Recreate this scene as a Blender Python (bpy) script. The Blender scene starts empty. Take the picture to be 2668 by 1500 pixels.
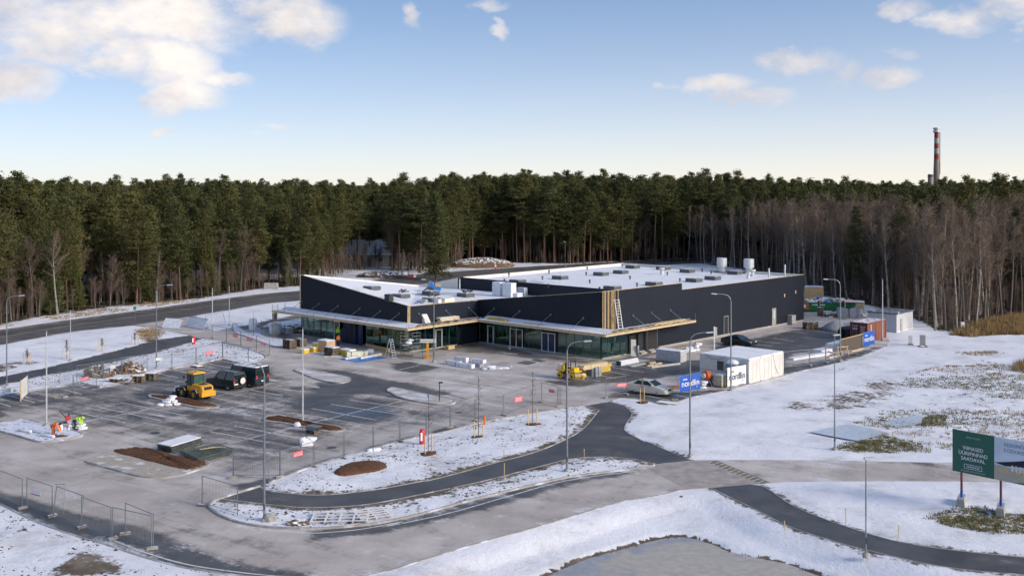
import bpy, bmesh, math, random
import numpy as np
from mathutils import Vector, Matrix, Euler
from mathutils.geometry import delaunay_2d_cdt
rnd = random.Random(7)
S = bpy.context.scene
COL = S.collection
R = math.radians

# ------------------------------------------------------------------ camera
H, F, HY, CX = 22.0, 2800.0, 475.0, 1334.0        # eye height (m), focal length, horizon row, centre column (photo pixels)
cam_d = bpy.data.cameras.new('camera')
cam_d.sensor_width = 36.0
cam_d.lens = 36.0 * F / 2668.0
cam_d.shift_y = -(750.0 - HY) / 2668.0
cam_d.clip_start, cam_d.clip_end = 0.5, 9000.0
cam = bpy.data.objects.new('camera', cam_d)
cam.location = (0, 0, H)
cam.rotation_euler = (R(90), 0, 0)
COL.objects.link(cam)
S.camera = cam
S.render.resolution_x, S.render.resolution_y = 1024, 575
S.view_settings.view_transform = 'Standard'
S.view_settings.look = 'None'
S.view_settings.exposure = 0.82
S.view_settings.gamma = 1.0
S.cycles.max_bounces = 4
S.cycles.use_adaptive_sampling = True
S.cycles.adaptive_threshold = 0.03
S.cycles.transparent_max_bounces = 8

# ------------------------------------------------------------------ sky, clouds and sun
SUN_AZ, SUN_EL = R(118), R(24)                     # azimuth clockwise from the view direction (+Y)
W = bpy.data.worlds.new('World'); S.world = W; W.use_nodes = True
def build_world():
    nt = W.node_tree; nt.nodes.clear()
    N, L = nt.nodes.new, nt.links.new
    def mth(op, a, b=None, c=None, clamp=False):
        n = N('ShaderNodeMath'); n.operation = op; n.use_clamp = clamp
        for i, v in enumerate((a, b, c)):
            if v is None: continue
            if isinstance(v, (int, float)): n.inputs[i].default_value = v
            else: L(v, n.inputs[i])
        return n.outputs[0]
    tc = N('ShaderNodeTexCoord')
    sep = N('ShaderNodeSeparateXYZ'); L(tc.outputs['Generated'], sep.inputs[0])
    x, y, z = sep.outputs
    az = mth('ARCTAN2', x, y)
    # the Nishita sky with its vertical gradient drawn together towards the horizon
    zz = mth('MULTIPLY', mth('MAXIMUM', z, 0.0), 2.7)
    zz = mth('ADD', zz, 0.10)
    cmb = N('ShaderNodeCombineXYZ'); L(x, cmb.inputs[0]); L(y, cmb.inputs[1]); L(zz, cmb.inputs[2])
    nrm = N('ShaderNodeVectorMath'); nrm.operation = 'NORMALIZE'; L(cmb.outputs[0], nrm.inputs[0])
    sky = N('ShaderNodeTexSky'); sky.sky_type = 'NISHITA'; sky.sun_disc = False
    sky.sun_elevation = SUN_EL; sky.sun_rotation = SUN_AZ
    sky.air_density = 1.0; sky.dust_density = 1.6; sky.ozone_density = 1.4
    L(nrm.outputs[0], sky.inputs['Vector'])
    hsv = N('ShaderNodeHueSaturation'); hsv.inputs['Saturation'].default_value = 1.3; hsv.inputs['Value'].default_value = 1.08
    L(sky.outputs[0], hsv.inputs['Color'])
    bg = N('ShaderNodeBackground'); bg.inputs['Strength'].default_value = 0.13
    # pale winter haze low over the horizon
    hz = N('ShaderNodeMix'); hz.data_type = 'RGBA'
    hf = mth('MULTIPLY', mth('POWER', 2.718, mth('MULTIPLY', mth('MAXIMUM', z, 0.0), -9.5)), 0.90)
    L(hf, hz.inputs[0]); L(hsv.outputs[0], hz.inputs[6])
    wm = N('ShaderNodeMix'); wm.data_type = 'RGBA'; L(mth('MULTIPLY_ADD', mth('SINE', mth('SUBTRACT', az, 0.15)), 0.5, 0.5), wm.inputs[0])
    wm.inputs[6].default_value = (3.75, 3.72, 3.5, 1); wm.inputs[7].default_value = (4.75, 4.15, 3.4, 1); L(wm.outputs[2], hz.inputs[7])
    L(hz.outputs[2], bg.inputs['Color'])
    # clouds
    el = mth('ARCSINE', z)
    n1 = N('ShaderNodeTexNoise'); n1.inputs['Scale'].default_value = 13; n1.inputs['Detail'].default_value = 10; n1.inputs['Roughness'].default_value = 0.60
    st = N('ShaderNodeVectorMath'); st.operation = 'MULTIPLY'; st.inputs[1].default_value = (1, 1, 1.8)
    L(tc.outputs['Generated'], st.inputs[0]); L(st.outputs[0], n1.inputs['Vector'])
    n2 = N('ShaderNodeTexNoise'); n2.inputs['Scale'].default_value = 6; n2.inputs['Detail'].default_value = 5
    L(tc.outputs['Generated'], n2.inputs['Vector'])
    s1 = N('ShaderNodeSeparateColor'); L(n1.outputs['Color'], s1.inputs[0])
    azd = mth('MULTIPLY_ADD', mth('SUBTRACT', s1.outputs[0], 0.5), 0.07, az)
    eld = mth('MULTIPLY_ADD', mth('SUBTRACT', s1.outputs[1], 0.5), 0.05, el)
    blobs = [(259,40,330,95),(90,80,190,75),(450,50,130,80),(440,171,120,60),(470,245,105,48),(600,200,60,26),(320,150,100,50),
             (45,190,95,52),(790,48,105,62),(700,5,110,32),(450,347,26,11),(725,334,62,8),(668,357,32,5),(1077,41,30,34),
             (1310,83,19,28),(1284,12,52,18),(2100,166,95,46),(2190,181,52,36),(1878,225,90,28),(1748,223,32,12),(2012,259,60,20),
             (2344,135,52,17),(2333,202,64,28),(2380,26,50,22),(2525,47,80,32),(2629,16,80,42),(2660,62,34,36),(2618,251,58,14),(2072,106,10,8)]
    acc = None
    for (px, py, rx, ry) in blobs:
        a = math.atan((px - CX) / F); e = math.atan((HY - py) / F * math.cos(a))
        dx = mth('MULTIPLY', mth('SUBTRACT', azd, a), F / (rx * 1.42))
        dy = mth('MULTIPLY', mth('SUBTRACT', eld, e), F / (ry * 1.40))
        q = mth('SUBTRACT', 1.0, mth('ADD', mth('MULTIPLY', dx, dx), mth('MULTIPLY', dy, dy)))
        q = mth('MAXIMUM', q, 0.0)
        q = mth('MULTIPLY', q, 0.30 + 0.70 * min(1.0, ry / 45.0))
        acc = q if acc is None else mth('MAXIMUM', acc, q)
    # the same broken cloud goes on over the rest of the sky
    mr = N('ShaderNodeMapRange'); mr.interpolation_type = 'SMOOTHSTEP'
    L(mth('ADD', mth('MULTIPLY', mth('MAXIMUM', mth('SUBTRACT', mth('ABSOLUTE', az), 0.50), 0.0), 2.0), mth('MAXIMUM', mth('SUBTRACT', el, 0.19), 0.0)), mr.inputs[0])
    mr.inputs[1].default_value = 0.0; mr.inputs[2].default_value = 0.25; mr.inputs[3].default_value = 0.0; mr.inputs[4].default_value = 1.0
    wide = mth('MULTIPLY', mth('SUBTRACT', n2.outputs['Fac'], 0.47), 5.0, clamp=True)
    acc = mth('MAXIMUM', acc, mth('MULTIPLY', wide, mr.outputs[0]))
    d = mth('ADD', acc, mth('MULTIPLY', mth('SUBTRACT', n1.outputs['Fac'], 0.5), 2.3))
    ds = N('ShaderNodeMapRange'); ds.interpolation_type = 'SMOOTHSTEP'; L(d, ds.inputs[0])
    ds.inputs[1].default_value = 0.14; ds.inputs[2].default_value = 1.15; ds.inputs[3].default_value = 0; ds.inputs[4].default_value = 0.95
    dens = mth('MULTIPLY', ds.outputs[0], mth('MULTIPLY', acc, 4.0, clamp=True))
    shade = N('ShaderNodeMapRange'); L(mth('ADD', s1.outputs[2], mth('MULTIPLY', n2.outputs['Fac'], 0.6)), shade.inputs[0])
    shade.inputs[1].default_value = 0.66; shade.inputs[2].default_value = 1.0
    cc = N('ShaderNodeMix'); cc.data_type = 'RGBA'; L(shade.outputs[0], cc.inputs[0])
    cc.inputs[6].default_value = (0.52, 0.50, 0.53, 1); cc.inputs[7].default_value = (0.86, 0.78, 0.71, 1)
    cb = N('ShaderNodeBackground'); cb.inputs['Strength'].default_value = 0.75; L(cc.outputs[2], cb.inputs['Color'])
    mx = N('ShaderNodeMixShader'); L(dens, mx.inputs[0]); L(bg.outputs[0], mx.inputs[1]); L(cb.outputs[0], mx.inputs[2])
    out = N('ShaderNodeOutputWorld'); L(mx.outputs[0], out.inputs[0])
build_world()
W.cycles.sampling_method = 'MANUAL'; W.cycles.sample_map_resolution = 512
sd = bpy.data.lights.new('sun', 'SUN'); sd.energy = 2.0; sd.angle = R(20); sd.color = (1.0, 0.90, 0.77)
sun = bpy.data.objects.new('sun', sd); COL.objects.link(sun)
sdir = Vector((math.sin(SUN_AZ) * math.cos(SUN_EL), math.cos(SUN_AZ) * math.cos(SUN_EL), math.sin(SUN_EL)))
sun.rotation_euler = sdir.to_track_quat('Z', 'Y').to_euler()
sun.location = (60, -40, 80)

# ------------------------------------------------------------------ survey helpers: a photo pixel of the ground -> a point of the site
ZR = {0:(0,0,1), 1:(0,700,.27624), 2:(0,1050,.3108), 3:(650,650,.27624), 4:(1150,650,.27624), 5:(1600,650,.3108), 6:(1968,700,.3108),
      7:(500,1000,.27624), 8:(1968,1050,.3108), 11:(440,930,.11742), 12:(0,940,.1519), 13:(770,820,.13587), 14:(1420,900,.1941),
      16:(2060,740,.15194), 18:(380,1110,.10359), 21:(700,400,.27624), 22:(1400,400,.27624), 23:(1968,300,.41445),
      25:(600,680,.15528), 26:(1000,700,.15528), 27:(1000,1000,.27624), 28:(1300,1150,.31056), 30:(1380,920,.09317), 31:(1700,900,.13975)}
def P(k, x, y):
    a, b, s = ZR[k]; return (a + x * s, b + y * s)
def G(px, py, z=0.0):
    Y = (H - z) * F / (py - HY); return Vector(((px - CX) / F * Y, Y, z))
def at(k, x, y, z=0.0): return G(*P(k, x, y), z)
def PP(k, *pts): return [P(k, *p) for p in pts]
def W2(pxs, z=0.0): return np.array([G(p[0], p[1], z)[:2] for p in pxs])

# ------------------------------------------------------------------ object helpers
def tag(o, label=None, cat=None, group=None, kind=None):
    if label: o['label'] = label
    if cat: o['category'] = cat
    if group: o['group'] = group
    if kind: o['kind'] = kind
    return o
def thing(name, label, cat, loc=(0,0,0), rz=0.0, group=None):
    o = bpy.data.objects.new(name, None); o.empty_display_size = .2
    COL.objects.link(o); o.location = loc; o.rotation_euler = (0, 0, rz)
    return tag(o, label, cat, group)
def link(name, me, parent=None):
    o = bpy.data.objects.new(name, me); COL.objects.link(o)
    if parent is not None: o.parent = parent
    return o
def copy_tree(o, parent=None):
    c = o.copy(); COL.objects.link(c)
    if parent is not None: c.parent = parent
    for ch in o.children: 
        if ch.name in KIDS.get(o.name, ()): copy_tree(ch, c)
    return c
KIDS = {}
def dup(o, loc, rz=None, label=None, sc=None, parent=None):
    c = o.copy(); COL.objects.link(c)
    if parent is not None: c.parent = parent
    else:
        c.location = loc
        if rz is not None: c.rotation_euler = (0, 0, rz)
        if label: c['label'] = label
        if sc is not None: c.scale = sc
    for ch in list(o.children): dup(ch, None, parent=c)
    return c
class MB:
    def __init__(s): s.v = []; s.f = []; s.m = []; s.mi = 0
    def add(s, vs, fs):
        b = len(s.v); s.v.extend([tuple(p) for p in vs]); s.f.extend([tuple(i + b for i in f) for f in fs]); s.m.extend([s.mi] * len(fs)); return s
    def box(s, c, d, rz=0.0, ry=0.0, rx=0.0, tx=1.0, ty=1.0):
        M = Euler((rx, ry, rz)).to_matrix(); c = Vector(c); hx, hy, hz = d[0]/2, d[1]/2, d[2]/2
        vs = [(-hx,-hy,-hz),(hx,-hy,-hz),(hx,hy,-hz),(-hx,hy,-hz),(-hx*tx,-hy*ty,hz),(hx*tx,-hy*ty,hz),(hx*tx,hy*ty,hz),(-hx*tx,hy*ty,hz)]
        return s.add([c + M @ Vector(p) for p in vs], [(3,2,1,0),(4,5,6,7),(0,1,5,4),(1,2,6,5),(2,3,7,6),(3,0,4,7)])
    def bar(s, a, b, w, h=None):
        a, b = Vector(a), Vector(b); h = h or w; d = b - a; L_ = d.length
        if L_ < 1e-6: return s
        d /= L_; up = Vector((0,0,1)) if abs(d.z) < .95 else Vector((1,0,0))
        r = d.cross(up).normalized(); u = r.cross(d).normalized()
        vs = []
        for p in (a, b):
            for (i, j) in ((-1,-1),(1,-1),(1,1),(-1,1)): vs.append(p + r * (i * w / 2) + u * (j * h / 2))
        return s.add(vs, [(0,1,2,3),(7,6,5,4),(0,4,5,1),(1,5,6,2),(2,6,7,3),(3,7,4,0)])
    def tube(s, pts, rad, n=8, cap=True):
        pts = [Vector(p) for p in pts]; rings = []
        if not isinstance(rad, (list, tuple)): rad = [rad] * len(pts)
        for i, p in enumerate(pts):
            d = (pts[min(i+1, len(pts)-1)] - pts[max(i-1, 0)]).normalized()
            up = Vector((0,0,1)) if abs(d.z) < .9 else Vector((0,1,0))
            r = d.cross(up).normalized(); u = r.cross(d).normalized()
            rings.append([p + (r * math.cos(2*math.pi*k/n) + u * math.sin(2*math.pi*k/n)) * rad[i] for k in range(n)])
        return s.loft(rings, True, cap)
    def loft(s, rings, close=True, cap=True):
        n = len(rings[0]); vs = [p for r in rings for p in r]; fs = []
        for i in range(len(rings) - 1):
            for k in range(n if close else n - 1):
                a, b = i*n + k, i*n + (k+1) % n; fs.append((a, b, b + n, a + n))
        if cap: fs.append(tuple(range(n - 1, -1, -1))); fs.append(tuple(range((len(rings)-1)*n, len(rings)*n)))
        return s.add(vs, fs)
    def lathe(s, c, prof, n=16, axis='z'):
        rings = []
        for (r, h) in prof:
            ring = []
            for k in range(n):
                a = 2*math.pi*k/n; x, y = r*math.cos(a), r*math.sin(a)
                p = (x, y, h) if axis == 'z' else ((h, x, y) if axis == 'x' else (y, h, x))
                ring.append(Vector(c) + Vector(p))
            rings.append(ring)
        return s.loft(rings)
    def prism(s, poly, z0, z1):
        n = len(poly); vs = [(p[0], p[1], z0) for p in poly] + [(p[0], p[1], z1) for p in poly]
        return s.add(vs, [tuple(range(n-1,-1,-1)), tuple(range(n, 2*n))] + [(k, (k+1) % n, n + (k+1) % n, n + k) for k in range(n)])
    def slab(s, q, t):
        """quad q (4 points) thickened by vector t"""
        q = [Vector(p) for p in q]; t = Vector(t); vs = q + [p + t for p in q]; n = len(q)
        return s.add(vs, [tuple(range(n-1,-1,-1)), tuple(range(n, 2*n))] + [(k, (k+1) % n, n + (k+1) % n, n + k) for k in range(n)])
    def blob(s, c, r, sub=2, jit=.15, seed=0, flat=None):
        rr = random.Random(seed); bm = bmesh.new(); bmesh.ops.create_icosphere(bm, subdivisions=sub, radius=1.0)
        r = (r, r, r) if isinstance(r, (int, float)) else r
        vs = []
        for v in bm.verts:
            k = 1 + rr.uniform(-jit, jit); z = v.co.z * r[2] * k
            if flat is not None: z = max(z, flat)
            vs.append(Vector(c) + Vector((v.co.x*r[0]*k, v.co.y*r[1]*k, z)))
        fs = [tuple(v.index for v in f.verts) for f in bm.faces]; bm.free()
        return s.add(vs, fs)
    def mesh(s, name, *mats, smooth=False):
        me = bpy.data.meshes.new(name); me.from_pydata(s.v, [], s.f)
        for m in mats: me.materials.append(m)
        if len(mats) > 1: me.polygons.foreach_set('material_index', s.m)
        bm = bmesh.new(); bm.from_mesh(me); bmesh.ops.recalc_face_normals(bm, faces=bm.faces); bm.to_mesh(me); bm.free()
        if smooth:
            me.polygons.foreach_set('use_smooth', [True]*len(me.polygons))
            if smooth is not True: me.set_sharp_from_angle(angle=R(smooth))
        return me
    def build(s, name, m, parent=None, smooth=False):
        ms = m if isinstance(m, (list, tuple)) else [m]
        return link(name, s.mesh(name, *ms, smooth=smooth), parent)

# ------------------------------------------------------------------ materials
def nodes(m):
    m.use_nodes = True; nt = m.node_tree; nt.nodes.clear(); return nt, nt.nodes.new, nt.links.new
def mat(name, col, rough=.6, metal=0.0, var=.12, scale=3.0, bump=0.0, bscale=30.0, spec=.5, objrand=0.0, coat=0.0, tint=None, tscale=1.0, trange=(.5,.65)):
    m = bpy.data.materials.new(name); nt, N, L = nodes(m)
    b = N('ShaderNodeBsdfPrincipled'); o = N('ShaderNodeOutputMaterial'); L(b.outputs[0], o.inputs[0])
    tc = N('ShaderNodeTexCoord'); nz = N('ShaderNodeTexNoise'); nz.inputs['Scale'].default_value = scale; nz.inputs['Detail'].default_value = 6
    L(tc.outputs['Object'], nz.inputs['Vector'])
    mr = N('ShaderNodeMapRange'); L(nz.outputs['Fac'], mr.inputs[0]); mr.inputs[1].default_value = .3; mr.inputs[2].default_value = .7
    mr.inputs[3].default_value = 1 - var; mr.inputs[4].default_value = 1 + var
    val = mr.outputs[0]
    if objrand:
        oi = N('ShaderNodeObjectInfo'); r2 = N('ShaderNodeMapRange'); L(oi.outputs['Random'], r2.inputs[0]); r2.inputs[3].default_value = 1 - objrand; r2.inputs[4].default_value = 1 + objrand
        mu = N('ShaderNodeMath'); mu.operation = 'MULTIPLY'; L(val, mu.inputs[0]); L(r2.outputs[0], mu.inputs[1]); val = mu.outputs[0]
    vm = N('ShaderNodeVectorMath'); vm.operation = 'SCALE'; vm.inputs[0].default_value = col[:3]; L(val, vm.inputs['Scale'])
    cout = vm.outputs[0]
    if tint:
        n2 = N('ShaderNodeTexNoise'); n2.inputs['Scale'].default_value = tscale; n2.inputs['Detail'].default_value = 5; L(tc.outputs['Object'], n2.inputs['Vector'])
        m2 = N('ShaderNodeMapRange'); L(n2.outputs['Fac'], m2.inputs[0]); m2.inputs[1].default_value, m2.inputs[2].default_value = trange
        mx = N('ShaderNodeMix'); mx.data_type = 'RGBA'; L(m2.outputs[0], mx.inputs[0]); L(cout, mx.inputs[6]); mx.inputs[7].default_value = (*tint, 1); cout = mx.outputs[2]
    L(cout, b.inputs['Base Color'])
    b.inputs['Roughness'].default_value = rough; b.inputs['Metallic'].default_value = metal; b.inputs['Specular IOR Level'].default_value = spec; b.inputs['Coat Weight'].default_value = coat
    if bump:
        n3 = N('ShaderNodeTexNoise'); n3.inputs['Scale'].default_value = bscale; n3.inputs['Detail'].default_value = 4; L(tc.outputs['Object'], n3.inputs['Vector'])
        bp = N('ShaderNodeBump'); bp.inputs['Strength'].default_value = bump; bp.inputs['Distance'].default_value = .05; L(n3.outputs['Fac'], bp.inputs['Height']); L(bp.outputs[0], b.inputs['Normal'])
    return m
SNOW_C = (.82, .81, .835)
def snow_topped(name, col, rough=.7, thr=(.55,.8), cover=.5, var=.15, scale=4, objrand=0, strip=False):
    """a material whose upward faces carry patchy snow"""
    m = mat(name, col, rough, var=var, scale=scale, objrand=objrand); nt = m.node_tree; N, L = nt.nodes.new, nt.links.new
    b = [n for n in nt.nodes if n.type == 'BSDF_PRINCIPLED'][0]
    src = b.inputs['Base Color'].links[0].from_socket
    g = N('ShaderNodeNewGeometry'); s = N('ShaderNodeSeparateXYZ'); L(g.outputs['Normal'], s.inputs[0])
    mr = N('ShaderNodeMapRange'); L(s.outputs[2], mr.inputs[0]); mr.inputs[1].default_value, mr.inputs[2].default_value = thr
    nz = N('ShaderNodeTexNoise'); nz.inputs['Scale'].default_value = 1.7; nz.inputs['Detail'].default_value = 6; L(g.outputs['Position'], nz.inputs['Vector'])
    m2 = N('ShaderNodeMapRange'); L(nz.outputs['Fac'], m2.inputs[0]); m2.inputs[1].default_value = .62 - cover*.4; m2.inputs[2].default_value = .70 - cover*.4
    mu = N('ShaderNodeMath'); mu.operation = 'MULTIPLY'; L(mr.outputs[0], mu.inputs[0]); L(m2.outputs[0], mu.inputs[1])
    mx = N('ShaderNodeMix'); mx.data_type = 'RGBA'; L(mu.outputs[0], mx.inputs[0]); L(src, mx.inputs[6]); mx.inputs[7].default_value = (*SNOW_C, 1)
    L(mx.outputs[2], b.inputs['Base Color'])
    return m
M = {}
M['snow'] = mat('snow', SNOW_C, .75, var=.05, scale=1.5, bump=.35, bscale=6)
M['steel'] = mat('galvanised_steel', (.24,.26,.28), .45, .6, var=.15, scale=8)
M['steel_pale'] = mat('pale_steel', (.55,.56,.57), .5, .4, var=.1, scale=5)
M['steel_dark'] = mat('dark_steel', (.05,.055,.06), .5, .4, var=.2, scale=6)
M['black'] = mat('black_rubber', (.018,.018,.02), .75, var=.2, scale=9)
M['concrete'] = mat('concrete', (.34,.33,.31), .85, var=.2, scale=4, bump=.2)
M['kerb'] = mat('kerb_concrete', (.33,.31,.29), .85, var=.22, scale=1.3, bump=.2, bscale=12, tint=(.58,.58,.62), tscale=.8, trange=(.52,.66))
M['paint_white'] = mat('road_paint', (.66,.65,.63), .7, var=.12, scale=2, tint=(.22,.21,.2), tscale=2.2, trange=(.54,.72))
M['navy'] = mat('navy_cladding', (.013,.019,.030), .42, .15, var=.10, scale=.35, spec=.4)
M['timber'] = mat('fresh_timber', (.56,.40,.20), .7, var=.22, scale=5)
M['timber_pale'] = mat('pale_timber', (.62,.48,.29), .7, var=.2, scale=4)
M['timber_old'] = snow_topped('weathered_timber', (.16,.115,.075), .85, cover=.35, objrand=.2)
M['timber_snow'] = snow_topped('snowy_timber', (.38,.26,.13), .8, cover=.75)
M['ply'] = snow_topped('snowy_plywood', (.52,.36,.19), .7, cover=1.0)
M['yellow_pack'] = snow_topped('yellow_packaging', (.74,.47,.03), .5, cover=.9)
M['white_wrap'] = mat('white_foil', (.74,.75,.79), .4, var=.12, scale=3, bump=.5, bscale=7)
M['grey_wrap'] = mat('grey_foil', (.30,.32,.36), .4, var=.25, scale=3, bump=.6, bscale=6)
M['blue_tarp'] = mat('blue_tarpaulin', (.035,.20,.55), .45, var=.25, scale=2, bump=.4, bscale=4)
M['blue_film'] = mat('blue_film', (.008,.018,.075), .35, var=.2, scale=2, bump=.5, bscale=3)
M['panel_white'] = mat('white_panel', (.66,.65,.62), .55, var=.08, scale=1.5, tint=(.45,.42,.37), tscale=.6, trange=(.6,.85))
M['banner_blue'] = mat('blue_banner', (.006,.085,.42), .5, var=.08, scale=1.5)
M['banner_white'] = mat('white_banner', (.76,.75,.73), .55, var=.06, scale=1.2)
M['letters'] = mat('white_lettering', (.85,.85,.85), .6, var=.02)
M['letters_dark'] = mat('grey_lettering', (.06,.075,.14), .6, var=.02)
M['red'] = mat('red_paint', (.55,.03,.04), .5, var=.12)
M['red_sign'] = mat('red_sign_sheet', (.72,.06,.10), .5, var=.1)
M['soil'] = mat('bark_mulch', (.115,.047,.018), .95, var=.55, scale=7, bump=1.0, bscale=14)
M['earth'] = snow_topped('brown_earth', (.14,.09,.05), .95, cover=.35, var=.5)
M['rubble'] = snow_topped('rubble', (.15,.10,.06), .9, thr=(.5,.8), cover=.45, var=.6, scale=2.5)
M['glassdark'] = mat('tinted_glass', (.012,.02,.022), .08, 0, var=.1, spec=.8)
M['roofcap'] = mat('cream_membrane', (.70,.67,.60), .6, var=.05)
# ------------------------------------------------------------------ ground: outlines surveyed from the photograph
def smooth_line(pts, n=6):
    """Catmull-Rom through world points"""
    p = np.vstack([2*pts[0]-pts[1], pts, 2*pts[-1]-pts[-2]]); out = []
    for i in range(1, len(p) - 2):
        a, b, c, d = p[i-1], p[i], p[i+1], p[i+2]
        for t in np.linspace(0, 1, n, endpoint=False):
            out.append(.5*((2*b)+(-a+c)*t+(2*a-5*b+4*c-d)*t*t+(-a+3*b-3*c+d)*t**3))
    out.append(p[-2]); return np.array(out)
def smooth_loop(pts, n=5):
    k = len(pts); out = []
    for i in range(k):
        a, b, c, d = pts[(i-1) % k], pts[i], pts[(i+1) % k], pts[(i+2) % k]
        for t in np.linspace(0, 1, n, endpoint=False):
            out.append(.5*((2*b)+(-a+c)*t+(2*a-5*b+4*c-d)*t*t+(-a+3*b-3*c+d)*t**3))
    return np.array(out)
def inside(pts, poly):
    x, y = pts[:, 0], pts[:, 1]; r = np.zeros(len(pts), bool); n = len(poly); j = n - 1
    for i in range(n):
        xi, yi = poly[i]; xj, yj = poly[j]
        if yi != yj:
            c = ((yi > y) != (yj > y)) & (x < (xj - xi) * (y - yi) / (yj - yi) + xi); r ^= c
        j = i
    return r
def dist(pts, line, closed=True):
    d = np.full(len(pts), 1e9); n = len(line)
    for i in range(n if closed else n - 1):
        a, b = line[i], line[(i+1) % n]; ab = b - a; l2 = ab @ ab
        if l2 < 1e-9: continue
        t = np.clip(((pts - a) @ ab) / l2, 0, 1); q = pts - a - t[:, None] * ab; d = np.minimum(d, np.hypot(q[:, 0], q[:, 1]))
    return d
def soft(pts, poly, s):
    """1 inside the polygon, falling to 0 over +-s metres around its edge"""
    lo, hi = poly.min(0) - s, poly.max(0) + s; r = np.zeros(len(pts))
    k = (pts[:, 0] > lo[0]) & (pts[:, 0] < hi[0]) & (pts[:, 1] > lo[1]) & (pts[:, 1] < hi[1])
    if not k.any(): return r
    q = pts[k]; d = dist(q, poly) * np.where(inside(q, poly), 1, -1); t = np.clip((d + s) / (2*s), 0, 1); r[k] = t*t*(3-2*t); return r

outer = [(-420,1120),(-260,1205),(-80,1282),(0,1313),(90,1358),(186,1392),(280,1420),(373,1451),(466,1476),(560,1491),(660,1503),(760,1511),(850,1511),(930,1504),
         (1010,1488),(1090,1463),(1180,1435),(1300,1399),(1353,1386),(1486,1346),(1548,1327),(1629,1305),(1704,1293),(1778,1277),(1850,1270)]
outer2 = [(1955,1261),(2000,1259),(2052,1255),(2154,1254),(2300,1253),(2482,1254),(2668,1257),(2900,1261)]
inner2 = [(2900,1213),(2668,1208),(2482,1205),(2279,1202),(2170,1199),(1968,1198),(1840,1198),(1797,1199)]
inner = [(1704,1209)] + PP(27,(2500,785),(2100,835),(1730,885),(1400,960),(1100,1030),(800,1105),(500,1190),(200,1265)) + \
        PP(7,(1700,1325),(1300,1362),(1000,1367),(700,1352),(450,1310),(260,1240),(165,1165))
nose = PP(7,(165,1140),(200,1110),(270,1082),(430,1030),(640,968))
lot_se = PP(7,(720,935),(830,893),(1200,755),(1700,610),(2100,508)) + PP(27,(480,478),(850,382),(1190,312),(1500,265),(1700,230),(1900,205)) 
lot_e = [P(27,2120,168)] + PP(14,(890,745),(1020,712),(1230,718),(1450,760),(1650,800),(1950,703),(2250,648),(2500,590)) + [(1945,1004),(2044,978),(2116,961),(2190,945),(2246,929),(2310,902)]
yard = [(2318,888),(2300,866),(2255,858),(2215,862),(2250,840),(2262,822),(2240,812),(2110,806)]
# behind / below the building, then the plaza west of it
west = [(2000,760),(1500,760),(1100,770),(800,812)] + PP(25,(1190,893),(800,955),(460,1035),(200,1090)) + PP(1,(2300,530),(2030,588),(1930,545),(1860,455),(1850,442))
junc = PP(1,(1700,468),(1500,500),(1240,537),(1450,565),(1640,600),(1790,628),(1888,660),(1990,667))
isl_w = PP(1,(2100,700),(2250,735),(2380,770),(2490,812),(2508,838),(2480,862),(2420,885),(2330,905),(2100,855),(1850,900),(1600,945),(1480,985),(1250,1045),(1060,1092),(940,1122),(760,1075),(500,1118),(230,1160),(0,1205),(-300,1265))
lot_px = outer + outer2 + inner2 + inner + nose + lot_se + lot_e + yard + west + junc + isl_w + [(-420,1068)]
LOT = W2(lot_px)
path1_u = W2(PP(1,(-420,1105),(0,1020),(440,935),(660,880),(1100,775),(1470,680),(1790,628)))
path1_l = W2(PP(1,(1888,660),(1470,775),(1200,840),(800,930),(440,1000),(0,1090),(-420,1175)))
PATH1 = np.vstack([smooth_line(path1_u), smooth_line(path1_l)])
p2a = smooth_line(W2(PP(7,(640,968),(700,1000),(800,1020),(1100,1045),(1400,1035),(1800,985),(2200,910)) + PP(27,(400,915),(700,840),(1000,755),(1400,650),(1700,530),(1880,420),(2010,270),(2018,240),(1900,205))))
p2b = smooth_line(W2(PP(27,(2120,168),(2250,200),(2330,260),(2335,300),(2272,410),(2300,460),(2450,540)) + PP(28,(1240,0),(1400,70)) + [(1797,1199)]))
p2c = smooth_line(W2([(1704,1209)] + PP(28,(1150,150),(950,130)) + PP(27,(2200,690),(2000,688),(1750,710),(1500,770),(1000,900),(500,1010),(0,1110)) + PP(7,(1500,1150),(1100,1165),(800,1145),(500,1110),(270,1082))))
PATH2 = np.vstack([p2a, p2b, p2c])
p3a = smooth_line(W2([(1955,1261)] + PP(8,(90,712),(300,850),(550,960),(920,1085),(1250,1170),(1700,1235),(2252,1290),(2700,1330))))
p3b = smooth_line(W2(PP(8,(2700,1490),(2252,1440),(1800,1400),(1400,1340),(930,1230),(700,1170),(300,1040),(0,890)) + [(1850,1270)]))
PATH3 = np.vstack([p3a, p3b])
road_u = smooth_line(W2([(-700,905)] + PP(1,(-1000,710),(0,575),(660,480),(1470,370),(2000,295),(2534,230)) + [(790,756),(900,741),(1040,720),(1200,706),(1400,693),(1600,683),(1850,672),(2200,660)]))
road_l = smooth_line(W2([(2200,672),(1850,685),(1600,697),(1400,708),(1240,722),(1100,741),(960,757),(790,782)] + PP(1,(2534,327),(2200,385),(1850,442),(1500,500),(1240,537),(660,600),(0,720),(-1000,875)) + [(-700,975)]))
ROAD = np.vstack([road_u, road_l])
POND = smooth_loop(W2(PP(28,(250,1210),(400,1127),(720,990),(1000,910),(1300,830),(1480,800),(1640,815),(1820,870),(1900,910),(2100,960),(2400,1020),(2576,1085),(2800,1180),(2700,1300),(1500,1350),(500,1300)), -0.8))
polys = {'parking_lot': LOT, 'footpath': PATH1, 'foot': PATH2, 'foot3': PATH3, 'main_road': ROAD}

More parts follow.
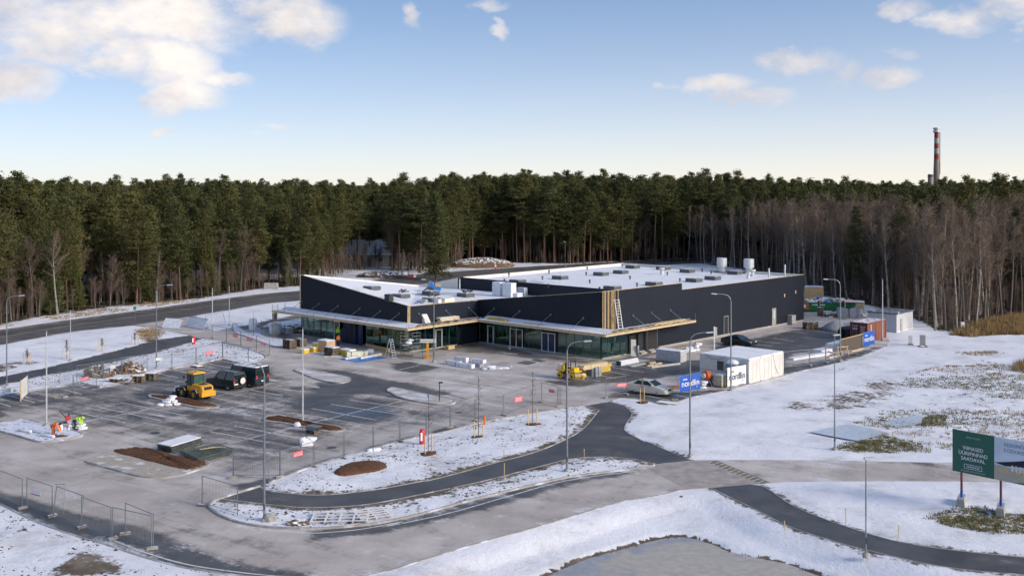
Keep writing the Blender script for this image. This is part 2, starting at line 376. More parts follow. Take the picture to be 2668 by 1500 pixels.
def fan_points():
    pts = []; y = 50.0; r = np.random.RandomState(3)
    while y < 420:
        st = max(.26, .0042 * y) * (1 if y < 220 else 1.6)
        w = .68 * y + 6; n = int(2 * w / (st * 1.15))
        xs = np.linspace(-w, w, n) + r.uniform(-.35, .35, n) * st; ys = y + r.uniform(-.35, .35, n) * st
        pts.append(np.stack([xs, ys], 1)); y += st
    return np.vstack(pts)
def resample(poly, y_fac=.004, mn=.25):
    out = []
    n = len(poly)
    for i in range(n):
        a, b = poly[i], poly[(i+1) % n]; L_ = np.hypot(*(b - a)); st = max(mn, y_fac * max(a[1], 40)) * 2
        k = max(1, int(L_ / st))
        for t in range(k): out.append(a + (b - a) * t / k)
    return np.array(out)
def build_ground():
    pts = fan_points()
    cons = {k: resample(v) for k, v in polys.items()}
    # keep loose points a little away from the outlines so that edges stay clean
    keep = np.ones(len(pts), bool)
    V = []; E_ = []
    for k, c in cons.items():
        b = len(V); V.extend(map(tuple, c)); n = len(c); E_.extend([(b + i, b + (i+1) % n) for i in range(n)])
    base = len(V); cell = {}
    for (x, y) in V: cell.setdefault((int(x // .5), int(y // .5)), []).append((x, y))
    res = []
    for i, (x, y) in enumerate(pts):
        cx, cy = int(x // .5), int(y // .5); ok = True
        if y < 260:
            for dx in (-1, 0, 1):
                for dy in (-1, 0, 1):
                    for (ax, ay) in cell.get((cx+dx, cy+dy), ()):
                        if (ax-x)**2 + (ay-y)**2 < .02: ok = False
        if ok: res.append((float(x), float(y)))
    V.extend(res)
    vo, eo, fo, *_ = delaunay_2d_cdt([Vector(v) for v in V], E_, [], 0, 1e-4)
    vo = np.array([tuple(v) for v in vo]); fo = np.array([tuple(f) for f in fo])
    cen = vo[fo].mean(1); cls = np.zeros(len(fo), int)
    for i, k in enumerate(cons):
        cls[inside(cen, polys[k]) & (cls == 0)] = i + 1
    return vo, fo, cls, list(cons)
vo, fo, cls, names = build_ground()

def fbm(pts, sc, seed=0, octv=4):
    """cheap value noise in numpy"""
    r = np.random.RandomState(seed); T = r.rand(256, 256); out = 0; amp = 1; tot = 0; p = pts * sc
    for o in range(octv):
        q = p + 37.1 * o; i = np.floor(q).astype(int); f = q - i; f = f*f*(3-2*f); x0, y0 = i[:, 0] % 256, i[:, 1] % 256; x1, y1 = (x0+1) % 256, (y0+1) % 256
        v = T[x0,y0]*(1-f[:,0])*(1-f[:,1]) + T[x1,y0]*f[:,0]*(1-f[:,1]) + T[x0,y1]*(1-f[:,0])*f[:,1] + T[x1,y1]*f[:,0]*f[:,1]
        out = out + amp*v; tot += amp; amp *= .5; p = p * 2
    return out / tot
def paint(base, pts, items):
    a = np.full(len(pts), base, float)
    for (poly, val, s) in items:
        k = soft(pts, W2(poly) if isinstance(poly, list) else poly, s); a = a * (1 - k) + val * k
    return a

# --- what covers the open ground: snow, dry grass, bare mud
bed_front = PP(7,(640,968),(720,935),(830,893),(1200,755),(1700,610),(2100,508)) + PP(27,(480,478),(850,382),(1190,312),(1500,265),(1900,205),(2018,240),(1880,420),(1700,530),(1400,650),(1000,755),(400,915)) + PP(7,(1800,985),(1100,1045))
wedge = PP(7,(165,1150),(270,1082),(500,1110),(1100,1165),(1500,1150)) + PP(27,(0,1110),(500,1010),(1000,900),(1500,770),(2000,688),(2300,705)) + [(1704,1209)] + PP(27,(2100,835),(1400,960),(500,1190)) + PP(7,(1300,1362),(700,1352),(260,1240))
field = PP(6,(1250,900),(1500,830),(1900,780),(2300,850),(2400,1448),(2300,1560),(1900,1560),(1400,1500),(1000,1560),(760,1540),(850,1450),(1120,1380),(800,1300),(1100,1180),(1300,1080))
mudp = PP(6,(150,1160),(700,1020),(1000,930),(1300,900),(1250,1050),(1100,1120),(900,1185),(600,1225),(300,1200))
straw = PP(6,(1640,560),(1800,490),(2000,430),(2400,380),(2400,560),(2000,560),(1800,575))
west_isl = PP(1,(-300,1150),(440,1000),(800,930),(1200,840),(1470,775),(1888,660),(1990,667)) + isl_w
def forest_edge_px(px):
    xs = [-700,-100,0,124,232,414,541,700,790,905,985,1060,1136,1247,1400,1513,1635,1787,1914,2003,2110,2176,2279,2320,2400,2437,2480,2571,2668,3200]
    ys = [935,860,849,826,809,792,776,752,747,716,700,716,712,681,688,688,684,683,700,716,765,781,803,808,842,862,868,838,822,800]
    return np.interp(px, xs, ys)
def fac_forest(pts):
    px = CX + F * pts[:, 0] / pts[:, 1]; Ye = H * F / (forest_edge_px(px) - HY)
    return np.clip((pts[:, 1] - Ye) / 6 + .5, 0, 1)
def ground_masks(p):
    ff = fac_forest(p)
    snow = paint(.85, p, [(bed_front, .66, .5), (wedge, .60, .4), (west_isl, .66, .8), (PP(5,(1000,1200),(1450,1085),(1900,965),(2100,905),(2300,900),(2300,1150),(1700,1190),(1200,1300)), .70, 1.5), (field, .60, 5), (mudp, .48, 2.5),
        (PP(2,(-300,900),(0,850),(290,995),(600,1105),(1200,1295),(2252,1460),(2252,1700),(-300,1700)), .74, .6),
        (PP(2,(470,1390),(600,1270),(800,1255),(1030,1380),(1100,1448),(450,1460)), .36, .8), (PP(2,(-100,1120),(200,1090),(100,1160),(-100,1180)), .4, .8),
        (PP(1,(-300,990),(0,905),(150,890),(330,870),(420,890),(200,930),(0,985)), .45, .7), (PP(1,(1260,580),(1450,560),(1560,600),(1480,680),(1340,690)), .45, 1.0),
        (straw, .05, 2), (PP(8,(1430,970),(1650,880),(1800,870),(2400,930),(2400,1120),(1900,1090),(1600,1030)), .38, 1.2),
        (PP(8,(640,390),(800,330),(1000,260),(1300,330),(1500,420),(1100,430),(800,420)), .40, 1.0),
        (PP(6,(1200,720),(1500,680),(1900,740),(1700,800),(1300,790)), .72, 2), (PP(6,(0,1000),(300,930),(600,920),(700,1000),(300,1080),(0,1100)), .70, 2),
        (PP(25,(800,960),(1180,930),(1180,1080),(850,1090)), .75, 1), (PP(21,(900,1250),(1400,1180),(1800,1140),(2400,1080),(2400,1020),(1700,1080),(800,1180)), .6, 3)])
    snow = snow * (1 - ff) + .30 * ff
    for hq in ((545,700),(440,704),(705,682),(960,692),(235,700)):
        g_ = G(*hq); k_ = np.clip(1.6 - np.hypot((p[:,0]-g_.x)*.7, p[:,1]-g_.y+14)/22, 0, 1); snow = np.maximum(snow, .72*k_)
    verge = np.clip(1 - np.abs(dist(p, ROAD) - 1) / 5, 0, 1) * (ff > .3); snow = np.maximum(snow, verge * .62)
    grass = paint(.10, p, [(field, .50, 5), (straw, 1.0, 2), (mudp, .12, 2.5), (PP(8,(1430,970),(1650,880),(1800,870),(2400,930),(2400,1120),(1900,1090),(1600,1030)), .85, 1.2),
        (PP(8,(640,390),(800,330),(1000,260),(1300,330),(1500,420),(1100,430),(800,420)), .9, 1.0)])
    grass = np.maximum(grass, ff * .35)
    return snow, grass, ff
def mesh_from(name, idx, z, cols, m, attr='mask'):
    f = fo[idx]; u, inv = np.unique(f.ravel(), return_inverse=True); p = vo[u]
    zz = z(p); co = np.column_stack([p, zz])
    me = bpy.data.meshes.new(name); me.vertices.add(len(co)); me.vertices.foreach_set('co', co.ravel().astype(np.float32))
    f2 = inv.reshape(-1, 3)
    # face upward
    a, b, c = co[f2[:, 0]], co[f2[:, 1]], co[f2[:, 2]]; up = np.cross(b - a, c - a)[:, 2] < 0; f2[up] = f2[up][:, ::-1]
    me.loops.add(f2.size); me.loops.foreach_set('vertex_index', f2.ravel().astype(np.int32))
    me.polygons.add(len(f2)); me.polygons.foreach_set('loop_start', np.arange(0, f2.size, 3, dtype=np.int32)); me.polygons.foreach_set('loop_total', np.full(len(f2), 3, np.int32))
    me.update(calc_edges=True); me.polygons.foreach_set('use_smooth', [True]*len(f2))
    ca = me.attributes.new(attr, 'FLOAT_COLOR', 'POINT'); ca.data.foreach_set('color', cols(p).ravel().astype(np.float32))
    me.materials.append(m); return link(name, me)

def ground_material():
    m = bpy.data.materials.new('open_ground'); nt, N, L = nodes(m)
    b = N('ShaderNodeBsdfPrincipled'); o = N('ShaderNodeOutputMaterial'); L(b.outputs[0], o.inputs[0])
    at_ = N('ShaderNodeAttribute'); at_.attribute_name = 'mask'; s = N('ShaderNodeSeparateColor'); L(at_.outputs['Color'], s.inputs[0])
    g = N('ShaderNodeNewGeometry')
    def noise(sc, det=6, ro=.6, stretch=None):
        n = N('ShaderNodeTexNoise'); n.inputs['Scale'].default_value = sc; n.inputs['Detail'].default_value = det; n.inputs['Roughness'].default_value = ro
        if stretch:
            v = N('ShaderNodeVectorMath'); v.operation = 'MULTIPLY'; v.inputs[1].default_value = stretch; L(g.outputs['Position'], v.inputs[0]); L(v.outputs[0], n.inputs['Vector'])
        else: L(g.outputs['Position'], n.inputs['Vector'])
        return n.outputs['Fac']
    def ramp(v, a, c, d0=0., d1=1.):
        r = N('ShaderNodeMapRange'); r.interpolation_type = 'SMOOTHSTEP'; L(v, r.inputs[0]); r.inputs[1].default_value = a; r.inputs[2].default_value = c; r.inputs[3].default_value = d0; r.inputs[4].default_value = d1; return r.outputs[0]
    def mth(op, a, c):
        n = N('ShaderNodeMath'); n.operation = op
        for i, v in enumerate((a, c)):
            if isinstance(v, (int, float)): n.inputs[i].default_value = v
            else: L(v, n.inputs[i])
        return n.outputs[0]
    def mixc(f, a, c):
        n = N('ShaderNodeMix'); n.data_type = 'RGBA'; L(f, n.inputs[0])
        for i, v in ((6, a), (7, c)):
            if isinstance(v, tuple): n.inputs[i].default_value = (*v, 1)
            else: L(v, n.inputs[i])
        return n.outputs[2]
    fine, mid, big = noise(2.6, 7, .62), noise(.55, 6, .6), noise(.13, 4)
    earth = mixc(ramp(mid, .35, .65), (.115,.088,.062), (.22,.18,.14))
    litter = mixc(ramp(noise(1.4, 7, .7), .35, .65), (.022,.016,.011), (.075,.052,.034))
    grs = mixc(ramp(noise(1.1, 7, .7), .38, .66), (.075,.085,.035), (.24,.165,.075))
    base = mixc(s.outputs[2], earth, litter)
    gfac = ramp(mth('ADD', s.outputs[1], mth('MULTIPLY', mth('SUBTRACT', mid, .5), 1.6)), .45, .60)
    base = mixc(gfac, base, grs)
    cov = mth('ADD', mth('MULTIPLY', s.outputs[0], 1.0), mth('MULTIPLY', mth('SUBTRACT', mth('ADD', mth('ADD', mth('MULTIPLY', fine, .40), mth('MULTIPLY', mid, .35)), mth('MULTIPLY', noise(.17, 5, .6, (.45,1.0,1.0)), .25)), .5), 2.1))
    sfac = ramp(cov, .40, .58)
    snow = mixc(ramp(big, .35, .65), (.78,.77,.80), (.85,.84,.86))
    thin = ramp(noise(.22, 9, .72), .46, .74, 0, .42); sfac = mth('MULTIPLY', sfac, mth('SUBTRACT', 1.0, thin))
    col = mixc(sfac, base, snow)
    L(col, b.inputs['Base Color']); b.inputs['Roughness'].default_value = .85; b.inputs['Specular IOR Level'].default_value = .25
    bp = N('ShaderNodeBump'); bp.inputs['Strength'].default_value = .8; bp.inputs['Distance'].default_value = .14
    L(mth('ADD', mth('MULTIPLY', fine, .5), mth('MULTIPLY', noise(9, 4), .22)), bp.inputs['Height']); L(bp.outputs[0], b.inputs['Normal'])
    return m
def asphalt_material(name, dark, tan):
    m = bpy.data.materials.new(name); nt, N, L = nodes(m)
    b = N('ShaderNodeBsdfPrincipled'); o = N('ShaderNodeOutputMaterial'); L(b.outputs[0], o.inputs[0])
    at_ = N('ShaderNodeAttribute'); at_.attribute_name = 'mask'; s = N('ShaderNodeSeparateColor'); L(at_.outputs['Color'], s.inputs[0])
    g = N('ShaderNodeNewGeometry')
    def noise(sc, det=6, ro=.6, rot=None, stretch=None, dis=0):
        n = N('ShaderNodeTexNoise'); n.inputs['Scale'].default_value = sc; n.inputs['Detail'].default_value = det; n.inputs['Roughness'].default_value = ro; n.inputs['Distortion'].default_value = dis
        if stretch:
            v = N('ShaderNodeMapping'); v.inputs['Rotation'].default_value = (0, 0, rot); L(g.outputs['Position'], v.inputs[0])
            w = N('ShaderNodeVectorMath'); w.operation = 'MULTIPLY'; w.inputs[1].default_value = stretch; L(v.outputs[0], w.inputs[0]); L(w.outputs[0], n.inputs['Vector'])
        else: L(g.outputs['Position'], n.inputs['Vector'])
        return n.outputs['Fac']
    def ramp(v, a, c, d0=0., d1=1.):
        r = N('ShaderNodeMapRange'); r.interpolation_type = 'SMOOTHSTEP'; L(v, r.inputs[0]); r.inputs[1].default_value = a; r.inputs[2].default_value = c; r.inputs[3].default_value = d0; r.inputs[4].default_value = d1; return r.outputs[0]
    def mth(op, a, c):
        n = N('ShaderNodeMath'); n.operation = op
        for i, v in enumerate((a, c)):
            if isinstance(v, (int, float)): n.inputs[i].default_value = v
            else: L(v, n.inputs[i])
        return n.outputs[0]
    def mixc(f, a, c):
        n = N('ShaderNodeMix'); n.data_type = 'RGBA'; L(f, n.inputs[0])
        for i, v in ((6, a), (7, c)):
            if isinstance(v, tuple): n.inputs[i].default_value = (*v, 1)
            else: L(v, n.inputs[i])
        return n.outputs[2]
    streak = noise(.5, 6, .6, R(-54), (1.0, .16, 1), .6); streak2 = noise(.6, 6, .62, R(36), (1.0, .15, 1), .6)
    mid = noise(.33, 7, .62); fine = noise(3.0, 7, .72); grit = noise(28, 3, .6)
    trk = mth('ADD', noise(1.5, 4, .6, R(-54), (1.0,.035,1), .25), noise(1.5, 4, .6, R(20), (1.0,.03,1), .25))
    asp = mixc(ramp(mid, .3, .7), tuple(c*.55 for c in dark), tuple(c*1.45 for c in dark))
    asp = mixc(ramp(grit, .35, .7, 0, .35), asp, tuple(c*2.4 for c in dark))
    tn = mixc(ramp(mid, .3, .72), tuple(c*.80 for c in tan), tuple(min(1, c*1.12) for c in tan))
    tn = mixc(ramp(noise(.09, 5, .6), .4, .65, 0, .5), tn, (.36,.30,.26))
    dv = mth('ADD', s.outputs[0], mth('MULTIPLY', mth('SUBTRACT', mth('ADD', mth('ADD', mth('MULTIPLY', streak, .32), mth('MULTIPLY', trk, .13)), mth('ADD', mth('MULTIPLY', mid, .22), mth('MULTIPLY', fine, .20))), .5), 3.6))
    wet = ramp(noise(.06, 6, .66, R(-20), (1.0,.5,1), .8), .52, .68, 0, .34); dv = mth('SUBTRACT', dv, wet)
    col = mixc(ramp(dv, .20, .85, 0, .97), asp, tn)
    col = mixc(ramp(mth('ADD', at_.outputs['Alpha'], mth('MULTIPLY', mth('SUBTRACT', mid, .5), 1.3)), .35, .7, 0, .85), col, (.13,.10,.075))
    fv = mth('ADD', s.outputs[1], mth('MULTIPLY', mth('SUBTRACT', mth('ADD', mth('MULTIPLY', streak, .5), mth('ADD', mth('MULTIPLY', streak2, .25), mth('MULTIPLY', fine, .25))), .5), 3.8))
    col = mixc(ramp(fv, .5, .95, 0, .88), col, (.70,.69,.71))
    col = mixc(ramp(mth('ADD', s.outputs[2], mth('MULTIPLY', mth('SUBTRACT', streak2, .5), 1.2)), .45, .75, 0, .7), col, (.055,.15,.30))
    L(col, b.inputs['Base Color'])
    L(ramp(dv, .1, .6, .45, .9), b.inputs['Roughness']); b.inputs['Specular IOR Level'].default_value = .3
    bp = N('ShaderNodeBump'); bp.inputs['Strength'].default_value = .25; bp.inputs['Distance'].default_value = .02; L(mth('ADD', grit, fine), bp.inputs['Height']); L(bp.outputs[0], b.inputs['Normal'])
    return m
M['ground'] = ground_material()
M['lot'] = asphalt_material('site_asphalt', (.078,.075,.074), (.56,.50,.46))
M['path'] = asphalt_material('path_asphalt', (.066,.063,.062), (.33,.31,.30))
M['road'] = asphalt_material('road_asphalt', (.10,.092,.086), (.36,.33,.31))

def ground_z(p):
    sn, gr, ff = ground_masks(p)
    edge = np.minimum.reduce([dist(p, polys[k]) for k in ('parking_lot', 'footpath', 'foot', 'foot3', 'main_road')])
    e = np.clip(edge / 1.2, 0, 1)
    rough = np.clip((.9 - sn) * 2, .08, 1)
    z = e * (.05 + .20 * rough * (fbm(p, 1.1, 1) - .5) + .16 * (fbm(p, .55, 7) - .5) + .34 * (fbm(p, .12, 2) - .4) * np.clip(edge / 6, 0, 1)) + .01
    dp = dist(p, POND) * np.where(inside(p, POND), -1, 1); t = np.clip(1 - dp / 9.0, 0, 1); t = t*t*(3-2*t)
    t = t * np.clip(edge / 2.5, 0, 1); u = np.clip((.6 - dp) / 1.0, 0, 1)
    z = z * (1 - t) - .70 * t - .35 * u * t + .06 * (fbm(p, 1.3, 9) - .5) * np.clip(1 - np.abs(dp) / 1.5, 0, 1)
    return z
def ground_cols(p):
    sn, gr, ff = ground_masks(p); dp = dist(p, POND) * np.where(inside(p, POND), -1, 1)
    sn = np.where(dp < .35, .25, sn)
    # a muddy, half-melted margin next to paths and kerbs
    edge = np.minimum.reduce([dist(p, polys[k]) for k in ('foot', 'foot3', 'footpath')]); sn = sn - .42 * np.clip(1 - edge / 1.1, 0, 1) * (ff < .5)
    return np.column_stack([sn, gr, ff, np.ones(len(p))])
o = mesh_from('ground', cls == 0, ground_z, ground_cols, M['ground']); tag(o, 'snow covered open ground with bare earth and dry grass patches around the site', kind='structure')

dk = .06
lot_dust = [
    ([(-80,1050),(210,1000),(420,966),(580,936),(645,952),(690,965),(730,1000),(870,1005),(985,1025),(1090,1082),(960,1112),(840,1152),(715,1200),(600,1222),(500,1150),(330,1122),(200,1110),(100,1062),(-80,1110)], .44, 4.5),
    (PP(1,(-200,1235),(230,1165),(760,1085),(940,1130),(1480,1000),(2100,862),(2330,910),(2500,890),(2500,1010),(1900,1060),(1000,1150),(300,1300),(-200,1320)), .30, 2.0),
    (PP(2,(-200,690),(0,745),(300,835),(650,935),(1000,1015),(1300,1095),(1700,1235),(2000,1335),(2252,1385),(2600,1420),(2600,1500),(2252,1460),(1500,1380),(900,1200),(290,1000),(0,850),(-200,770)), -.02, 1.0),
    (PP(27,(-700,1380),(0,1300),(500,1180),(1100,1020),(1730,870),(2400,790),(2400,835),(1800,935),(1300,1085),(700,1235),(0,1400),(-700,1470)), .08, .7),
    (PP(7,(400,955),(830,865),(1200,730),(1700,590),(2100,490),(2534,385),(2534,420),(2100,540),(1700,630),(1200,780),(840,905),(690,950),(450,1030)), .05, .6),
    (PP(3,(590,1120),(900,1150),(1300,1230),(1500,1260),(1900,1350),(1700,1385),(1300,1330),(900,1370),(700,1300),(950,1270),(850,1200)), .10, 1.2),
    (PP(3,(1340,1090),(1480,1052),(1800,1110),(1600,1155),(1400,1145)), .02, .8),
    (PP(14,(480,455),(900,280),(1500,195),(2100,200),(2150,330),(1700,400),(1300,480),(800,505)), .08, 1.0),
    (PP(14,(900,640),(1250,610),(1650,645),(2370,590),(2450,600),(1950,710),(1650,805),(1250,722),(900,700)), .05, .8),
    (PP(14,(0,470),(400,460),(700,500),(500,560),(100,520)), .18, .8),
    (PP(5,(760,870),(900,800),(1200,740),(1480,680),(1800,640),(1990,690),(1900,770),(1560,860),(1430,905),(1430,1000),(1900,955),(2050,900),(1900,930),(1600,1000),(1350,1060),(1000,1000)), .10, 1.2),
    (PP(6,(230,830),(700,740),(1080,640),(1090,650),(700,790),(440,845)), .04, .5),
    (PP(25,(0,1130),(460,1030),(1190,895),(1190,960),(800,1030),(560,1100),(300,1150)), .25, 1.0)]
lot_frost = [(PP(2,(1500,120),(1900,60),(2252,0),(2252,60),(1800,150)), .55, 1), (PP(1,(1200,1300),(1800,1160),(2300,1100),(2534,1250),(2100,1400),(1500,1400)), .38, 2),
    (PP(4,(0,1110),(600,1060),(1000,1200),(600,1330),(0,1400)), .50, 2), (PP(3,(1100,1060),(1900,1150),(2534,1260),(2534,1420),(1700,1290),(1000,1200)), .48, 2),
    (PP(7,(400,1100),(900,550),(1700,380),(2300,200),(2534,180),(2300,330),(1400,560)), .34, 2), (PP(3,(0,1080),(600,1060),(1000,1090),(600,1150),(100,1150)), .38, 1),
    (PP(16,(300,600),(1000,620),(1000,780),(500,760)), .55, 1), (PP(7,(0,300),(400,230),(1000,150),(1000,200),(300,330)), .45, 1)]
lot_blue = [(PP(7,(1150,250),(1700,195),(2040,255),(2050,300),(1750,340),(1400,310)), .55, .8), (PP(7,(1690,390),(2300,230),(2500,200),(2400,280),(1900,450),(1700,540)), .50, .7), (PP(3,(900,1390),(1500,1330),(2000,1430),(1500,1448)), .25, 1)]
lot_earth = [(PP(4,(330,880),(700,930),(950,995),(1500,1035),(1530,1080),(1100,1070),(600,1000),(0,960),(-300,1000),(-300,930),(0,900)), .62, 1.0), (PP(3,(800,880),(1100,900),(1500,990),(1700,990),(1900,960),(1900,1010),(1500,1050),(1000,960)), .45, 1.2),
    (PP(14,(760,190),(1100,150),(1350,100),(1600,50),(1800,20),(1800,60),(1500,130),(1000,215),(780,230)), .66, .6), (PP(5,(415,830),(1050,715),(1600,610),(1620,640),(1000,760),(450,870)), .35, .6),
    (PP(14,(700,690),(1000,600),(1240,620),(1100,660),(800,730)), .55, .8), (PP(13,(1340,620),(1800,720),(1750,780),(1300,720)), .5, .5), (PP(12,(-100,650),(500,650),(1200,700),(1000,850),(300,950),(-100,900)), .42, 1.5),
    (PP(25,(450,1100),(1180,1080),(1190,1300),(800,1320),(500,1200)), .62, 1.5), (PP(25,(1000,1180),(1200,1180),(1700,1290),(1700,1400),(1000,1400)), .45, 1)]
def lot_cols(p):
    return np.column_stack([paint(.86, p, lot_dust), paint(.30, p, lot_frost) + .30*np.clip(1 - dist(p, LOT)/1.3, 0, 1), paint(0.0, p, lot_blue), paint(-.1, p, lot_earth)])
o = mesh_from('parking_lot', cls == 1, lambda p: np.zeros(len(p)), lot_cols, M['lot']); tag(o, 'grey asphalt car park and access road dusted with sand and frost', kind='structure')
def path_cols(p):
    n = len(p); return np.column_stack([np.full(n, .12) + .3 * np.clip(1 - dist(p, PATH1) / .5, 0, 1), np.full(n, -.1), np.zeros(n), np.full(n, -.3)])
for ci, nm, lb in ((2, 'footpath', 'narrow dark asphalt footpath between the snowy verge and the car park'), (3, 'footpath', 'curving dark asphalt footpath around the snowy bed'), (4, 'footpath', 'dark asphalt footpath running down to the right below the billboard')):
    o = mesh_from(nm, cls == ci, lambda p: np.zeros(len(p)), path_cols, M['path']); tag(o, lb, kind='structure')
def road_cols(p):
    n = len(p); e = dist(p, ROAD); return np.column_stack([.12 + .62 * np.clip(1 - e / 1.6, 0, 1), np.full(n, .05), np.zeros(n), np.full(n, -.3)])
o = mesh_from('main_road', cls == 5, lambda p: np.zeros(len(p)), road_cols, M['road']); tag(o, 'long grey asphalt road running past the forest edge', kind='structure')
# the land beyond, out to the horizon
mb = MB(); mb.add([(-7000,-600,-1.6),(7000,-600,-1.6),(7000,8000,-1.6),(-7000,8000,-1.6)], [(0,1,2,3)])
me = mb.mesh('terrain', mat('distant_woodland', (.035,.040,.028), .95, var=.35, scale=.02)); o = link('terrain', me); tag(o, 'wide wooded country reaching to the horizon', kind='structure')

# --- pond ice, frozen puddles
def ice_material(name, a, b_, c=None):
    m = bpy.data.materials.new(name); nt, N, L = nodes(m); b = N('ShaderNodeBsdfPrincipled'); o = N('ShaderNodeOutputMaterial'); L(b.outputs[0], o.inputs[0])
    g = N('ShaderNodeNewGeometry'); n = N('ShaderNodeTexNoise'); n.inputs['Scale'].default_value = .14; n.inputs['Detail'].default_value = 5; n.inputs['Distortion'].default_value = .6; L(g.outputs['Position'], n.inputs['Vector'])
    r = N('ShaderNodeValToRGB'); r.color_ramp.elements[0].position = .44; r.color_ramp.elements[0].color = (*a, 1); r.color_ramp.elements[1].position = .50; r.color_ramp.elements[1].color = (*b_, 1)
    if c: e = r.color_ramp.elements.new(.58); e.color = (*b_, 1); e = r.color_ramp.elements.new(.63); e.color = (*c, 1)
    L(n.outputs['Fac'], r.inputs[0]); n2 = N('ShaderNodeTexNoise'); n2.inputs['Scale'].default_value = 2.2; n2.inputs['Detail'].default_value = 7; L(g.outputs['Position'], n2.inputs['Vector'])
    m2 = N('ShaderNodeMapRange'); L(n2.outputs['Fac'], m2.inputs[0]); m2.inputs[1].default_value = .3; m2.inputs[2].default_value = .7; m2.inputs[3].default_value = .84; m2.inputs[4].default_value = 1.1
    v = N('ShaderNodeVectorMath'); v.operation = 'SCALE'; L(r.outputs[0], v.inputs[0]); L(m2.outputs[0], v.inputs['Scale']); L(v.outputs[0], b.inputs['Base Color'])
    b.inputs['Roughness'].default_value = .38; return m
M['pond'] = ice_material('muddy_ice', (.33,.33,.35), (.46,.405,.34), (.52,.465,.40)); M['ice'] = ice_material('puddle_ice', (.52,.57,.62), (.56,.61,.66))
def sheet(name, poly, z, m, label, kind='structure', parent=None):
    mb = MB(); mb.add([(p[0], p[1], z) for p in poly], [tuple(range(len(poly)))]); o = mb.build(name, m, parent)
    if parent is None: tag(o, label, kind=kind)
    return o
sheet('pond', POND, -.80, M['pond'], 'shallow pond with muddy brown and grey ice')
sheet('frozen_puddle', W2(PP(6,(450,1365),(600,1335),(780,1300),(950,1330),(1120,1372),(980,1410),(860,1442),(640,1402)), .19), .19, M['ice'], 'pale blue frozen puddle with straight edges in the field')
sheet('frozen_puddle', W2(PP(6,(1050,1300),(1130,1270),(1250,1240),(1400,1222),(1395,1290),(1200,1335)), .20), .20, M['ice'], 'small frozen puddle among the grass tufts')

# --- kerbs
def kerb(name, line, w=.16, h=.10, label='', closed=False, m=None):
    n = len(line); mb = MB(); rings = []
    for i in range(n):
        a, b = (line[(i-1) % n], line[(i+1) % n]) if closed else (line[max(i-1, 0)], line[min(i+1, n-1)])
        d = (b - a) / max(1e-6, np.hypot(*(b - a))); q = np.array([-d[1], d[0]]) * w / 2; p = line[i]
        rings.append([(p[0]-q[0], p[1]-q[1], -.06), (p[0]-q[0], p[1]-q[1], h-.015), (p[0]-q[0]*.8, p[1]-q[1]*.8, h), (p[0]+q[0]*.8, p[1]+q[1]*.8, h), (p[0]+q[0], p[1]+q[1], h-.015), (p[0]+q[0], p[1]+q[1], -.06)])
    if closed: rings.append(rings[0])
    mb.loft(rings, False, False); o = mb.build(name, m or M['kerb']); tag(o, label, kind='structure'); return o
kerb('kerb', smooth_line(W2(inner + nose[:1] + nose)), .18, .12, 'curved kerb along the access road and round the tip of the bed')
kerb('kerb', smooth_line(W2(lot_se), 3), .22, .10, 'kerb between the front snowy bed and the car park')
kerb('kerb', smooth_line(W2(lot_e[1:]), 3), .16, .09, 'kerb along the parking bays beside the snowy slope')
kerb('kerb', W2(isl_w), .16, .10, 'kerb around the western snowy island')
kerb('kerb', smooth_line(W2(outer), 3), .14, .06, 'low kerb on the outer side of the access road')
kerb('kerb', p2a, .10, .035, 'edging on the upper side of the curving footpath'); kerb('kerb', p2b, .10, .035, 'edging where the footpath turns up to the lot'); kerb('kerb', p2c, .10, .035, 'edging on the lower side of the curving footpath')
kerb('kerb', p3a, .10, .035, 'edging on the upper side of the right footpath'); kerb('kerb', p3b, .10, .035, 'edging on the lower side of the right footpath')

# --- planted islands in the lot
def island(poly_px, soil_px, label, top, top_m, soil_label=''):
    pl = smooth_loop(W2(poly_px), 6); n = len(pl)
    kerb('kerb', pl, .17, .12, 'kerb around ' + label, closed=True)
    sheet('island', pl, .085, top_m, top)
    if soil_px:
        sl = smooth_loop(W2(soil_px), 6); c = sl.mean(0); mb = MB(); rings = []
        for k, (f_, z) in enumerate(((1.0,.06),(.96,.13),(.86,.18),(.72,.20),(.55,.22),(.35,.23),(.05,.25))):
            rr = random.Random(5); rings.append([(*(c + (q - c) * f_ * (1 + rr.uniform(-.03,.03))), z + rr.uniform(-.08,.08) * (k > 0)) for q in sl])
        mb.loft(rings, True, False); o = mb.build('mulch_bed', M['soil'], smooth=True); tag(o, soil_label, 'planting bed', 'mulched planting beds')
M['gravel'] = mat('sandy_paving', (.42,.355,.29), .9, var=.18, scale=6, bump=.3, bscale=20, tint=(.66,.65,.66), tscale=.9, trange=(.56,.66))
M['island_frost'] = mat('frosty_paving', (.47,.42,.38), .9, var=.15, scale=3, bump=.3, bscale=20, tint=(.66,.65,.68), tscale=.6, trange=(.45,.62))
M['island_snow'] = mat('trampled_snow', (.72,.73,.80), .85, var=.06, scale=2, bump=.8, bscale=5, tint=(.17,.13,.11), tscale=2.8, trange=(.58,.66))
island(PP(2,(730,490),(840,450),(960,410),(1100,380),(1220,385),(1450,437),(1720,490),(1748,520),(1690,552),(1500,610),(1340,627),(1180,617),(1000,572),(800,517)),
       PP(2,(950,412),(1050,386),(1180,379),(1320,412),(1600,470),(1722,503),(1725,525),(1650,550),(1570,566),(1350,520),(1120,460)), 'the near mulched island', 'sandy paved island with a kerb in the foreground of the lot', M['gravel'], 'long dark brown mulch bed on the sandy island by the stacked fence panels')
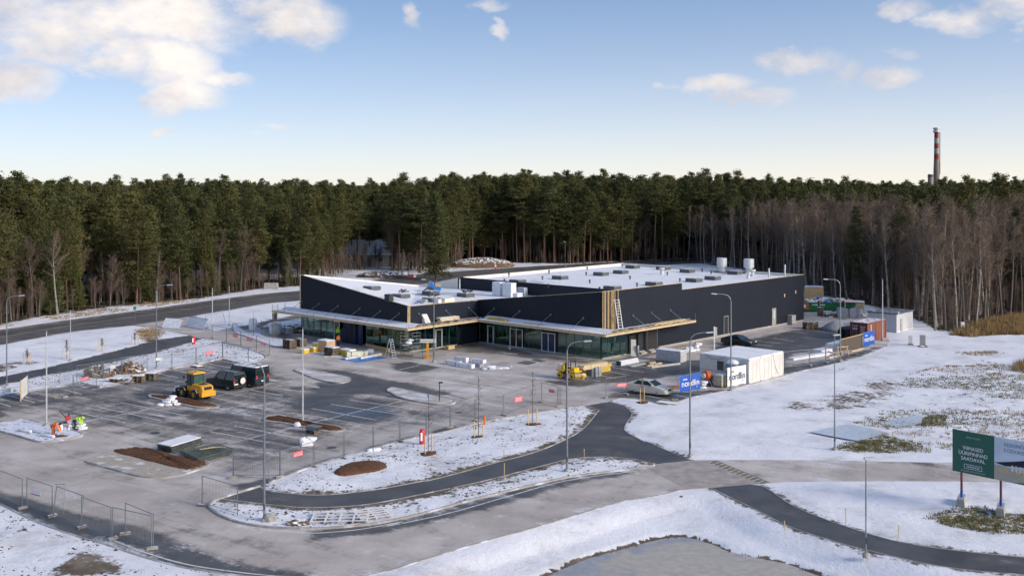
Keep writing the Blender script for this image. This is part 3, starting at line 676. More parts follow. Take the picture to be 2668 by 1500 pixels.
island(PP(1,(1405,1208),(1450,1190),(1640,1208),(1900,1262),(2045,1285),(2060,1300),(2030,1315),(1870,1315),(1700,1280),(1500,1235)),
       PP(1,(1425,1207),(1455,1198),(1640,1217),(1900,1270),(2035,1290),(2025,1304),(1870,1303),(1700,1270),(1500,1225)), 'the island by the wheel loader', 'narrow kerbed island beside the wheel loader', M['gravel'], 'narrow brown mulch bed beside the yellow wheel loader')
island(PP(7,(685,335),(735,300),(860,303),(1110,360),(1310,398),(1425,422),(1435,440),(1345,458),(1230,448),(890,380),(700,355)),
       PP(7,(702,332),(745,312),(850,313),(1100,370),(1300,407),(1408,427),(1415,440),(1340,447),(1250,440),(900,371),(715,346)), 'the island round the tall pole', 'narrow kerbed island round the tall pole', M['gravel'], 'narrow brown mulch bed round the foot of the tall pole')
island(PP(12,(-250,1090),(150,1062),(350,1016),(450,1016),(700,1078),(900,1118),(1100,1168),(1300,1216),(1405,1262),(1390,1292),(1300,1325),(1100,1362),(800,1395),(600,1380),(300,1290),(-250,1140)), None, 'the snowy island at the left', 'snowy kerbed island where two men work', M['island_snow'])
island(PP(3,(425,1140),(480,1122),(620,1148),(900,1198),(950,1225),(920,1250),(830,1262),(650,1230),(480,1165)), None, 'the frosty island behind the van', 'frosty paved island right of the van', M['island_frost'])
island(PP(27,(35,65),(80,40),(150,46),(350,90),(600,138),(668,165),(645,192),(540,200),(400,184),(200,145),(80,95)), None, 'the frosty island with a short post', 'frosty paved island with a short lamp post', M['island_frost'])
island(PP(3,(-150,700),(-60,760),(0,785),(80,783),(170,828),(320,850),(330,905),(250,918),(130,882),(0,832),(-140,780)), None, 'the sapling strip beside the plaza', 'snowy planted strip with saplings beside the plaza', M['island_snow'])

# --- painted markings, each line a thin sheet on the asphalt
def stripe(a, b, w=.12, z=.006):
    a, b = np.array(a[:2]), np.array(b[:2]); d = (b - a) / np.hypot(*(b - a)); q = np.array([-d[1], d[0]]) * w / 2
    return [(*(a-q), z), (*(b-q), z), (*(b+q), z), (*(a+q), z)]
lines = [(1,x) for x in [((0,1265),(100,1298)),((105,1200),(330,1260)),((330,1162),(550,1215)),((610,1140),(770,1183)),((1460,980),(1680,1027)),((1640,950),(1855,1000)),((1860,935),(2030,970)),((1955,890),(2195,938)),
  ((690,1348),(1180,1448)),((925,1303),(1520,1430)),((1140,1260),(1745,1382)),((480,1395),(560,1412)),((700,1462),(830,1486)),((770,1447),(1530,1297))]] + \
 [(11,x) for x in [((930,885),(2555,572)),((940,887),(1645,1027)),((990,738),(2095,942)),((1620,695),(2525,857)),((2185,640),(2700,735)),((2260,505),(2800,600))]] + \
 [(3,x) for x in [((0,1388),(125,1413)),((220,1172),(430,1210)),((185,1230),(660,1300)),((170,1288),(490,1220)),((430,1135),(660,1178)),((1400,1135),(1600,1092)),((1450,1045),(2300,1178))]] + \
 [(7,x) for x in [((470,40),(855,108)),((720,20),(1035,72)),((930,-10),(1200,37)),((330,565),(945,412)),((170,447),(730,553)),((400,393),(1035,513)),((1140,362),(1985,158)),((945,268),(1690,395)),((1130,230),(1740,340)),((1312,190),(2040,300)),((1487,150),(2200,250)),((1660,108),(1980,150))]] + \
 [(14,x) for x in [((560,445),(745,478)),((740,400),(945,437)),((820,342),(1135,398)),((900,290),(1330,358)),((0,500),(260,552)),((1280,655),(1690,735)),((1660,650),(1990,705)),((1830,615),(2190,655)),((2110,570),(2370,612)),((1050,235),(1500,322))]] + \
 [(5,x) for x in [((1180,795),(1340,812)),((1200,765),(1390,785)),((1330,740),(1510,768)),((1440,925),(1700,965)),((1560,900),(1830,940))]]
mk = None
for k, (a, b) in lines:
    mb = MB(); mb.add(stripe(at(k, *a), at(k, *b), .13 if k in (7,1,2,11) else .15), [(0,1,2,3)])
    o = mb.build('painted_line', M['paint_white']); o['kind'] = 'structure'; o['label'] = 'white painted parking bay line'; o['group'] = 'painted parking lines'
def ribbon(name, line, w, z, m, label):
    mb = MB(); n = len(line); rings = []
    for i in range(n):
        d = line[min(i+1, n-1)] - line[max(i-1, 0)]; d = d / np.hypot(*d); q = np.array([-d[1], d[0]]) * w / 2
        rings.append([(*(line[i]-q), z), (*(line[i]+q), z)])
    mb.loft(rings, False, False); o = mb.build(name, m); tag(o, label, kind='structure'); return o
ribbon('edge_line', smooth_line(W2(PP(2,(960,1150),(1200,1243),(1500,1333),(1800,1388),(2252,1442),(2600,1462)))), .14, .006, M['paint_white'], 'white edge line at the outer side of the bend')
ribbon('edge_line', smooth_line(W2(PP(7,(560,1352),(700,1377),(1000,1397),(1210,1402),(1600,1367),(2000,1293)) + PP(27,(0,1345),(600,1220),(1200,1050),(1725,910),(2400,815)))), .14, .006, M['paint_white'], 'white edge line along the inner kerb of the access road')
for q, lb in (((.0,), 'centre'),):
    cl = (smooth_line(W2(PP(1,(-1000,790),(0,645),(660,538),(1470,425),(2000,350),(2534,277)) + [(790,768)])))
    ribbon('edge_line', cl, .15, .006, M['paint_white'], 'faint centre line of the main road')
    ribbon('edge_line', smooth_line(W2(PP(1,(-1000,728),(0,592),(660,493),(1470,382),(2000,306),(2534,240)))), .14, .006, M['paint_white'], 'faint far edge line of the main road')
# raised crossing with give-way teeth and a paved strip
cross = W2(PP(28,(1230,218),(1300,194),(1600,160),(1760,158),(2250,352),(2110,360),(1770,388),(1600,405)))
sheet('raised_crossing', cross, .010, mat('worn_sandy_asphalt', (.40,.345,.31), .85, var=.16, scale=1.2, bump=.2, tint=(.27,.25,.24), tscale=.8, trange=(.5,.7)), 'pale raised crossing where the footpath meets the access road')
M['cream_paint'] = mat('cream_paint', (.62,.56,.44), .8, var=.15, scale=3)
M['tooth_dark'] = mat('dark_crossing_strip', (.17,.15,.12), .85, var=.2, scale=3)
a0, a1 = at(28,1785,165), at(28,2235,350); mb = MB(); mb.add(stripe(a0, a1, .95, .014), [(0,1,2,3)]); o = mb.build('crossing_strip', M['tooth_dark']); tag(o, 'dark strip with cream painted teeth on the raised crossing', kind='structure')
for k in range(12):
    t0 = a0.lerp(a1, (k + .1) / 12); t1 = a0.lerp(a1, (k + .62) / 12); nrm_ = Vector((-(a1-a0).y, (a1-a0).x, 0)).normalized()
    for s_ in (-1, 1):
        c0 = t0 + nrm_ * (.24 * s_) + (a1-a0).normalized() * (.35 if s_ > 0 else 0); mb = MB(); d_ = (t1 - t0)
        mb.add([c0 - nrm_*.2 + Vector((0,0,.018)), c0 + d_ - nrm_*.2 + Vector((0,0,.018)), c0 + d_*.6 + nrm_*.2 + Vector((0,0,.018))], [(0,1,2)]); w_ = mb.build('painted_tooth', M['cream_paint'], o)
# ------------------------------------------------------------------ the shop building under construction
W1 = Vector((math.cos(R(-42.2)), math.sin(R(-42.2)), 0)); W2v = Vector((math.cos(R(46.2)), math.sin(R(46.2)), 0))
BC = Vector((11.19, 133.62, 0)); BA = BC - W2v * 12.4 - W1 * 44.5
BLD = thing('shop_building', 'long low dark navy shop building with snowy roof and glazed front', 'building', BA)
def L3(s, t, z=0.0): return W1 * s + W2v * t + Vector((0, 0, z))        # local to BLD
def LW(s, t, z=0.0): return BA + L3(s, t, z)                              # world
A_, E_, B_, C_, D_, K_, LL, PPp = (0,0), (23,0), (23,12.4), (44.5,12.4), (44.5,63), (9.2,63), (9.2,22.6), (0,22.6)
GZ = 3.25                                                                  # underside of the canopy wall / head of the glazing
def cladding():
    m = bpy.data.materials.new('navy_cladding_ribbed'); nt, N, L = nodes(m); b = N('ShaderNodeBsdfPrincipled'); o = N('ShaderNodeOutputMaterial'); L(b.outputs[0], o.inputs[0])
    g = N('ShaderNodeNewGeometry'); n = N('ShaderNodeTexNoise'); n.inputs['Scale'].default_value = .22; n.inputs['Detail'].default_value = 6; L(g.outputs['Position'], n.inputs['Vector'])
    r = N('ShaderNodeValToRGB'); r.color_ramp.elements[0].color = (.007,.011,.021,1); r.color_ramp.elements[1].color = (.014,.019,.031,1); L(n.outputs['Fac'], r.inputs[0]); L(r.outputs[0], b.inputs['Base Color'])
    b.inputs['Roughness'].default_value = .55; b.inputs['Specular IOR Level'].default_value = .25
    # standing seams every 40 cm along whichever way the wall runs
    hs = []
    for ax in (W1, W2v):
        d = N('ShaderNodeVectorMath'); d.operation = 'DOT_PRODUCT'; L(g.outputs['Position'], d.inputs[0]); d.inputs[1].default_value = ax
        q = N('ShaderNodeMath'); q.operation = 'MULTIPLY'; L(d.outputs['Value'], q.inputs[0]); q.inputs[1].default_value = 2.5
        f = N('ShaderNodeMath'); f.operation = 'PINGPONG'; L(q.outputs[0], f.inputs[0]); f.inputs[1].default_value = .5
        h = N('ShaderNodeMapRange'); L(f.outputs[0], h.inputs[0]); h.inputs[1].default_value = 0; h.inputs[2].default_value = .07; h.inputs[3].default_value = 1; h.inputs[4].default_value = 0
        hs.append(h.outputs[0])
    a = N('ShaderNodeMath'); a.operation = 'ADD'; L(hs[0], a.inputs[0]); L(hs[1], a.inputs[1])
    bp = N('ShaderNodeBump'); bp.inputs['Strength'].default_value = .5; bp.inputs['Distance'].default_value = .03; L(a.outputs[0], bp.inputs['Height']); L(bp.outputs[0], b.inputs['Normal'])
    return m
M['clad'] = cladding()
def wall(name, a, b, za, zb, z0=GZ, th=.25, m=None, parent=BLD, out=None):
    """an upright wall from plan point a to b with top heights za, zb; thickness goes to the left of a->b"""
    a3, b3 = L3(*a), L3(*b); d = (b3 - a3).normalized(); n = Vector((-d.y, d.x, 0)) * th
    mb = MB(); mb.slab([a3 + Vector((0,0,z0)), b3 + Vector((0,0,z0)), b3 + Vector((0,0,zb)), a3 + Vector((0,0,za))], n)
    return mb.build(name, m or M['clad'], parent)
zA, zE, zB, zC, zS, zD, zP = 8.70, 5.95, 5.80, 8.38, 8.32, 7.41, 5.66
wall('wall', A_, E_, zA, zE); wall('wall', (23, .26), B_, zE, zB); wall('wall', (23.0,12.4), (44.24,12.4), zB, zC - .01)
wall('wall', (44.5,12.4), (44.5,29.6), zC, zS); wall('wall', (44.5,29.6), (44.5,63), 7.42, zD, 0.0)
wall('wall', (44.5,21.2), (44.5,29.6), GZ, GZ, 0.0)
wall('wall', (44.24,63), (9.2,63), zD, 7.45, 0); wall('wall', (9.2,62.74), (9.2,22.6), 7.45, 7.46, 0); wall('wall', (8.9,22.6), (0.26,22.6), 7.3, zP, 0); wall('wall', (0,22.6), (0,.26), zP, zA - .02, 0)
o = wall('wall', (9.2,22.62), (44.2,22.62), 7.46, 7.5, 5.4, .2); o['label'] = 'dark inner wall standing above the lower roof'
# corner post and opening studs
def part(name, m, fn, label=None, parent=BLD, smooth=False):
    mb = MB(); fn(mb); o = mb.build(name, m, parent, smooth)
    if label: o['label'] = label
    return o
part('corner_post', M['timber'], lambda b: b.bar(L3(23.02,-.06,GZ), L3(23.02,-.06,zE - .02), .34, .34), 'bare timber corner of the wing')
part('corner_post', M['timber_pale'], lambda b: b.bar(L3(-.06,-.06,GZ), L3(-.06,-.06,zA), .16, .16))
part('corner_post', M['timber'], lambda b: b.bar(L3(22.9,12.28,GZ), L3(22.9,12.28,zB + .05), .14, .14))
for i, t in enumerate((12.5,12.95,13.6,14.15,14.5,14.9,15.55)):
    part('stud', M['timber'], lambda b: b.bar(L3(44.56,t,GZ + .15), L3(44.56,t,zC - .03), .10, .22 if i in (1,2,4) else .11))
# roofs with a layer of snow
def roofmat():
    m = mat('snowy_roof', (.82,.81,.83), .8, var=.04, scale=.5, bump=.3, bscale=3, tint=(.30,.32,.36), tscale=.10, trange=(.60,.72)); return m
M['roof'] = roofmat()
def roof_low(b):
    q = {'A':(.25,.25,8.58),'E':(22.8,.25,5.86),'P':(.25,22.4,5.50),'B':(23.2,12.65,5.70),'L':(9.2,22.55,5.72),'M':(36,22.55,5.72),'C':(44.2,12.65,8.20),'N':(44.2,22.55,8.0)}
    v = [L3(*q[k]) for k in 'AEPBLMCN']; b.add(v, [(0,1,2),(1,3,4),(1,4,2),(3,5,4),(3,6,5),(6,7,5)])
part('roof', M['roof'], roof_low, 'folded snowy roof of the front wing')
part('roof', M['roof'], lambda b: b.add([L3(9.5,22.85,7.05),L3(44.3,22.85,7.05),L3(44.3,62.6,7.05),L3(9.5,62.6,7.05)], [(0,1,2,3)]), 'flat snowy main roof')
M['eave'] = M['timber_pale']
for (a, b_, za, zb) in ((A_, E_, zA, zE), (E_, B_, zE, zB), ((23.05,12.4), C_, zB, zC), (C_, (44.5,29.6), zC, zS), ((44.5,29.6), D_, 7.42, zD)):
    d = (L3(*b_) - L3(*a)).normalized(); n = Vector((-d.y, d.x, 0)) * .02
    part('coping', M['eave'], lambda b: b.bar(L3(a[0],a[1],za + .025) + n, L3(b_[0],b_[1],zb + .025) + n, .11, .05))
# cream inner parapets at the back
for (a, b_, za, zb, z0) in (((9.46,62.7),(9.46,22.9),7.47,7.48,6.9), ((44.2,62.72),(9.5,62.72),7.43,7.47,6.9), ((8.9,22.3),(.3,22.3),7.32,5.68,5.3), ((.28,22.3),(.28,.3),5.68,8.70,5.3)):
    a3, b3 = L3(*a), L3(*b_); d = (b3 - a3).normalized(); n = Vector((-d.y, d.x, 0)) * .05
    part('parapet', M['roofcap'], lambda b: b.slab([a3 + Vector((0,0,z0)), b3 + Vector((0,0,z0)), b3 + Vector((0,0,zb + .03)), a3 + Vector((0,0,za + .03))], n), 'cream inner face of the rear parapet')
# glazing
def glass_material():
    m = bpy.data.materials.new('teal_glass'); nt, N, L = nodes(m); o = N('ShaderNodeOutputMaterial')
    t = N('ShaderNodeBsdfTransparent'); t.inputs[0].default_value = (.50,.74,.70,1); g = N('ShaderNodeBsdfGlossy'); g.inputs['Roughness'].default_value = .03; g.inputs['Color'].default_value = (.75,.9,.9,1)
    lw = N('ShaderNodeLayerWeight'); lw.inputs['Blend'].default_value = .28; mr = N('ShaderNodeMapRange'); L(lw.outputs['Fresnel'], mr.inputs[0]); mr.inputs[3].default_value = .13; mr.inputs[4].default_value = .8
    mx = N('ShaderNodeMixShader'); L(mr.outputs[0], mx.inputs[0]); L(t.outputs[0], mx.inputs[1]); L(g.outputs[0], mx.inputs[2]); L(mx.outputs[0], o.inputs[0]); return m
M['glass'] = glass_material()
M['mullion'] = mat('dark_mullion', (.02,.035,.035), .4, .3); M['teal_post'] = mat('teal_edge', (.05,.14,.13), .3, .2)
M['door_white'] = mat('white_door_frame', (.62,.64,.65), .5, .1)
def glazing(a, b_, n, skip=(), inset=.12):
    a3, b3 = L3(*a), L3(*b_); d = (b3 - a3); u = d.normalized(); w = d.length / n; nin = Vector((-u.y, u.x, 0)) * inset
    for k in range(n):
        if k in skip: continue
        p, q = a3 + u * (k * w + .03) + nin, a3 + u * ((k+1) * w - .03) + nin
        part('window_pane', M['glass'], lambda b: b.slab([p + Vector((0,0,.14)), q + Vector((0,0,.14)), q + Vector((0,0,GZ)), p + Vector((0,0,GZ))], nin.normalized() * .03))
    for k in range(n + 1):
        p = a3 + u * (k * w) + nin
        part('mullion', M['teal_post'] if k % 3 else M['mullion'], lambda b: b.bar(p + Vector((0,0,.12)), p + Vector((0,0,GZ)), .06, .10))
    part('plinth', M['timber_old'] if a == B_ else M['concrete'], lambda b: b.bar(a3 + nin + Vector((0,0,.06)), b3 + nin + Vector((0,0,.06)), .16, .14))
glazing(A_, E_, 16, skip=(6,7,8)); glazing(E_, (23,8.6), 6); glazing((23.3,12.4), (44.2,12.4), 15, skip=(8,9)); glazing((44.5,12.5), (44.5,17.4), 4)
part('wall', M['clad'], lambda b: b.slab([L3(22.9,8.7,0), L3(22.9,12.5,0), L3(22.9,12.5,GZ), L3(22.9,8.7,GZ)], W1 * -.15), 'blind dark wall panel beside the inner corner')
part('wall', M['clad'], lambda b: b.slab([L3(44.4,17.5,0), L3(44.4,21.2,0), L3(44.4,21.2,GZ), L3(44.4,17.5,GZ)], W1 * -.15), 'dark wall panel with two plain doors')
part('wall_panel', M['navy'], lambda b: b.slab([L3(34.5,12.46,0.1), L3(37.3,12.46,0.1), L3(37.3,12.46,GZ), L3(34.5,12.46,GZ)], W2v * .1))
# interior: floor, ceiling, back walls so that the glass looks into a dim shell
M['interior'] = mat('bare_interior', (.24,.24,.22), .9, var=.3, scale=.6)
part('floor_slab', M['interior'], lambda b: (b.slab([L3(.3,.3,.1), L3(22.7,.3,.1), L3(22.7,22.4,.1), L3(.3,22.4,.1)], (0,0,-.08)), b.slab([L3(22.8,12.7,.1), L3(44.2,12.7,.1), L3(44.2,22.4,.1), L3(22.8,22.4,.1)], (0,0,-.08))))
part('ceiling_slab', M['interior'], lambda b: (b.slab([L3(.3,.3,3.3), L3(22.7,.3,3.3), L3(22.7,22.4,3.3), L3(.3,22.4,3.3)], (0,0,.1)), b.slab([L3(22.8,12.7,3.3), L3(44.2,12.7,3.3), L3(44.2,22.4,3.3), L3(22.8,22.4,3.3)], (0,0,.1))))
part('inner_wall', M['interior'], lambda b: b.slab([L3(.3,9.5,.1), L3(22,9.5,.1), L3(22,9.5,3.3), L3(.3,9.5,3.3)], W2v * .1))
part('inner_wall', M['interior'], lambda b: b.slab([L3(22.9,19.5,.1), L3(44,19.5,.1), L3(44,19.5,3.3), L3(22.9,19.5,3.3)], W2v * .1))
for s, t in ((4,3),(10,3),(16,3),(26,15),(32,15),(38,15)): part('column', M['concrete'], lambda b: b.bar(L3(s,t,.1), L3(s,t,3.3), .3, .3))
for s, t, h_, m_ in ((14.5,2.2,1.5,'timber_pale'),(17.0,2.6,1.2,'red'),(19,3,1.0,'timber'),(28,14.6,1.1,'timber_old'),(40,14.2,1.3,'timber_old')): part('stored_crate', M[m_], lambda b: b.box(L3(s,t,.1 + h_/2), (1.2,.9,h_), R(-42)))
# doors on the plaza side
def door(s0, s1, along, off, panes, label, leaf=None, h=2.45):
    fr = MB(); 
    def pt(s, z, o_=0.0): return (L3(s, off + o_, z) if along == 's' else L3(off - o_, s, z))
    fr.bar(pt(s0,.05), pt(s0,h), .11, .12); fr.bar(pt(s1,.05), pt(s1,h), .11, .12); fr.bar(pt(s0 - .05,h), pt(s1 + .05,h), .12, .11); fr.bar(pt(s0,.09), pt(s1,.09), .1, .1)
    if panes == 2: m_ = (s0 + s1) / 2; fr.bar(pt(m_,.1), pt(m_,h), .16, .12)
    o = fr.build('door', M['door_white'], BLD); o['label'] = label
    lf = MB(); lf.slab([pt(s0 + .06,.14,.02), pt(s1 - .06,.14,.02), pt(s1 - .06,h - .06,.02), pt(s0 + .06,h - .06,.02)], W2v * .03 if along == 's' else W1 * -.03)
    lf.build('door_leaf', leaf or M['glassdark'], o)
    hd = MB(); hd.bar(pt((s0+s1)/2 + .12,.95,-.08), pt((s0+s1)/2 + .12,1.25,-.08), .04); hd.build('handle', M['steel'], o)
M['door_blue'] = mat('blue_door_film', (.006,.03,.085), .3, var=.15)
door(29.1,31.3,'s',12.34,2,'white framed double glass door near the inner corner'); door(34.7,36.9,'s',12.34,2,'white framed double door with dark blue film', M['door_blue'])
door(25.0,26.0,'s',12.34,1,'white framed single door next to the inner corner'); door(4.6,5.7,'t',23.06,1,'white framed single door on the wing side'); door(7.7,8.8,'s',-.06,1,'white framed door in the wing front', h=2.7)
# the blue film hung over the wing entrance
def film(b):
    n = 14; rings = []
    for i in range(n + 1):
        s = 9.3 + 4.6 * i / n; top = 3.15; bow = .25 * math.sin(i * 2.1) + .15; lean = .9 * max(0, 1 - i / 5)
        rings.append([L3(s + (lean if z > 2 else 0) * .8, -.22 - bow * (1 - abs(z / 3.2 - .4)), z) for z in (.03,.5,1.0,1.6,2.2,2.7,top)])
    b.loft(rings, False, False)
part('entrance_film', M['blue_film'], film, 'dark blue plastic film hung over the wing entrance', smooth=True)
part('opening', M['black'], lambda b: b.slab([L3(11.4,-.5,.05), L3(12.8,-.42,.05), L3(12.8,-.42,3.1), L3(11.6,-.5,3.1)], W2v * .05))  # black slab stands in for the darkness inside the entrance
# canopy round the front
CZ = 3.52; OV = 2.35
cp = [(-3.6,-OV),(23+OV,-OV),(23+OV,12.4-OV),(44.5+OV,12.4-OV),(44.5+OV,29.3),(44.55,29.3),(44.55,12.35),(23.05,12.35),(23.05,-.05),(-3.6,-.05)]
part('canopy', M['timber_old'], lambda b: b.prism([L3(*p)[:2] for p in cp], CZ - .22, CZ), 'flat canopy slab round the glazed front')
rr = random.Random(11)
def canopy_snow(b):
    segs = [((-3.4,-OV+.15),(23+OV-.2,-OV+.15),(0,OV-.25)), ((23.25,-.3),(23.25,12.4-OV+.1),(OV-.5,0)), ((23+OV-.2,12.4-OV+.15),(44.5+OV-.2,12.4-OV+.15),(0,OV-.25)), ((44.7,12.4-.6),(44.7,29.1),(OV-.4,0))]
    for (a, b_, w) in segs:
        n = 26; rings = []
        for i in range(n + 1):
            f_ = i / n; s, t = a[0] + (b_[0]-a[0])*f_, a[1] + (b_[1]-a[1])*f_; wob = .10*math.sin(f_*19) + .22*math.sin(f_*7 + 1)
            prof = []
            for q, hz in ((0.0,.0),(.1,.035),(.45,.05),(.62 + .12*wob,.06 + .05*abs(wob)),(.75,.22 + .12*wob),(1.0,.34 + .10*wob)): prof.append(L3(s + w[0]*q, t + w[1]*q, CZ + .004 + hz))
            rings.append(prof)
        b.loft(rings, False, False)
part('canopy_snow', M['snow'], canopy_snow, 'drifted snow lying on the canopy', smooth=True)
fas = [cp[i] for i in range(5)]
for i in range(4):
    a, b_ = L3(*fas[i]), L3(*fas[i+1]); d = (b_ - a).normalized(); n = Vector((d.y, -d.x, 0)) * .06
    part('fascia', M['timber_pale'], lambda b: b.bar(a + n + Vector((0,0,CZ - .17)), b_ + n + Vector((0,0,CZ - .17)), .08, .20)); part('fascia', M['timber'], lambda b: b.bar(a + n*.6 + Vector((0,0,CZ + .0)), b_ + n*.6 + Vector((0,0,CZ + .0)), .12, .06))
    L_ = (b_ - a).length; k = max(2, int(L_ / 4.6))
    for j in range(k + 1):
        p = a.lerp(b_, (j + .03) / (k + .06)) + n
        part('edge_post', M['steel'], lambda b: b.bar(p + Vector((0,0,CZ - .2)), p + Vector((0,0,CZ + (.9 if (i == 0 and j in (0,)) or (i == 3 and j == k) else .35))), .05))
for (s, t) in ((-2.4,-2.2),(-.9,-2.2),(-3.5,-.2)): part('edge_post', M['steel'], lambda b: b.bar(L3(s,t,CZ), L3(s,t,CZ + .95), .05))
# tie rods from wall to canopy
def tie(s, t, ds, dt, z1=4.9):
    def f(b): b.tube([L3(s,t,z1), L3(s + ds,t + dt,CZ + .03)], .026, 5); b.box(L3(s,t,z1), (.16,.16,.22), R(-42))
    part('tie_rod', M['steel'], f)
for s in (.2,4.3,8.5,13.2,17.4,21.2): tie(s, -.04, -1.0, -1.55)
for t in (1.6,6.4,10.6): tie(23.04, t, 1.5, .7)
for s in (26.2,30.8,36.2,41.6): tie(s, 12.36, -.8, -1.5)
for t in (14.4,18.6,22.6,26.8): tie(44.54, t, 1.5, .9)
# openings in the right wall
M['door_dark'] = mat('dark_steel_door', (.025,.028,.032), .5, .2)
def side_door(t0, w, h, label, leaf, z0=.1, frame=None, win=False):
    o = part('door', frame or M['steel_dark'], lambda b: (b.bar(L3(44.56,t0,z0), L3(44.56,t0,z0+h), .08,.08), b.bar(L3(44.56,t0+w,z0), L3(44.56,t0+w,z0+h), .08,.08), b.bar(L3(44.56,t0-.04,z0+h), L3(44.56,t0+w+.04,z0+h), .08,.08)), label)
    part('door_leaf', leaf, lambda b: b.slab([L3(44.53,t0+.05,z0), L3(44.53,t0+w-.05,z0), L3(44.53,t0+w-.05,z0+h-.05), L3(44.53,t0+.05,z0+h-.05)], W1 * .03), parent=o)
    if win: part('door_glass', M['ice'], lambda b: b.slab([L3(44.57,t0+.3,z0+1.0), L3(44.57,t0+w-.3,z0+1.0), L3(44.57,t0+w-.3,z0+h-.3), L3(44.57,t0+.3,z0+h-.3)], W1 * .02), parent=o)
side_door(17.9,1.0,2.2,'plain dark door left of the open doorway',M['door_dark']); side_door(19.7,1.0,2.3,'plain dark door beside the open doorway',M['door_dark'])
side_door(21.6,2.3,2.9,'wide open doorway with a dark interior',M['black'], frame=M['steel'])  # closed by a black leaf that stands in for the unlit room
side_door(39.9,1.1,2.5,'grey framed service door in the long side wall',M['door_dark'],.35,M['concrete']); side_door(53.2,1.1,2.5,'grey framed door with a glass pane at the far end',M['concrete'],.35,M['concrete'],True)
part('plinth', M['concrete'], lambda b: b.slab([L3(44.5,24.2,.02), L3(44.5,62.9,.02), L3(44.5,62.9,.32), L3(44.5,24.2,.32)], W1 * .05), 'pale concrete plinth of the side wall')
part('wall_box', M['concrete'], lambda b: b.slab([L3(44.5,57.8,.1), L3(44.5,59.0,.1), L3(44.5,59.0,1.45), L3(44.5,57.8,1.45)], W1 * .8), 'pale service box against the side wall')
for t, z in ((56.8,4.3),(60.2,4.6)): part('wall_lamp', M['timber_pale'], lambda b: b.slab([L3(44.5,t,z), L3(44.5,t+.22,z), L3(44.5,t+.22,z+.5), L3(44.5,t,z+.5)], W1 * .08))
# ---- things on the roof: skylights, vents, fans (parts of the building)
M['skyl'] = mat('skylight_curb', (.09,.095,.10), .6, var=.2); M['skyt'] = snow_topped('skylight_lid', (.24,.25,.26), .5, cover=.55)
def skylight(s, t, z, label=None, w=1.9, d=1.7, h=.5):
    o = part('skylight', M['skyl'], lambda b: b.prism([L3(s-w/2,t-d/2)[:2], L3(s+w/2,t-d/2)[:2], L3(s+w/2,t+d/2)[:2], L3(s-w/2,t+d/2)[:2]], z, z + h), label)
    for k in (-1, 1): part('lid', M['skyt'], lambda b: b.slab([L3(s+k*w*.25-w*.23,t-d*.46,z+h+.02), L3(s+k*w*.25+w*.23,t-d*.46,z+h+.02), L3(s+k*w*.25+w*.23,t+d*.46,z+h+.02), L3(s+k*w*.25-w*.23,t+d*.46,z+h+.02)], (0,0,.07)), parent=o)
def st(k, x, y, z):
    """plan coordinates of a roof point seen at a photo position, at height z"""
    p = at(k, x, y, z) - BA; det = W1.x*W2v.y - W1.y*W2v.x
    return ((p.x*W2v.y - p.y*W2v.x)/det, (W1.x*p.y - W1.y*p.x)/det)
for (x, y) in ((215,1185),(602,1150),(787,1132),(900,1082),(1190,1095),(1415,1122),(1865,1138),(1655,1190),(1477,1210),(1100,1245),(708,1285)): skylight(*st(22,x,y,7.05), 7.05)
skylight(*st(4,720,318,7.05), 7.05)
for (x, y, z) in ((1155,380,6.7),(1430,455,6.0),(1710,425,5.75),(2040,445,5.72),(1715,490,5.75)): 
    skylight(*st(3,x,y,z), z)
def vent(s, t, z=7.05, h=.55):
    part('vent_pipe', M['steel_dark'], lambda b: b.lathe(L3(s,t,z), [(.10,0),(.10,h-.15),(.17,h-.14),(.17,h)], 8))
for (x, y) in ((48,1190),(110,1133),(470,1098),(461,1150),(495,1225),(101,1265),(586,1295),(874,1187),(1225,1150),(1345,1210),(940,1255),(800,1068),(1150,1075),(1555,1115),(1640,1135),(1890,1140)): vent(*st(22,x,y,7.05))
vent(*st(4,595,312,7.05)); vent(*st(4,637,255,7.05)); vent(*st(4,1015,225,7.05)); vent(*st(26,1380,180,7.05), h=.35)
M['fan'] = mat('pale_fan_housing', (.62,.63,.63), .4, .3, var=.06)
for (x, y) in ((1740,1120),(1995,1130)):
    s, t = st(22, x, y, 7.05); o = part('roof_fan', M['fan'], lambda b: b.lathe(L3(s,t,7.05), [(.75,0),(.75,.4),(.58,.45),(.58,.9),(.84,.95),(.84,2.35),(.78,2.4)], 20), 'large pale round roof fan', smooth=40)
    part('fan_base', M['steel_dark'], lambda b: b.box(L3(s,t,7.1), (2.2,2.2,.14), R(-42)), parent=o)
for (x, y, h, r) in ((1175,1140,1.1,.42),(1990,1180,1.0,.4),(2028,1158,1.1,.5)):
    s, t = st(22, x, y, 7.05); part('roof_cowl', M['fan'], lambda b: b.lathe(L3(s,t,7.05), [(r*.7,0),(r*.7,h*.5),(r*.55,h*.55),(r*.55,h*.7),(r*1.1,h*.75),(r*1.1,h)], 12), smooth=40)
for (x, y, h) in ((2185,1165,1.4),(2335,1160,1.9)):
    s, t = st(22, x, y, 7.05); part('exhaust_pipe', M['steel_pale'], lambda b: b.tube([L3(s,t,7.05), L3(s,t,7.05+h)], .14, 8))
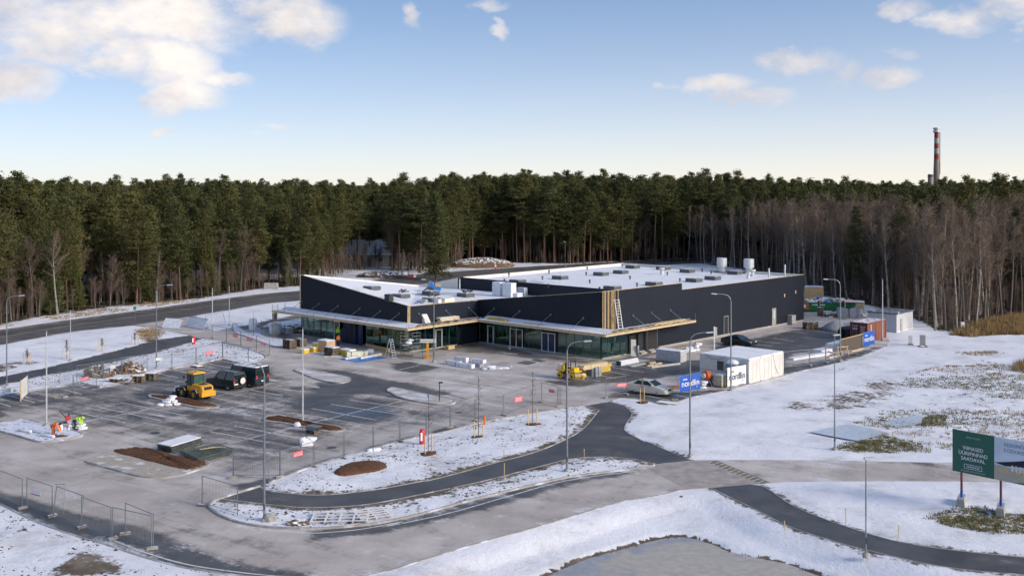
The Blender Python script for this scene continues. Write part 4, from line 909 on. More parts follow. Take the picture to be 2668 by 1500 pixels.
# ------------------------------------------------------------------ trees
def np_mesh(name, v, f, m, smooth=False):
    me = bpy.data.meshes.new(name); v = np.asarray(v, np.float32); f = np.asarray(f, np.int32)
    me.vertices.add(len(v)); me.vertices.foreach_set('co', v.ravel()); me.loops.add(f.size); me.loops.foreach_set('vertex_index', f.ravel())
    me.polygons.add(len(f)); k = f.shape[1]; me.polygons.foreach_set('loop_start', np.arange(0, f.size, k, dtype=np.int32)); me.polygons.foreach_set('loop_total', np.full(len(f), k, np.int32))
    me.update(calc_edges=True); me.materials.append(m)
    if smooth: me.polygons.foreach_set('use_smooth', [True]*len(f))
    return me
def leaf_material(name, a, b_, warm):
    m = bpy.data.materials.new(name); nt, N, L = nodes(m); b = N('ShaderNodeBsdfPrincipled'); o = N('ShaderNodeOutputMaterial'); L(b.outputs[0], o.inputs[0])
    oi = N('ShaderNodeObjectInfo'); g = N('ShaderNodeNewGeometry'); n = N('ShaderNodeTexNoise'); n.inputs['Scale'].default_value = .55; n.inputs['Detail'].default_value = 4; L(g.outputs['Position'], n.inputs['Vector'])
    mr = N('ShaderNodeMapRange'); L(n.outputs['Fac'], mr.inputs[0]); mr.inputs[1].default_value = .32; mr.inputs[2].default_value = .68
    mx = N('ShaderNodeMix'); mx.data_type = 'RGBA'; L(mr.outputs[0], mx.inputs[0]); mx.inputs[6].default_value = (*a, 1); mx.inputs[7].default_value = (*b_, 1)
    m2 = N('ShaderNodeMix'); m2.data_type = 'RGBA'; r2 = N('ShaderNodeMapRange'); L(oi.outputs['Random'], r2.inputs[0]); r2.inputs[1].default_value = .35; r2.inputs[2].default_value = 1.0; r2.inputs[4].default_value = .75
    L(r2.outputs[0], m2.inputs[0]); L(mx.outputs[2], m2.inputs[6]); m2.inputs[7].default_value = (*warm, 1)
    hs = N('ShaderNodeHueSaturation'); L(m2.outputs[2], hs.inputs['Color']); r3 = N('ShaderNodeMapRange'); q = N('ShaderNodeMath'); q.operation = 'FRACT'; q2 = N('ShaderNodeMath'); q2.operation = 'MULTIPLY'; L(oi.outputs['Random'], q2.inputs[0]); q2.inputs[1].default_value = 17.3; L(q2.outputs[0], q.inputs[0]); L(q.outputs[0], r3.inputs[0]); r3.inputs[3].default_value = .72; r3.inputs[4].default_value = 1.3
    L(r3.outputs[0], hs.inputs['Value']); L(hs.outputs[0], b.inputs['Base Color']); b.inputs['Roughness'].default_value = .75; b.inputs['Specular IOR Level'].default_value = .15
    return m
M['pine_leaf'] = leaf_material('pine_needles', (.052,.062,.024), (.100,.108,.038), (.125,.112,.038))
M['spruce_leaf'] = leaf_material('spruce_needles', (.044,.062,.022), (.084,.100,.034), (.100,.106,.030))
M['pine_bark'] = mat('pine_bark', (.135,.078,.048), .9, var=.35, scale=1.2, objrand=.3)
M['birch_bark'] = mat('birch_bark', (.29,.26,.225), .85, var=.25, scale=2.2, objrand=.35, tint=(.06,.05,.045), tscale=2.4, trange=(.55,.65))
M['grey_bark'] = mat('grey_bark', (.12,.098,.082), .9, var=.3, scale=1.6, objrand=.3)
M['twigs'] = mat('bare_twigs', (.15,.108,.078), .9, var=.3, scale=.8, objrand=.3)
def trunk_mesh(name, h, r, m, rs, bend=.4, n=7, top=.12):
    k = 9; v = []; ph = rs.uniform(0, 6.28)
    for i in range(k):
        f_ = i / (k-1); z = h * f_; rad = r * (1 - f_ * (1 - top)) * (1.25 if i == 0 else 1); bx, by = bend * math.sin(f_ * 2.6 + ph) - bend * math.sin(ph), bend * math.cos(f_ * 2.2 + ph) - bend * math.cos(ph)
        for j in range(n): a = 2*math.pi*j/n; v.append((bx + rad*math.cos(a), by + rad*math.sin(a), z))
    f = [(i*n + j, i*n + (j+1) % n, (i+1)*n + (j+1) % n, (i+1)*n + j) for i in range(k-1) for j in range(n)]
    return np.array(v), f, lambda z: np.array([bend * math.sin(z/h * 2.6 + ph) - bend * math.sin(ph), bend * math.cos(z/h * 2.2 + ph) - bend * math.cos(ph)])
def cards(cen, size, rs, flat=.5, asp=.45):
    """many small leaf-spray faces: a bent quad each"""
    n = len(cen); d = rs.normal(size=(n,3)); d[:,2] *= flat; d /= np.linalg.norm(d, axis=1)[:,None]
    u = rs.normal(size=(n,3)); u[:,2] *= .8; u -= (u*d).sum(1)[:,None]*d; u /= np.linalg.norm(u, axis=1)[:,None]
    s = size * rs.uniform(.6,1.4,(n,1)); w = s * asp
    v = np.stack([cen - d*s*.5 - u*w*.5, cen + d*s*.5 - u*w*.25, cen + d*s*.55 + u*w*.3, cen - d*s*.4 + u*w*.5], 1).reshape(-1,3)
    return v, np.arange(n*4).reshape(-1,4)
def limbs(segs, n=4):
    v = []; f = []
    for (a, b, r0, r1) in segs:
        a, b = np.array(a), np.array(b); d = (b-a)/max(1e-6, np.linalg.norm(b-a)); up = np.array([0,0,1.]) if abs(d[2]) < .9 else np.array([1.,0,0]); r = np.cross(d, up); r /= np.linalg.norm(r); u = np.cross(r, d); k = len(v)
        for (p, q) in ((a, r0), (b, r1)):
            for j in range(n): t = 2*math.pi*j/n; v.append(p + (r*math.cos(t) + u*math.sin(t))*q)
        f += [(k+j, k+(j+1) % n, k+n+(j+1) % n, k+n+j) for j in range(n)]
    return v, f
def make_pine(i, h=22.0, crown0=.42, rad=3.0, dens=1.0, kind='pine'):
    rs = np.random.RandomState(100 + i); tv, tf, cen = trunk_mesh('t', h*.97, .24, None, rs, .35)
    segs = []; C = []
    z = h * crown0
    while z < h * .985:
        f_ = (z/h - crown0)/(1 - crown0)
        if kind == 'pine': rmax = rad * (.55 + .75*math.sin(min(1, f_*1.15 + .12)*math.pi*.80)) * (1 - .78*max(0, f_-.55)/.45)
        else: rmax = rad * (1.05 - f_) * (.75 + .25*(f_ > .06)) + .18
        nb = rs.randint(4,7) if kind == 'pine' else rs.randint(6,9); a0 = rs.uniform(0, 6.28)
        for j in range(nb):
            if rs.rand() < (.16 if kind == 'pine' else .06): continue
            a = a0 + 6.283*j/nb + rs.uniform(-.4,.4); L_ = rmax*rs.uniform(.6,1.15); c = cen(z); rise = (.35*L_*(f_ - .15) if kind == 'pine' else -.18*L_*(1-f_))
            tip = np.array([c[0]+L_*math.cos(a), c[1]+L_*math.sin(a), z + rise + rs.uniform(-.15,.25)]); segs.append(((c[0],c[1],z), tip, .05, .015))
            if kind == 'pine':
                nc = int((36 + 56*L_/rad) * dens); t = np.clip(rs.beta(3.0,1.1,nc), .2, 1.05); sp = .17*L_ + .16
                p = np.array([c[0],c[1],z])*(1-t)[:,None] + tip*t[:,None] + rs.normal(size=(nc,3))*np.array([sp,sp,.24])*(.45+.6*t)[:,None]
            else:
                nc = int((18 + 30*L_/rad) * dens); t = rs.uniform(.15,1.02,nc); sp = .13*L_ + .10
                p = np.array([c[0],c[1],z])*(1-t)[:,None] + tip*t[:,None] + rs.normal(size=(nc,3))*np.array([sp,sp,.13]) + np.array([0,0,-.1])*t[:,None]
            C.append(p)
        z += h*(.030 if kind == 'pine' else .026)*rs.uniform(.8,1.3)
    c = cen(h*.96); p = np.column_stack([c[0]+rs.normal(size=26)*.25, c[1]+rs.normal(size=26)*.25, h*rs.uniform(.93,1.01,26)]); C.append(p)
    # a few dead lower limbs
    for j in range(7):
        z = h*rs.uniform(.2,crown0); a = rs.uniform(0,6.28); cc = cen(z); L_ = rs.uniform(.5,1.8); segs.append(((cc[0],cc[1],z),(cc[0]+L_*math.cos(a), cc[1]+L_*math.sin(a), z + rs.uniform(-.2,.3)), .035, .01))
    lv, lf = limbs(segs); tm = np_mesh('trunk', np.vstack([tv, lv]), tf + [tuple(q + len(tv) for q in x) for x in lf], M['pine_bark'], True)
    cv, cf = cards(np.vstack(C), .33 if kind == 'pine' else .33, rs, .45); cm = np_mesh('crown', cv, cf, M['pine_leaf' if kind == 'pine' else 'spruce_leaf'])
    return tm, cm
def make_bare(i, h=17.0, bark='birch_bark', spread=.22, dens=1.0, c0=.4):
    rs = np.random.RandomState(300 + i); tv, tf, cen = trunk_mesh('t', h*.94, .15 + .004*h, None, rs, .55, top=.10); segs = []; tw = []
    for j in range(int(26*dens)):
        z = h*(c0 + (.93 - c0)*(j + rs.rand())/(26*dens)); f_ = (z/h - c0)/(1-c0); a = rs.uniform(0,6.28); c = cen(z); L_ = h*spread*(1.05 - .75*f_)*rs.uniform(.6,1.2); ang = rs.uniform(.75,1.15)
        p = np.array([c[0],c[1],z]); d = np.array([math.cos(a)*math.cos(ang), math.sin(a)*math.cos(ang), math.sin(ang)]); prev = p; r0 = .055*(1.1-f_)
        for s in range(3):
            d = d + rs.normal(size=3)*.16 + np.array([0,0,.05]); d /= np.linalg.norm(d); nx = prev + d*L_/3; segs.append((prev, nx, r0*(1-s*.3), r0*(.7-s*.3))); 
            for q in range(5):
                b = prev + (nx-prev)*rs.rand(); dd = d + rs.normal(size=3)*.6; dd /= np.linalg.norm(dd); e = b + dd*L_*rs.uniform(.2,.45); tw.append((b, e, .022)); 
                for q2 in range(4): b2 = b + (e-b)*rs.uniform(.3,1); d3 = dd + rs.normal(size=3)*.6; d3 /= np.linalg.norm(d3); tw.append((b2, b2 + d3*L_*rs.uniform(.10,.25), .016))
            prev = nx
    lv, lf = limbs(segs); tm = np_mesh('trunk', np.vstack([tv, lv]), tf + [tuple(q + len(tv) for q in x) for x in lf], M[bark], True)
    v = []; f = []
    for (a, b, r) in tw:
        d = b - a; s = np.cross(d, rs.normal(size=3)); s /= max(1e-6, np.linalg.norm(s)); s2 = np.cross(d, s); s2 /= max(1e-6, np.linalg.norm(s2)); k = len(v); v += [a + s*r, a - s*r*.5 + s2*r*.87, a - s*r*.5 - s2*r*.87, b]; f += [(k,k+1,k+3),(k+1,k+2,k+3),(k+2,k,k+3)]
    return tm, np_mesh('crown', v, f, M['twigs'])
PINES = [make_pine(i, 22, c, r, d) for i, (c, r, d) in enumerate(((.42,2.9,1.0),(.50,2.6,1.0),(.32,3.2,1.0),(.56,2.7,1.1),(.20,3.1,.95),(.44,2.3,1.1),(.36,2.7,.85),(.62,3.3,.9),(.28,2.5,1.0)))]
SPRUCES = [make_pine(20+i, 18, .08, r, 1.0, 'spruce') for i, r in enumerate((3.0,2.6,3.4))]
BARES = [make_bare(0), make_bare(1, 17, 'birch_bark', .20), make_bare(2, 17, 'grey_bark', .24), make_bare(3, 17, 'grey_bark', .20, 1.0, .5), make_bare(4, 17, 'birch_bark', .17, .9, .5), make_bare(5, 17, 'grey_bark', .26, 1.2, .25)]
def plant(name, var, base, h, h0, rz, label, cat, group, w=1.0):
    t = thing(name, label, cat, base, rz, group); k = h / h0; t.scale = (k*w, k*w, k)
    link('trunk', var[0], t); link('crown', var[1], t); return t
def skyline(px):   # photo row of the tree tops along the horizon
    return np.interp(px, [-300,0,60,230,440,470,560,700,960,1050,1150,1250,1500,1700,1900,2080,2200,2300,2450,2668,3000], [442,446,448,476,470,462,472,476,474,466,452,447,449,452,452,460,470,474,478,478,478])
fr = np.random.RandomState(21); taken = []
def free(x, y, d):
    for (a, b) in taken:
        if (a-x)**2 + (b-y)**2 < d*d: return False
    taken.append((x, y)); return True
HOUSES = [at(21,210,920), at(1,0,0) if False else G(515,690), G(640,678), G(950,668)]
def near_house(x, y): return any((h_.x-x)**2 + (h_.y-y)**2 < 60 for h_ in HOUSES)
cand = []
for k in range(5200):
    px = fr.uniform(-330, 3000); ye = H*F/(forest_edge_px(px) - HY); deep = fr.rand()**1.35*150
    y = ye + 2.5 + deep; x = (px - CX)/F*y
    cand.append((deep, px, x, y))
cand.sort()
front = []; back = []
for (deep, px, x, y) in cand:
    if deep > 4 and near_house(x, y): continue
    if px < 1000 and deep < 22 and fr.rand() < .30: continue
    if any(abs(px - hp) < hw_ and deep < 75 for hp, hw_ in ((545,44),(440,28),(705,34),(950,62),(235,20))) and fr.rand() < .78: continue
    if not free(x, y, (2.0 if px > 2050 else 2.5) if deep < 40 else 3.4): continue
    (front if deep < 46 else back).append((deep, px, x, y))
def lab_pine(px, deep):
    zones = [(60,'at the far left edge of the forest'),(180,'behind the pale trunked bare trees left of the second lamp'),(330,'in the forest left of the second lamp'),(430,'behind the second lamp from the left'),(540,'around the gabled house on the left'),(640,'above the two leaning white sheets'),(760,'left of the wing corner'),(880,'right above the high corner of the wing'),(1000,'behind the long low house'),(1110,'left of the lone broad pine'),(1200,'just right of the lone broad pine'),(1320,'behind the earth mound'),(1440,'behind the far lamp on the road'),(1560,'behind the back corner of the flat roof'),(1700,'behind the rear parapet of the flat roof'),(1830,'left of the roof fans'),(1960,'behind the roof fans'),(2110,'behind the rear right corner of the building'),(2300,'above the birches behind the red container'),(2480,'left of the banded chimney above the bare wood')]
    row = 'front row pine ' if deep < 8 else ('second row pine ' if deep < 20 else 'pine deeper in the forest ')
    for z_, w_ in zones:
        if px < z_: return row + w_, 'pines ' + w_
    return row + 'at the far right above the bare wood', 'pines at the far right'
npine = nbare = nspr = 0; rest = []
for (deep, px, x, y) in front + back:
    bare_zone = np.interp(px, [-400,40,330,420,480,900,1560,1700,1950,2050,3000], [.6,.55,.5,.25,.30,.10,.06,.30,.75,.96,.97]); bare_depth = np.interp(px, [-400,420,900,1700,1950,2150,3000], [16,15,8,14,30,58,64])
    r = fr.rand(); bare = deep < bare_depth and r < bare_zone * (1.0 if deep < bare_depth*.75 else .6)
    if not bare and deep < 12 and px < 760 and fr.rand() < .35: kind = 's'
    else: kind = 'b' if bare else 'p'
    if kind == 'p':
        Y = y; h = np.interp(px, [0,1700,2200,2500], [18.6,18.7,19.6,20.3]) + (HY - skyline(px)) * Y / F + fr.normal()*1.2 - (5*fr.rand()**2 if deep < 15 else 0) + (2.2 if fr.rand() < .10 else 0); h = min(h, 28)
        if px > 2000: h -= 1.0
    elif kind == 's': h = fr.uniform(9,16)
    else:
        h = fr.uniform(12,17) + (2.0 if px > 1900 else (-3 if px < 480 else 0)) + (1.5 if deep > 25 else 0)
    rz = fr.uniform(0,6.28); w = fr.uniform(.85,1.2)
    vi = fr.randint(9) if kind == 'p' else fr.randint(6)
    if kind == 'p' and px < 900 and deep < 14: vi = [2,4,8,2,0,5,6,4,8][vi]
    if kind == 'p' and npine < 290 and deep < 60:
        l, g = lab_pine(px, deep); plant('pine_tree', PINES[vi], (x,y,0), h, 22, rz, l, 'tree', g, w); npine += 1
    elif kind == 's' and nspr < 60:
        plant('spruce_tree', SPRUCES[vi % 3], (x,y,0), h, 18, rz, 'small conical evergreen at the roadside edge of the left forest', 'tree', 'evergreens along the roadside', w); nspr += 1
    elif kind == 'b' and nbare < 290:
        row = 'front' if deep < 7 else ('second row' if deep < 18 else 'farther'); vi = [2,3,5,2,4,1][vi] if px > 2150 else vi
        v = BARES[vi] if px > 480 else BARES[[0,2,3,5,2,5][vi]]
        for z_, w_ in ((120,'left of the first lamp'),(300,'between the first two lamps'),(480,'right of the second lamp'),(760,'left of the wing corner'),(1200,'behind the left wing'),(1650,'behind the flat roof'),(1850,'left of the roof fans'),(2000,'behind the roof fans'),(2120,'at the rear right corner of the building'),(2220,'behind the green skip'),(2300,'behind the red container'),(2400,'behind the grey hut'),(2470,'right of the grey hut'),(2560,'above the straw grass'),(9999,'at the far right edge')):
            if px < z_: break
        l, g = row + (' white barked' if vi in (0,1,4) else ' grey barked') + ' bare tree ' + w_, 'bare trees ' + w_
        plant('bare_tree', v, (x,y,0), h, 17, rz, l, 'tree', g, w); nbare += 1
    else: rest.append((kind, x, y, h, rz, w, vi))
for k in range(700):
    px = fr.uniform(-330, 3000); y = H*F/(forest_edge_px(px) - HY) + fr.uniform(150, 520); rest.append(('p', (px-CX)/F*y, y, fr.normal()*1.3 + 21.3 + 1.2*(fr.rand() < .15), fr.uniform(0,6.28), 1, fr.randint(9)))
# individual trees that stand out
def special(name, var, px, py, topy, h0, label, w=1.0, rz=0.3):
    b = G(px, py); h = H*(py - topy)/(py - HY); return plant(name, var, b, h, h0, rz, label, 'tree', None, w)
special('pine_tree', SPRUCES[2], 1136, 729, 503, 18, 'large broad pine standing alone by the road behind the left wing', 1.05)
special('pine_tree', PINES[5], 474, 742, 456, 22, 'tallest pine top breaking the skyline at the left', .85)
special('spruce_tree', SPRUCES[0], 372, 786, 606, 18, 'bushy green conifer at the roadside behind the left lamp', 1.35)
special('spruce_tree', SPRUCES[1], 590, 758, 620, 18, 'low green conifer by the road right of the snowy houses', 1.3)
special('bare_tree', BARES[5], 18, 820, 545, 17, 'big forked leafless tree at the far left edge', 1.3)
special('bare_tree', BARES[0], 150, 822, 590, 17, 'pale trunked bare tree beside the road at the left', 1.1)
special('bare_tree', BARES[1], 1914, 703, 545, 17, 'leaning forked white birch behind the roof fans', .8)
special('bare_tree', BARES[4], 1990, 708, 520, 17, 'tall white birch right of the second roof fan', .8)
special('bare_tree', BARES[4], 2178, 783, 560, 17, 'straight white birch behind the green skip', .8)
special('bare_tree', BARES[4], 2315, 806, 560, 17, 'straight white birch behind the grey hut', .8)
special('bare_tree', BARES[1], 2437, 863, 600, 17, 'nearest slender birch at the edge of the right wood', .75)
special('bare_tree', BARES[1], 2572, 826, 640, 17, 'small pale birch near the straw grass at the right', .8)
special('bare_tree', BARES[2], 750, 745, 640, 17, 'thin bare tree beside the left corner of the wing', .7)
# the rest of the wood reads as one mass
def forest_mass(name, rows, variants, h0, label):
    me = bpy.data.meshes.new(name); me.from_pydata([(r[1], r[2], 0) for r in rows], [], [])
    for nm, ty, vals in (('rot', 'FLOAT', [r[4] for r in rows]), ('sc', 'FLOAT', [r[3]/h0 for r in rows]), ('vi', 'INT', [r[6] % len(variants) for r in rows])):
        me.attributes.new(nm, ty, 'POINT').data.foreach_set('value', vals)
    o = link(name, me); tag(o, label, kind='stuff')
    ng = bpy.data.node_groups.new(name, 'GeometryNodeTree'); ng.interface.new_socket('Geometry', in_out='INPUT', socket_type='NodeSocketGeometry'); ng.interface.new_socket('Geometry', in_out='OUTPUT', socket_type='NodeSocketGeometry')
    N, L = ng.nodes.new, ng.links.new; gi, go = N('NodeGroupInput'), N('NodeGroupOutput'); join = N('GeometryNodeJoinGeometry')
    def attr(nm, ty):
        a = N('GeometryNodeInputNamedAttribute'); a.data_type = ty; a.inputs[0].default_value = nm; return a.outputs[0]
    for k, (tm, cm) in enumerate(variants):
        for me_ in (tm, cm):
            src = bpy.data.objects.new(name + '_source', me_)
            oi = N('GeometryNodeObjectInfo'); oi.inputs[0].default_value = src; oi.inputs['As Instance'].default_value = True
            ip = N('GeometryNodeInstanceOnPoints'); L(gi.outputs[0], ip.inputs['Points']); L(oi.outputs['Geometry'], ip.inputs['Instance'])
            cp_ = N('FunctionNodeCompare'); cp_.data_type = 'INT'; cp_.operation = 'EQUAL'; L(attr('vi', 'INT'), cp_.inputs[2]); cp_.inputs[3].default_value = k; L(cp_.outputs[0], ip.inputs['Selection'])
            cx = N('ShaderNodeCombineXYZ'); L(attr('rot', 'FLOAT'), cx.inputs[2]); L(cx.outputs[0], ip.inputs['Rotation'])
            L(attr('sc', 'FLOAT'), ip.inputs['Scale']); L(ip.outputs[0], join.inputs[0])
    L(join.outputs[0], go.inputs[0]); md = o.modifiers.new('trees', 'NODES'); md.node_group = ng
forest_mass('pine_forest', [r for r in rest if r[0] == 'p'], PINES, 22, 'dense dark pine forest filling the background')
rb = [r for r in rest if r[0] != 'p']
# thin shrubs and saplings along the forest edge, too many to count
und = []
for k in range(800):
    px = fr.uniform(-250, 2900); ye = H*F/(forest_edge_px(px) - HY); y = ye + fr.uniform(.5, 14); x = (px - CX)/F*y; und.append(('b', x, y, fr.uniform(2.2,7.0), fr.uniform(0,6.28), 1, fr.randint(6)))
forest_mass('undergrowth', und + rb, [BARES[2], BARES[5]], 17, 'brown leafless undergrowth along the forest edge')
print('trees', npine, nspr, nbare, len(rest))
# ------------------------------------------------------------------ generic props
AX = R(46.2); AL = R(-42.2); GR = R(54.2); GL = R(-36.0)
def bevel(o, w=.03, seg=2):
    m = o.modifiers.new('bevel', 'BEVEL'); m.width = w; m.segments = seg; m.limit_method = 'ANGLE'; return o
def one(name, m, fn, label, cat, loc, rz=0.0, group=None, smooth=False):
    mb = MB(); fn(mb); o = mb.build(name, m, None, smooth); o.location = loc; o.rotation_euler = (0, 0, rz); return tag(o, label, cat, group)
def sub(parent, name, m, fn, smooth=False, label=None):
    mb = MB(); fn(mb); o = mb.build(name, m, parent, smooth)
    if label: o['label'] = label
    return o
def text(parent, body, size, loc, rot, m, name='lettering', align='CENTER', sx=1.0, ext=.004):
    cu = bpy.data.curves.new(name, 'FONT'); cu.body = body; cu.size = size; cu.align_x = align; cu.align_y = 'CENTER'; cu.extrude = ext; cu.resolution_u = 3
    t = bpy.data.objects.new(name, cu); me = bpy.data.meshes.new_from_object(t); me.materials.clear(); me.materials.append(m)
    o = link(name, me, parent); o.location = loc; o.rotation_euler = rot; o.scale = (sx, 1, 1); bpy.data.objects.remove(t); return o
def pack(name, label, cat, loc, d, rz, m, group=None, rows=1, cols=1, strap=None, snow=None):
    """a stacked pack of boards or boxes: separate courses, straps, optional snow lid"""
    t = thing(name, label, cat, loc, rz, group); L_, W_, H_ = d; rr = random.Random(int(loc[0]*13 + loc[1]*7)); h = H_/rows; w = W_/cols
    for r_ in range(rows):
        for c in range(cols):
            sub(t, 'board' if rows > 1 else 'pack_body', m, lambda b: b.box((rr.uniform(-.03,.03)*L_, -W_/2 + w*(c+.5), h*(r_+.5)), (L_*rr.uniform(.94,1.0), w*.94, h*.93)))
    if strap is not None:
        for k in (-.3, .3): sub(t, 'strap', strap, lambda b: (b.box((k*L_,0,H_+.012), (.05,W_+.03,.02)), b.box((k*L_,-W_/2-.012,H_/2), (.05,.02,H_)), b.box((k*L_,W_/2+.012,H_/2), (.05,.02,H_))))
    if snow: sub(t, 'snow_cover', M['snow'], lambda b: b.box((0,0,H_+.04), (L_*.97,W_*.95,snow), tx=.96, ty=.94))
    return t
def pallet_stack(label, loc, rz, n, tilt=0.0, group='stacked wooden pallets', m=None, L_=1.2, W_=.9, snow=0):
    t = thing('pallet_stack', label, 'pallets', loc, rz, group); rr = random.Random(n + int(loc[0]*10)); m = m or M['timber_old']
    for k in range(n):
        z = k*.15; a = rr.uniform(-.06,.06)
        def f(b):
            for j in range(5): b.box((0, -W_/2 + W_*(j+.5)/5, z+.13), (L_,W_/5*.72,.025), a)
            for j in (-1,0,1): b.box((j*L_*.42,0,z+.06), (.1,W_,.1), a)
        o = sub(t, 'pallet', m, f); o.rotation_euler = (tilt*k/max(1,n-1), 0, 0)
    if snow: sub(t, 'snow_cover', M['snow'], lambda b: b.box((0,0,n*.15+.03), (L_*.95,W_*.93,.07), tx=.93, ty=.9))
    return t
def sack_mesh(name, m, seed, sx=.8, sy=.55, sz=.22):
    mb = MB(); mb.blob((0,0,sz*.62), (sx/2,sy/2,sz*.8), 2, .26, seed, -sz*.6); return mb.mesh(name, m)
def sack_pile(name, label, loc, rz, spots, m, cat='sacks', size=(.85,.6,.2)):
    t = thing(name, label, cat, loc, rz); me = [sack_mesh('sack', m, s, *size) for s in (1,2,3)]
    for i, (x, y, z, a) in enumerate(spots): o = link('sack', me[i % 3], t); o.location = (x, y, z); o.rotation_euler = (0, 0, a)
    return t
def big_bag(label, loc, rz, m, w=.95, h=1.35, stacked=1):
    t = thing('bulk_bag', label, 'bulk bag', loc, rz, 'white bulk bags on the plaza')
    def f(b):
        rings = []
        for z, k in ((0,.86),(.15,1.0),(h*.5,1.06),(h*.85,1.0),(h*.97,.86),(h,.5)):
            rings.append([(k*w/2*x*(1 + .05*math.sin(9*z + 5*x + 3*y)), k*w/2*y*(1 + .05*math.cos(7*z + 4*y)), z) for x, y in ((-1,-.6),(-1,.6),(-.6,1),(.6,1),(1,.6),(1,-.6),(.6,-1),(-.6,-1))])
        b.loft(rings)
    sub(t, 'bag_body', m, f, 45)
    for x in (-1,1):
        for y in (-1,1): sub(t, 'loop', m, lambda b: b.tube([(x*w*.38,y*w*.38,h*.93),(x*w*.42,y*w*.40,h+.18),(x*w*.30,y*w*.38,h+.22),(x*w*.25,y*w*.36,h*.96)], .02, 5))
    return t
def roll(name, label, cat, loc, rz, L_, r, m, group=None, up=False, z=0.0):
    t = thing(name, label, cat, loc, rz, group)
    if up: sub(t, 'roll_body', m, lambda b: b.lathe((0,0,0), [(r*.96,0),(r,.04),(r,L_-.05),(r*.9,L_)], 14), 40); sub(t, 'core', M['timber_old'], lambda b: b.lathe((0,0,L_-.01), [(r*.25,0),(r*.25,.03)], 8))
    else: sub(t, 'roll_body', m, lambda b: b.lathe((-L_/2,0,r+z), [(r*.9,0),(r,.03),(r,L_-.03),(r*.9,L_)], 14, 'x'), 40); sub(t, 'core', M['timber_old'], lambda b: b.lathe((-L_/2-.02,0,r+z), [(r*.25,0),(r*.25,L_+.04)], 8, 'x'))
    return t
def plank(name, label, a, b_, w, h, m, cat='plank', group=None, z0=0.0):
    a, b_ = Vector(a), Vector(b_); d = b_ - a; c = (a + b_)/2; rz = math.atan2(d.y, d.x); L_ = Vector((d.x, d.y)).length
    return one(name, m, lambda q: q.box((0,0,h/2), (L_,w,h)), label, cat, (c.x, c.y, z0), rz, group)

# ------------------------------------------------------------------ lamp posts and masts
def lamp(label, base, top, arm, group='street lamps', armlen=1.7, name='lamp_post'):
    """base and top: photo positions; arm: +1 right, -1 left, 0 none (world direction along X)"""
    b = G(*base); h = H - (top[1] - HY)*b.y/F; t = thing(name, label, 'lamp post' if arm is not None else 'pole', b, 0, group)
    r0 = .085 if h > 7 else .06
    if arm is None:
        sub(t, 'pole', M['steel_pale'], lambda q: q.tube([(0,0,0),(0,0,h*.5),(0,0,h)], [r0,r0*.8,r0*.55], 8), 40); sub(t, 'cap', M['steel'], lambda q: q.lathe((0,0,h), [(.06,0),(.06,.06),(.02,.09)], 8))
    else:
        a = arm; hh = h - .15
        pts = [(0,0,0),(0,0,hh*.55),(0,0,hh-.7),(a*.10,0,hh-.3),(a*.35,0,hh-.05),(a*.8,0,hh+.07),(a*(armlen-.4),0,hh+.12)]
        if armlen <= .6: pts = [(0,0,hh*k_/6) for k_ in range(6)] + [(0,0,hh+.1)]; armlen = .3
        sub(t, 'pole', M['steel'] , lambda q: q.tube(pts, [r0,r0*.8,r0*.62,.048,.044,.04,.038], 8), 40)
        sub(t, 'lamp_head', M['steel_pale'], lambda q: q.box((a*(armlen-.12),0,hh+.12), (.62,.26,.09), 0, -.07*a, 0, .8, .7))
        sub(t, 'service_hatch', M['steel_dark'], lambda q: q.box((0,-r0,1.0), (.09,.02,.35)))
    sub(t, 'foot', M['concrete'], lambda q: q.lathe((0,0,0), [(.22,0),(.22,.22),(.15,.28)], 10))
    return t
lamp('lamp post at the far left edge beside the footpath', P(1,63,1120), P(1,57,250), 1)
lamp('lamp post behind the rubble heaps on the left island', P(1,1475,945), P(1,1470,150), 1)
lamp('nearest lamp post, on the snowy wedge by the flat white pallets', P(7,683,1300), P(11,2100,110), -1, armlen=1.2)
lamp('lamp post standing on the plaza in front of the inner corner', P(3,1740,1060), P(3,1720,280), -1, armlen=1.4)
lamp('lamp post between the curving footpath and the access road', P(27,1728,830), P(4,1220,858), 1)
lamp('lamp post on the snow slope left of the white banner', P(28,1603,135), P(5,640,690), 1)
lamp('lamp post directly in front of the white site cabins', P(5,980,1183), P(5,970,368), -1, armlen=1.9)
lamp('lamp post beside the timber trestles at the right edge of the lot', P(6,712,780), P(6,690,85), -1, armlen=1.9)
lamp('lamp post in the snowy field seen end-on near the frozen puddle', P(8,665,400), P(6,668,550), 1, armlen=.5)
lamp('short lamp post beside the footpath below the billboard', P(8,927,1290), P(8,912,455), 1, armlen=.5)
lamp('distant lamp post on the road behind the flat roof', P(22,262,1062), P(22,258,830), -1, armlen=.6)
lamp('bare mast at the end of the lot beside the red container', P(6,1066,600), P(6,1072,90), None, 'bare masts')
lamp('bare mast on the snowy island where two men work', P(12,797,1120), P(1,455,590), None, 'bare masts')
lamp('bare mast beside the footpath at the left', P(1,665,870), P(1,660,395), None, 'bare masts')
lamp('left one of two bare masts by the leaning white sheets', P(1,2003,658), P(1,2010,185), None, 'bare masts')
lamp('right one of two bare masts by the leaning white sheets', P(1,2162,540), P(1,2152,165), None, 'bare masts')
lamp('bare mast on the narrow mulch island in the lot', P(7,1045,368), P(3,497,750), None, 'bare masts')
t = thing('bollard_lamp', 'short dark post with a small lamp on the frosty island', 'lamp post', at(27,525,168)); hb = H*(P(27,525,168)[1] - P(3,1790,1245)[1])/(P(27,525,168)[1]-HY)
sub(t, 'pole', M['steel_dark'], lambda q: q.tube([(0,0,0),(0,0,hb)], .05, 8)); sub(t, 'lamp_head', M['steel_dark'], lambda q: q.box((.12,0,hb-.08), (.4,.16,.14)))
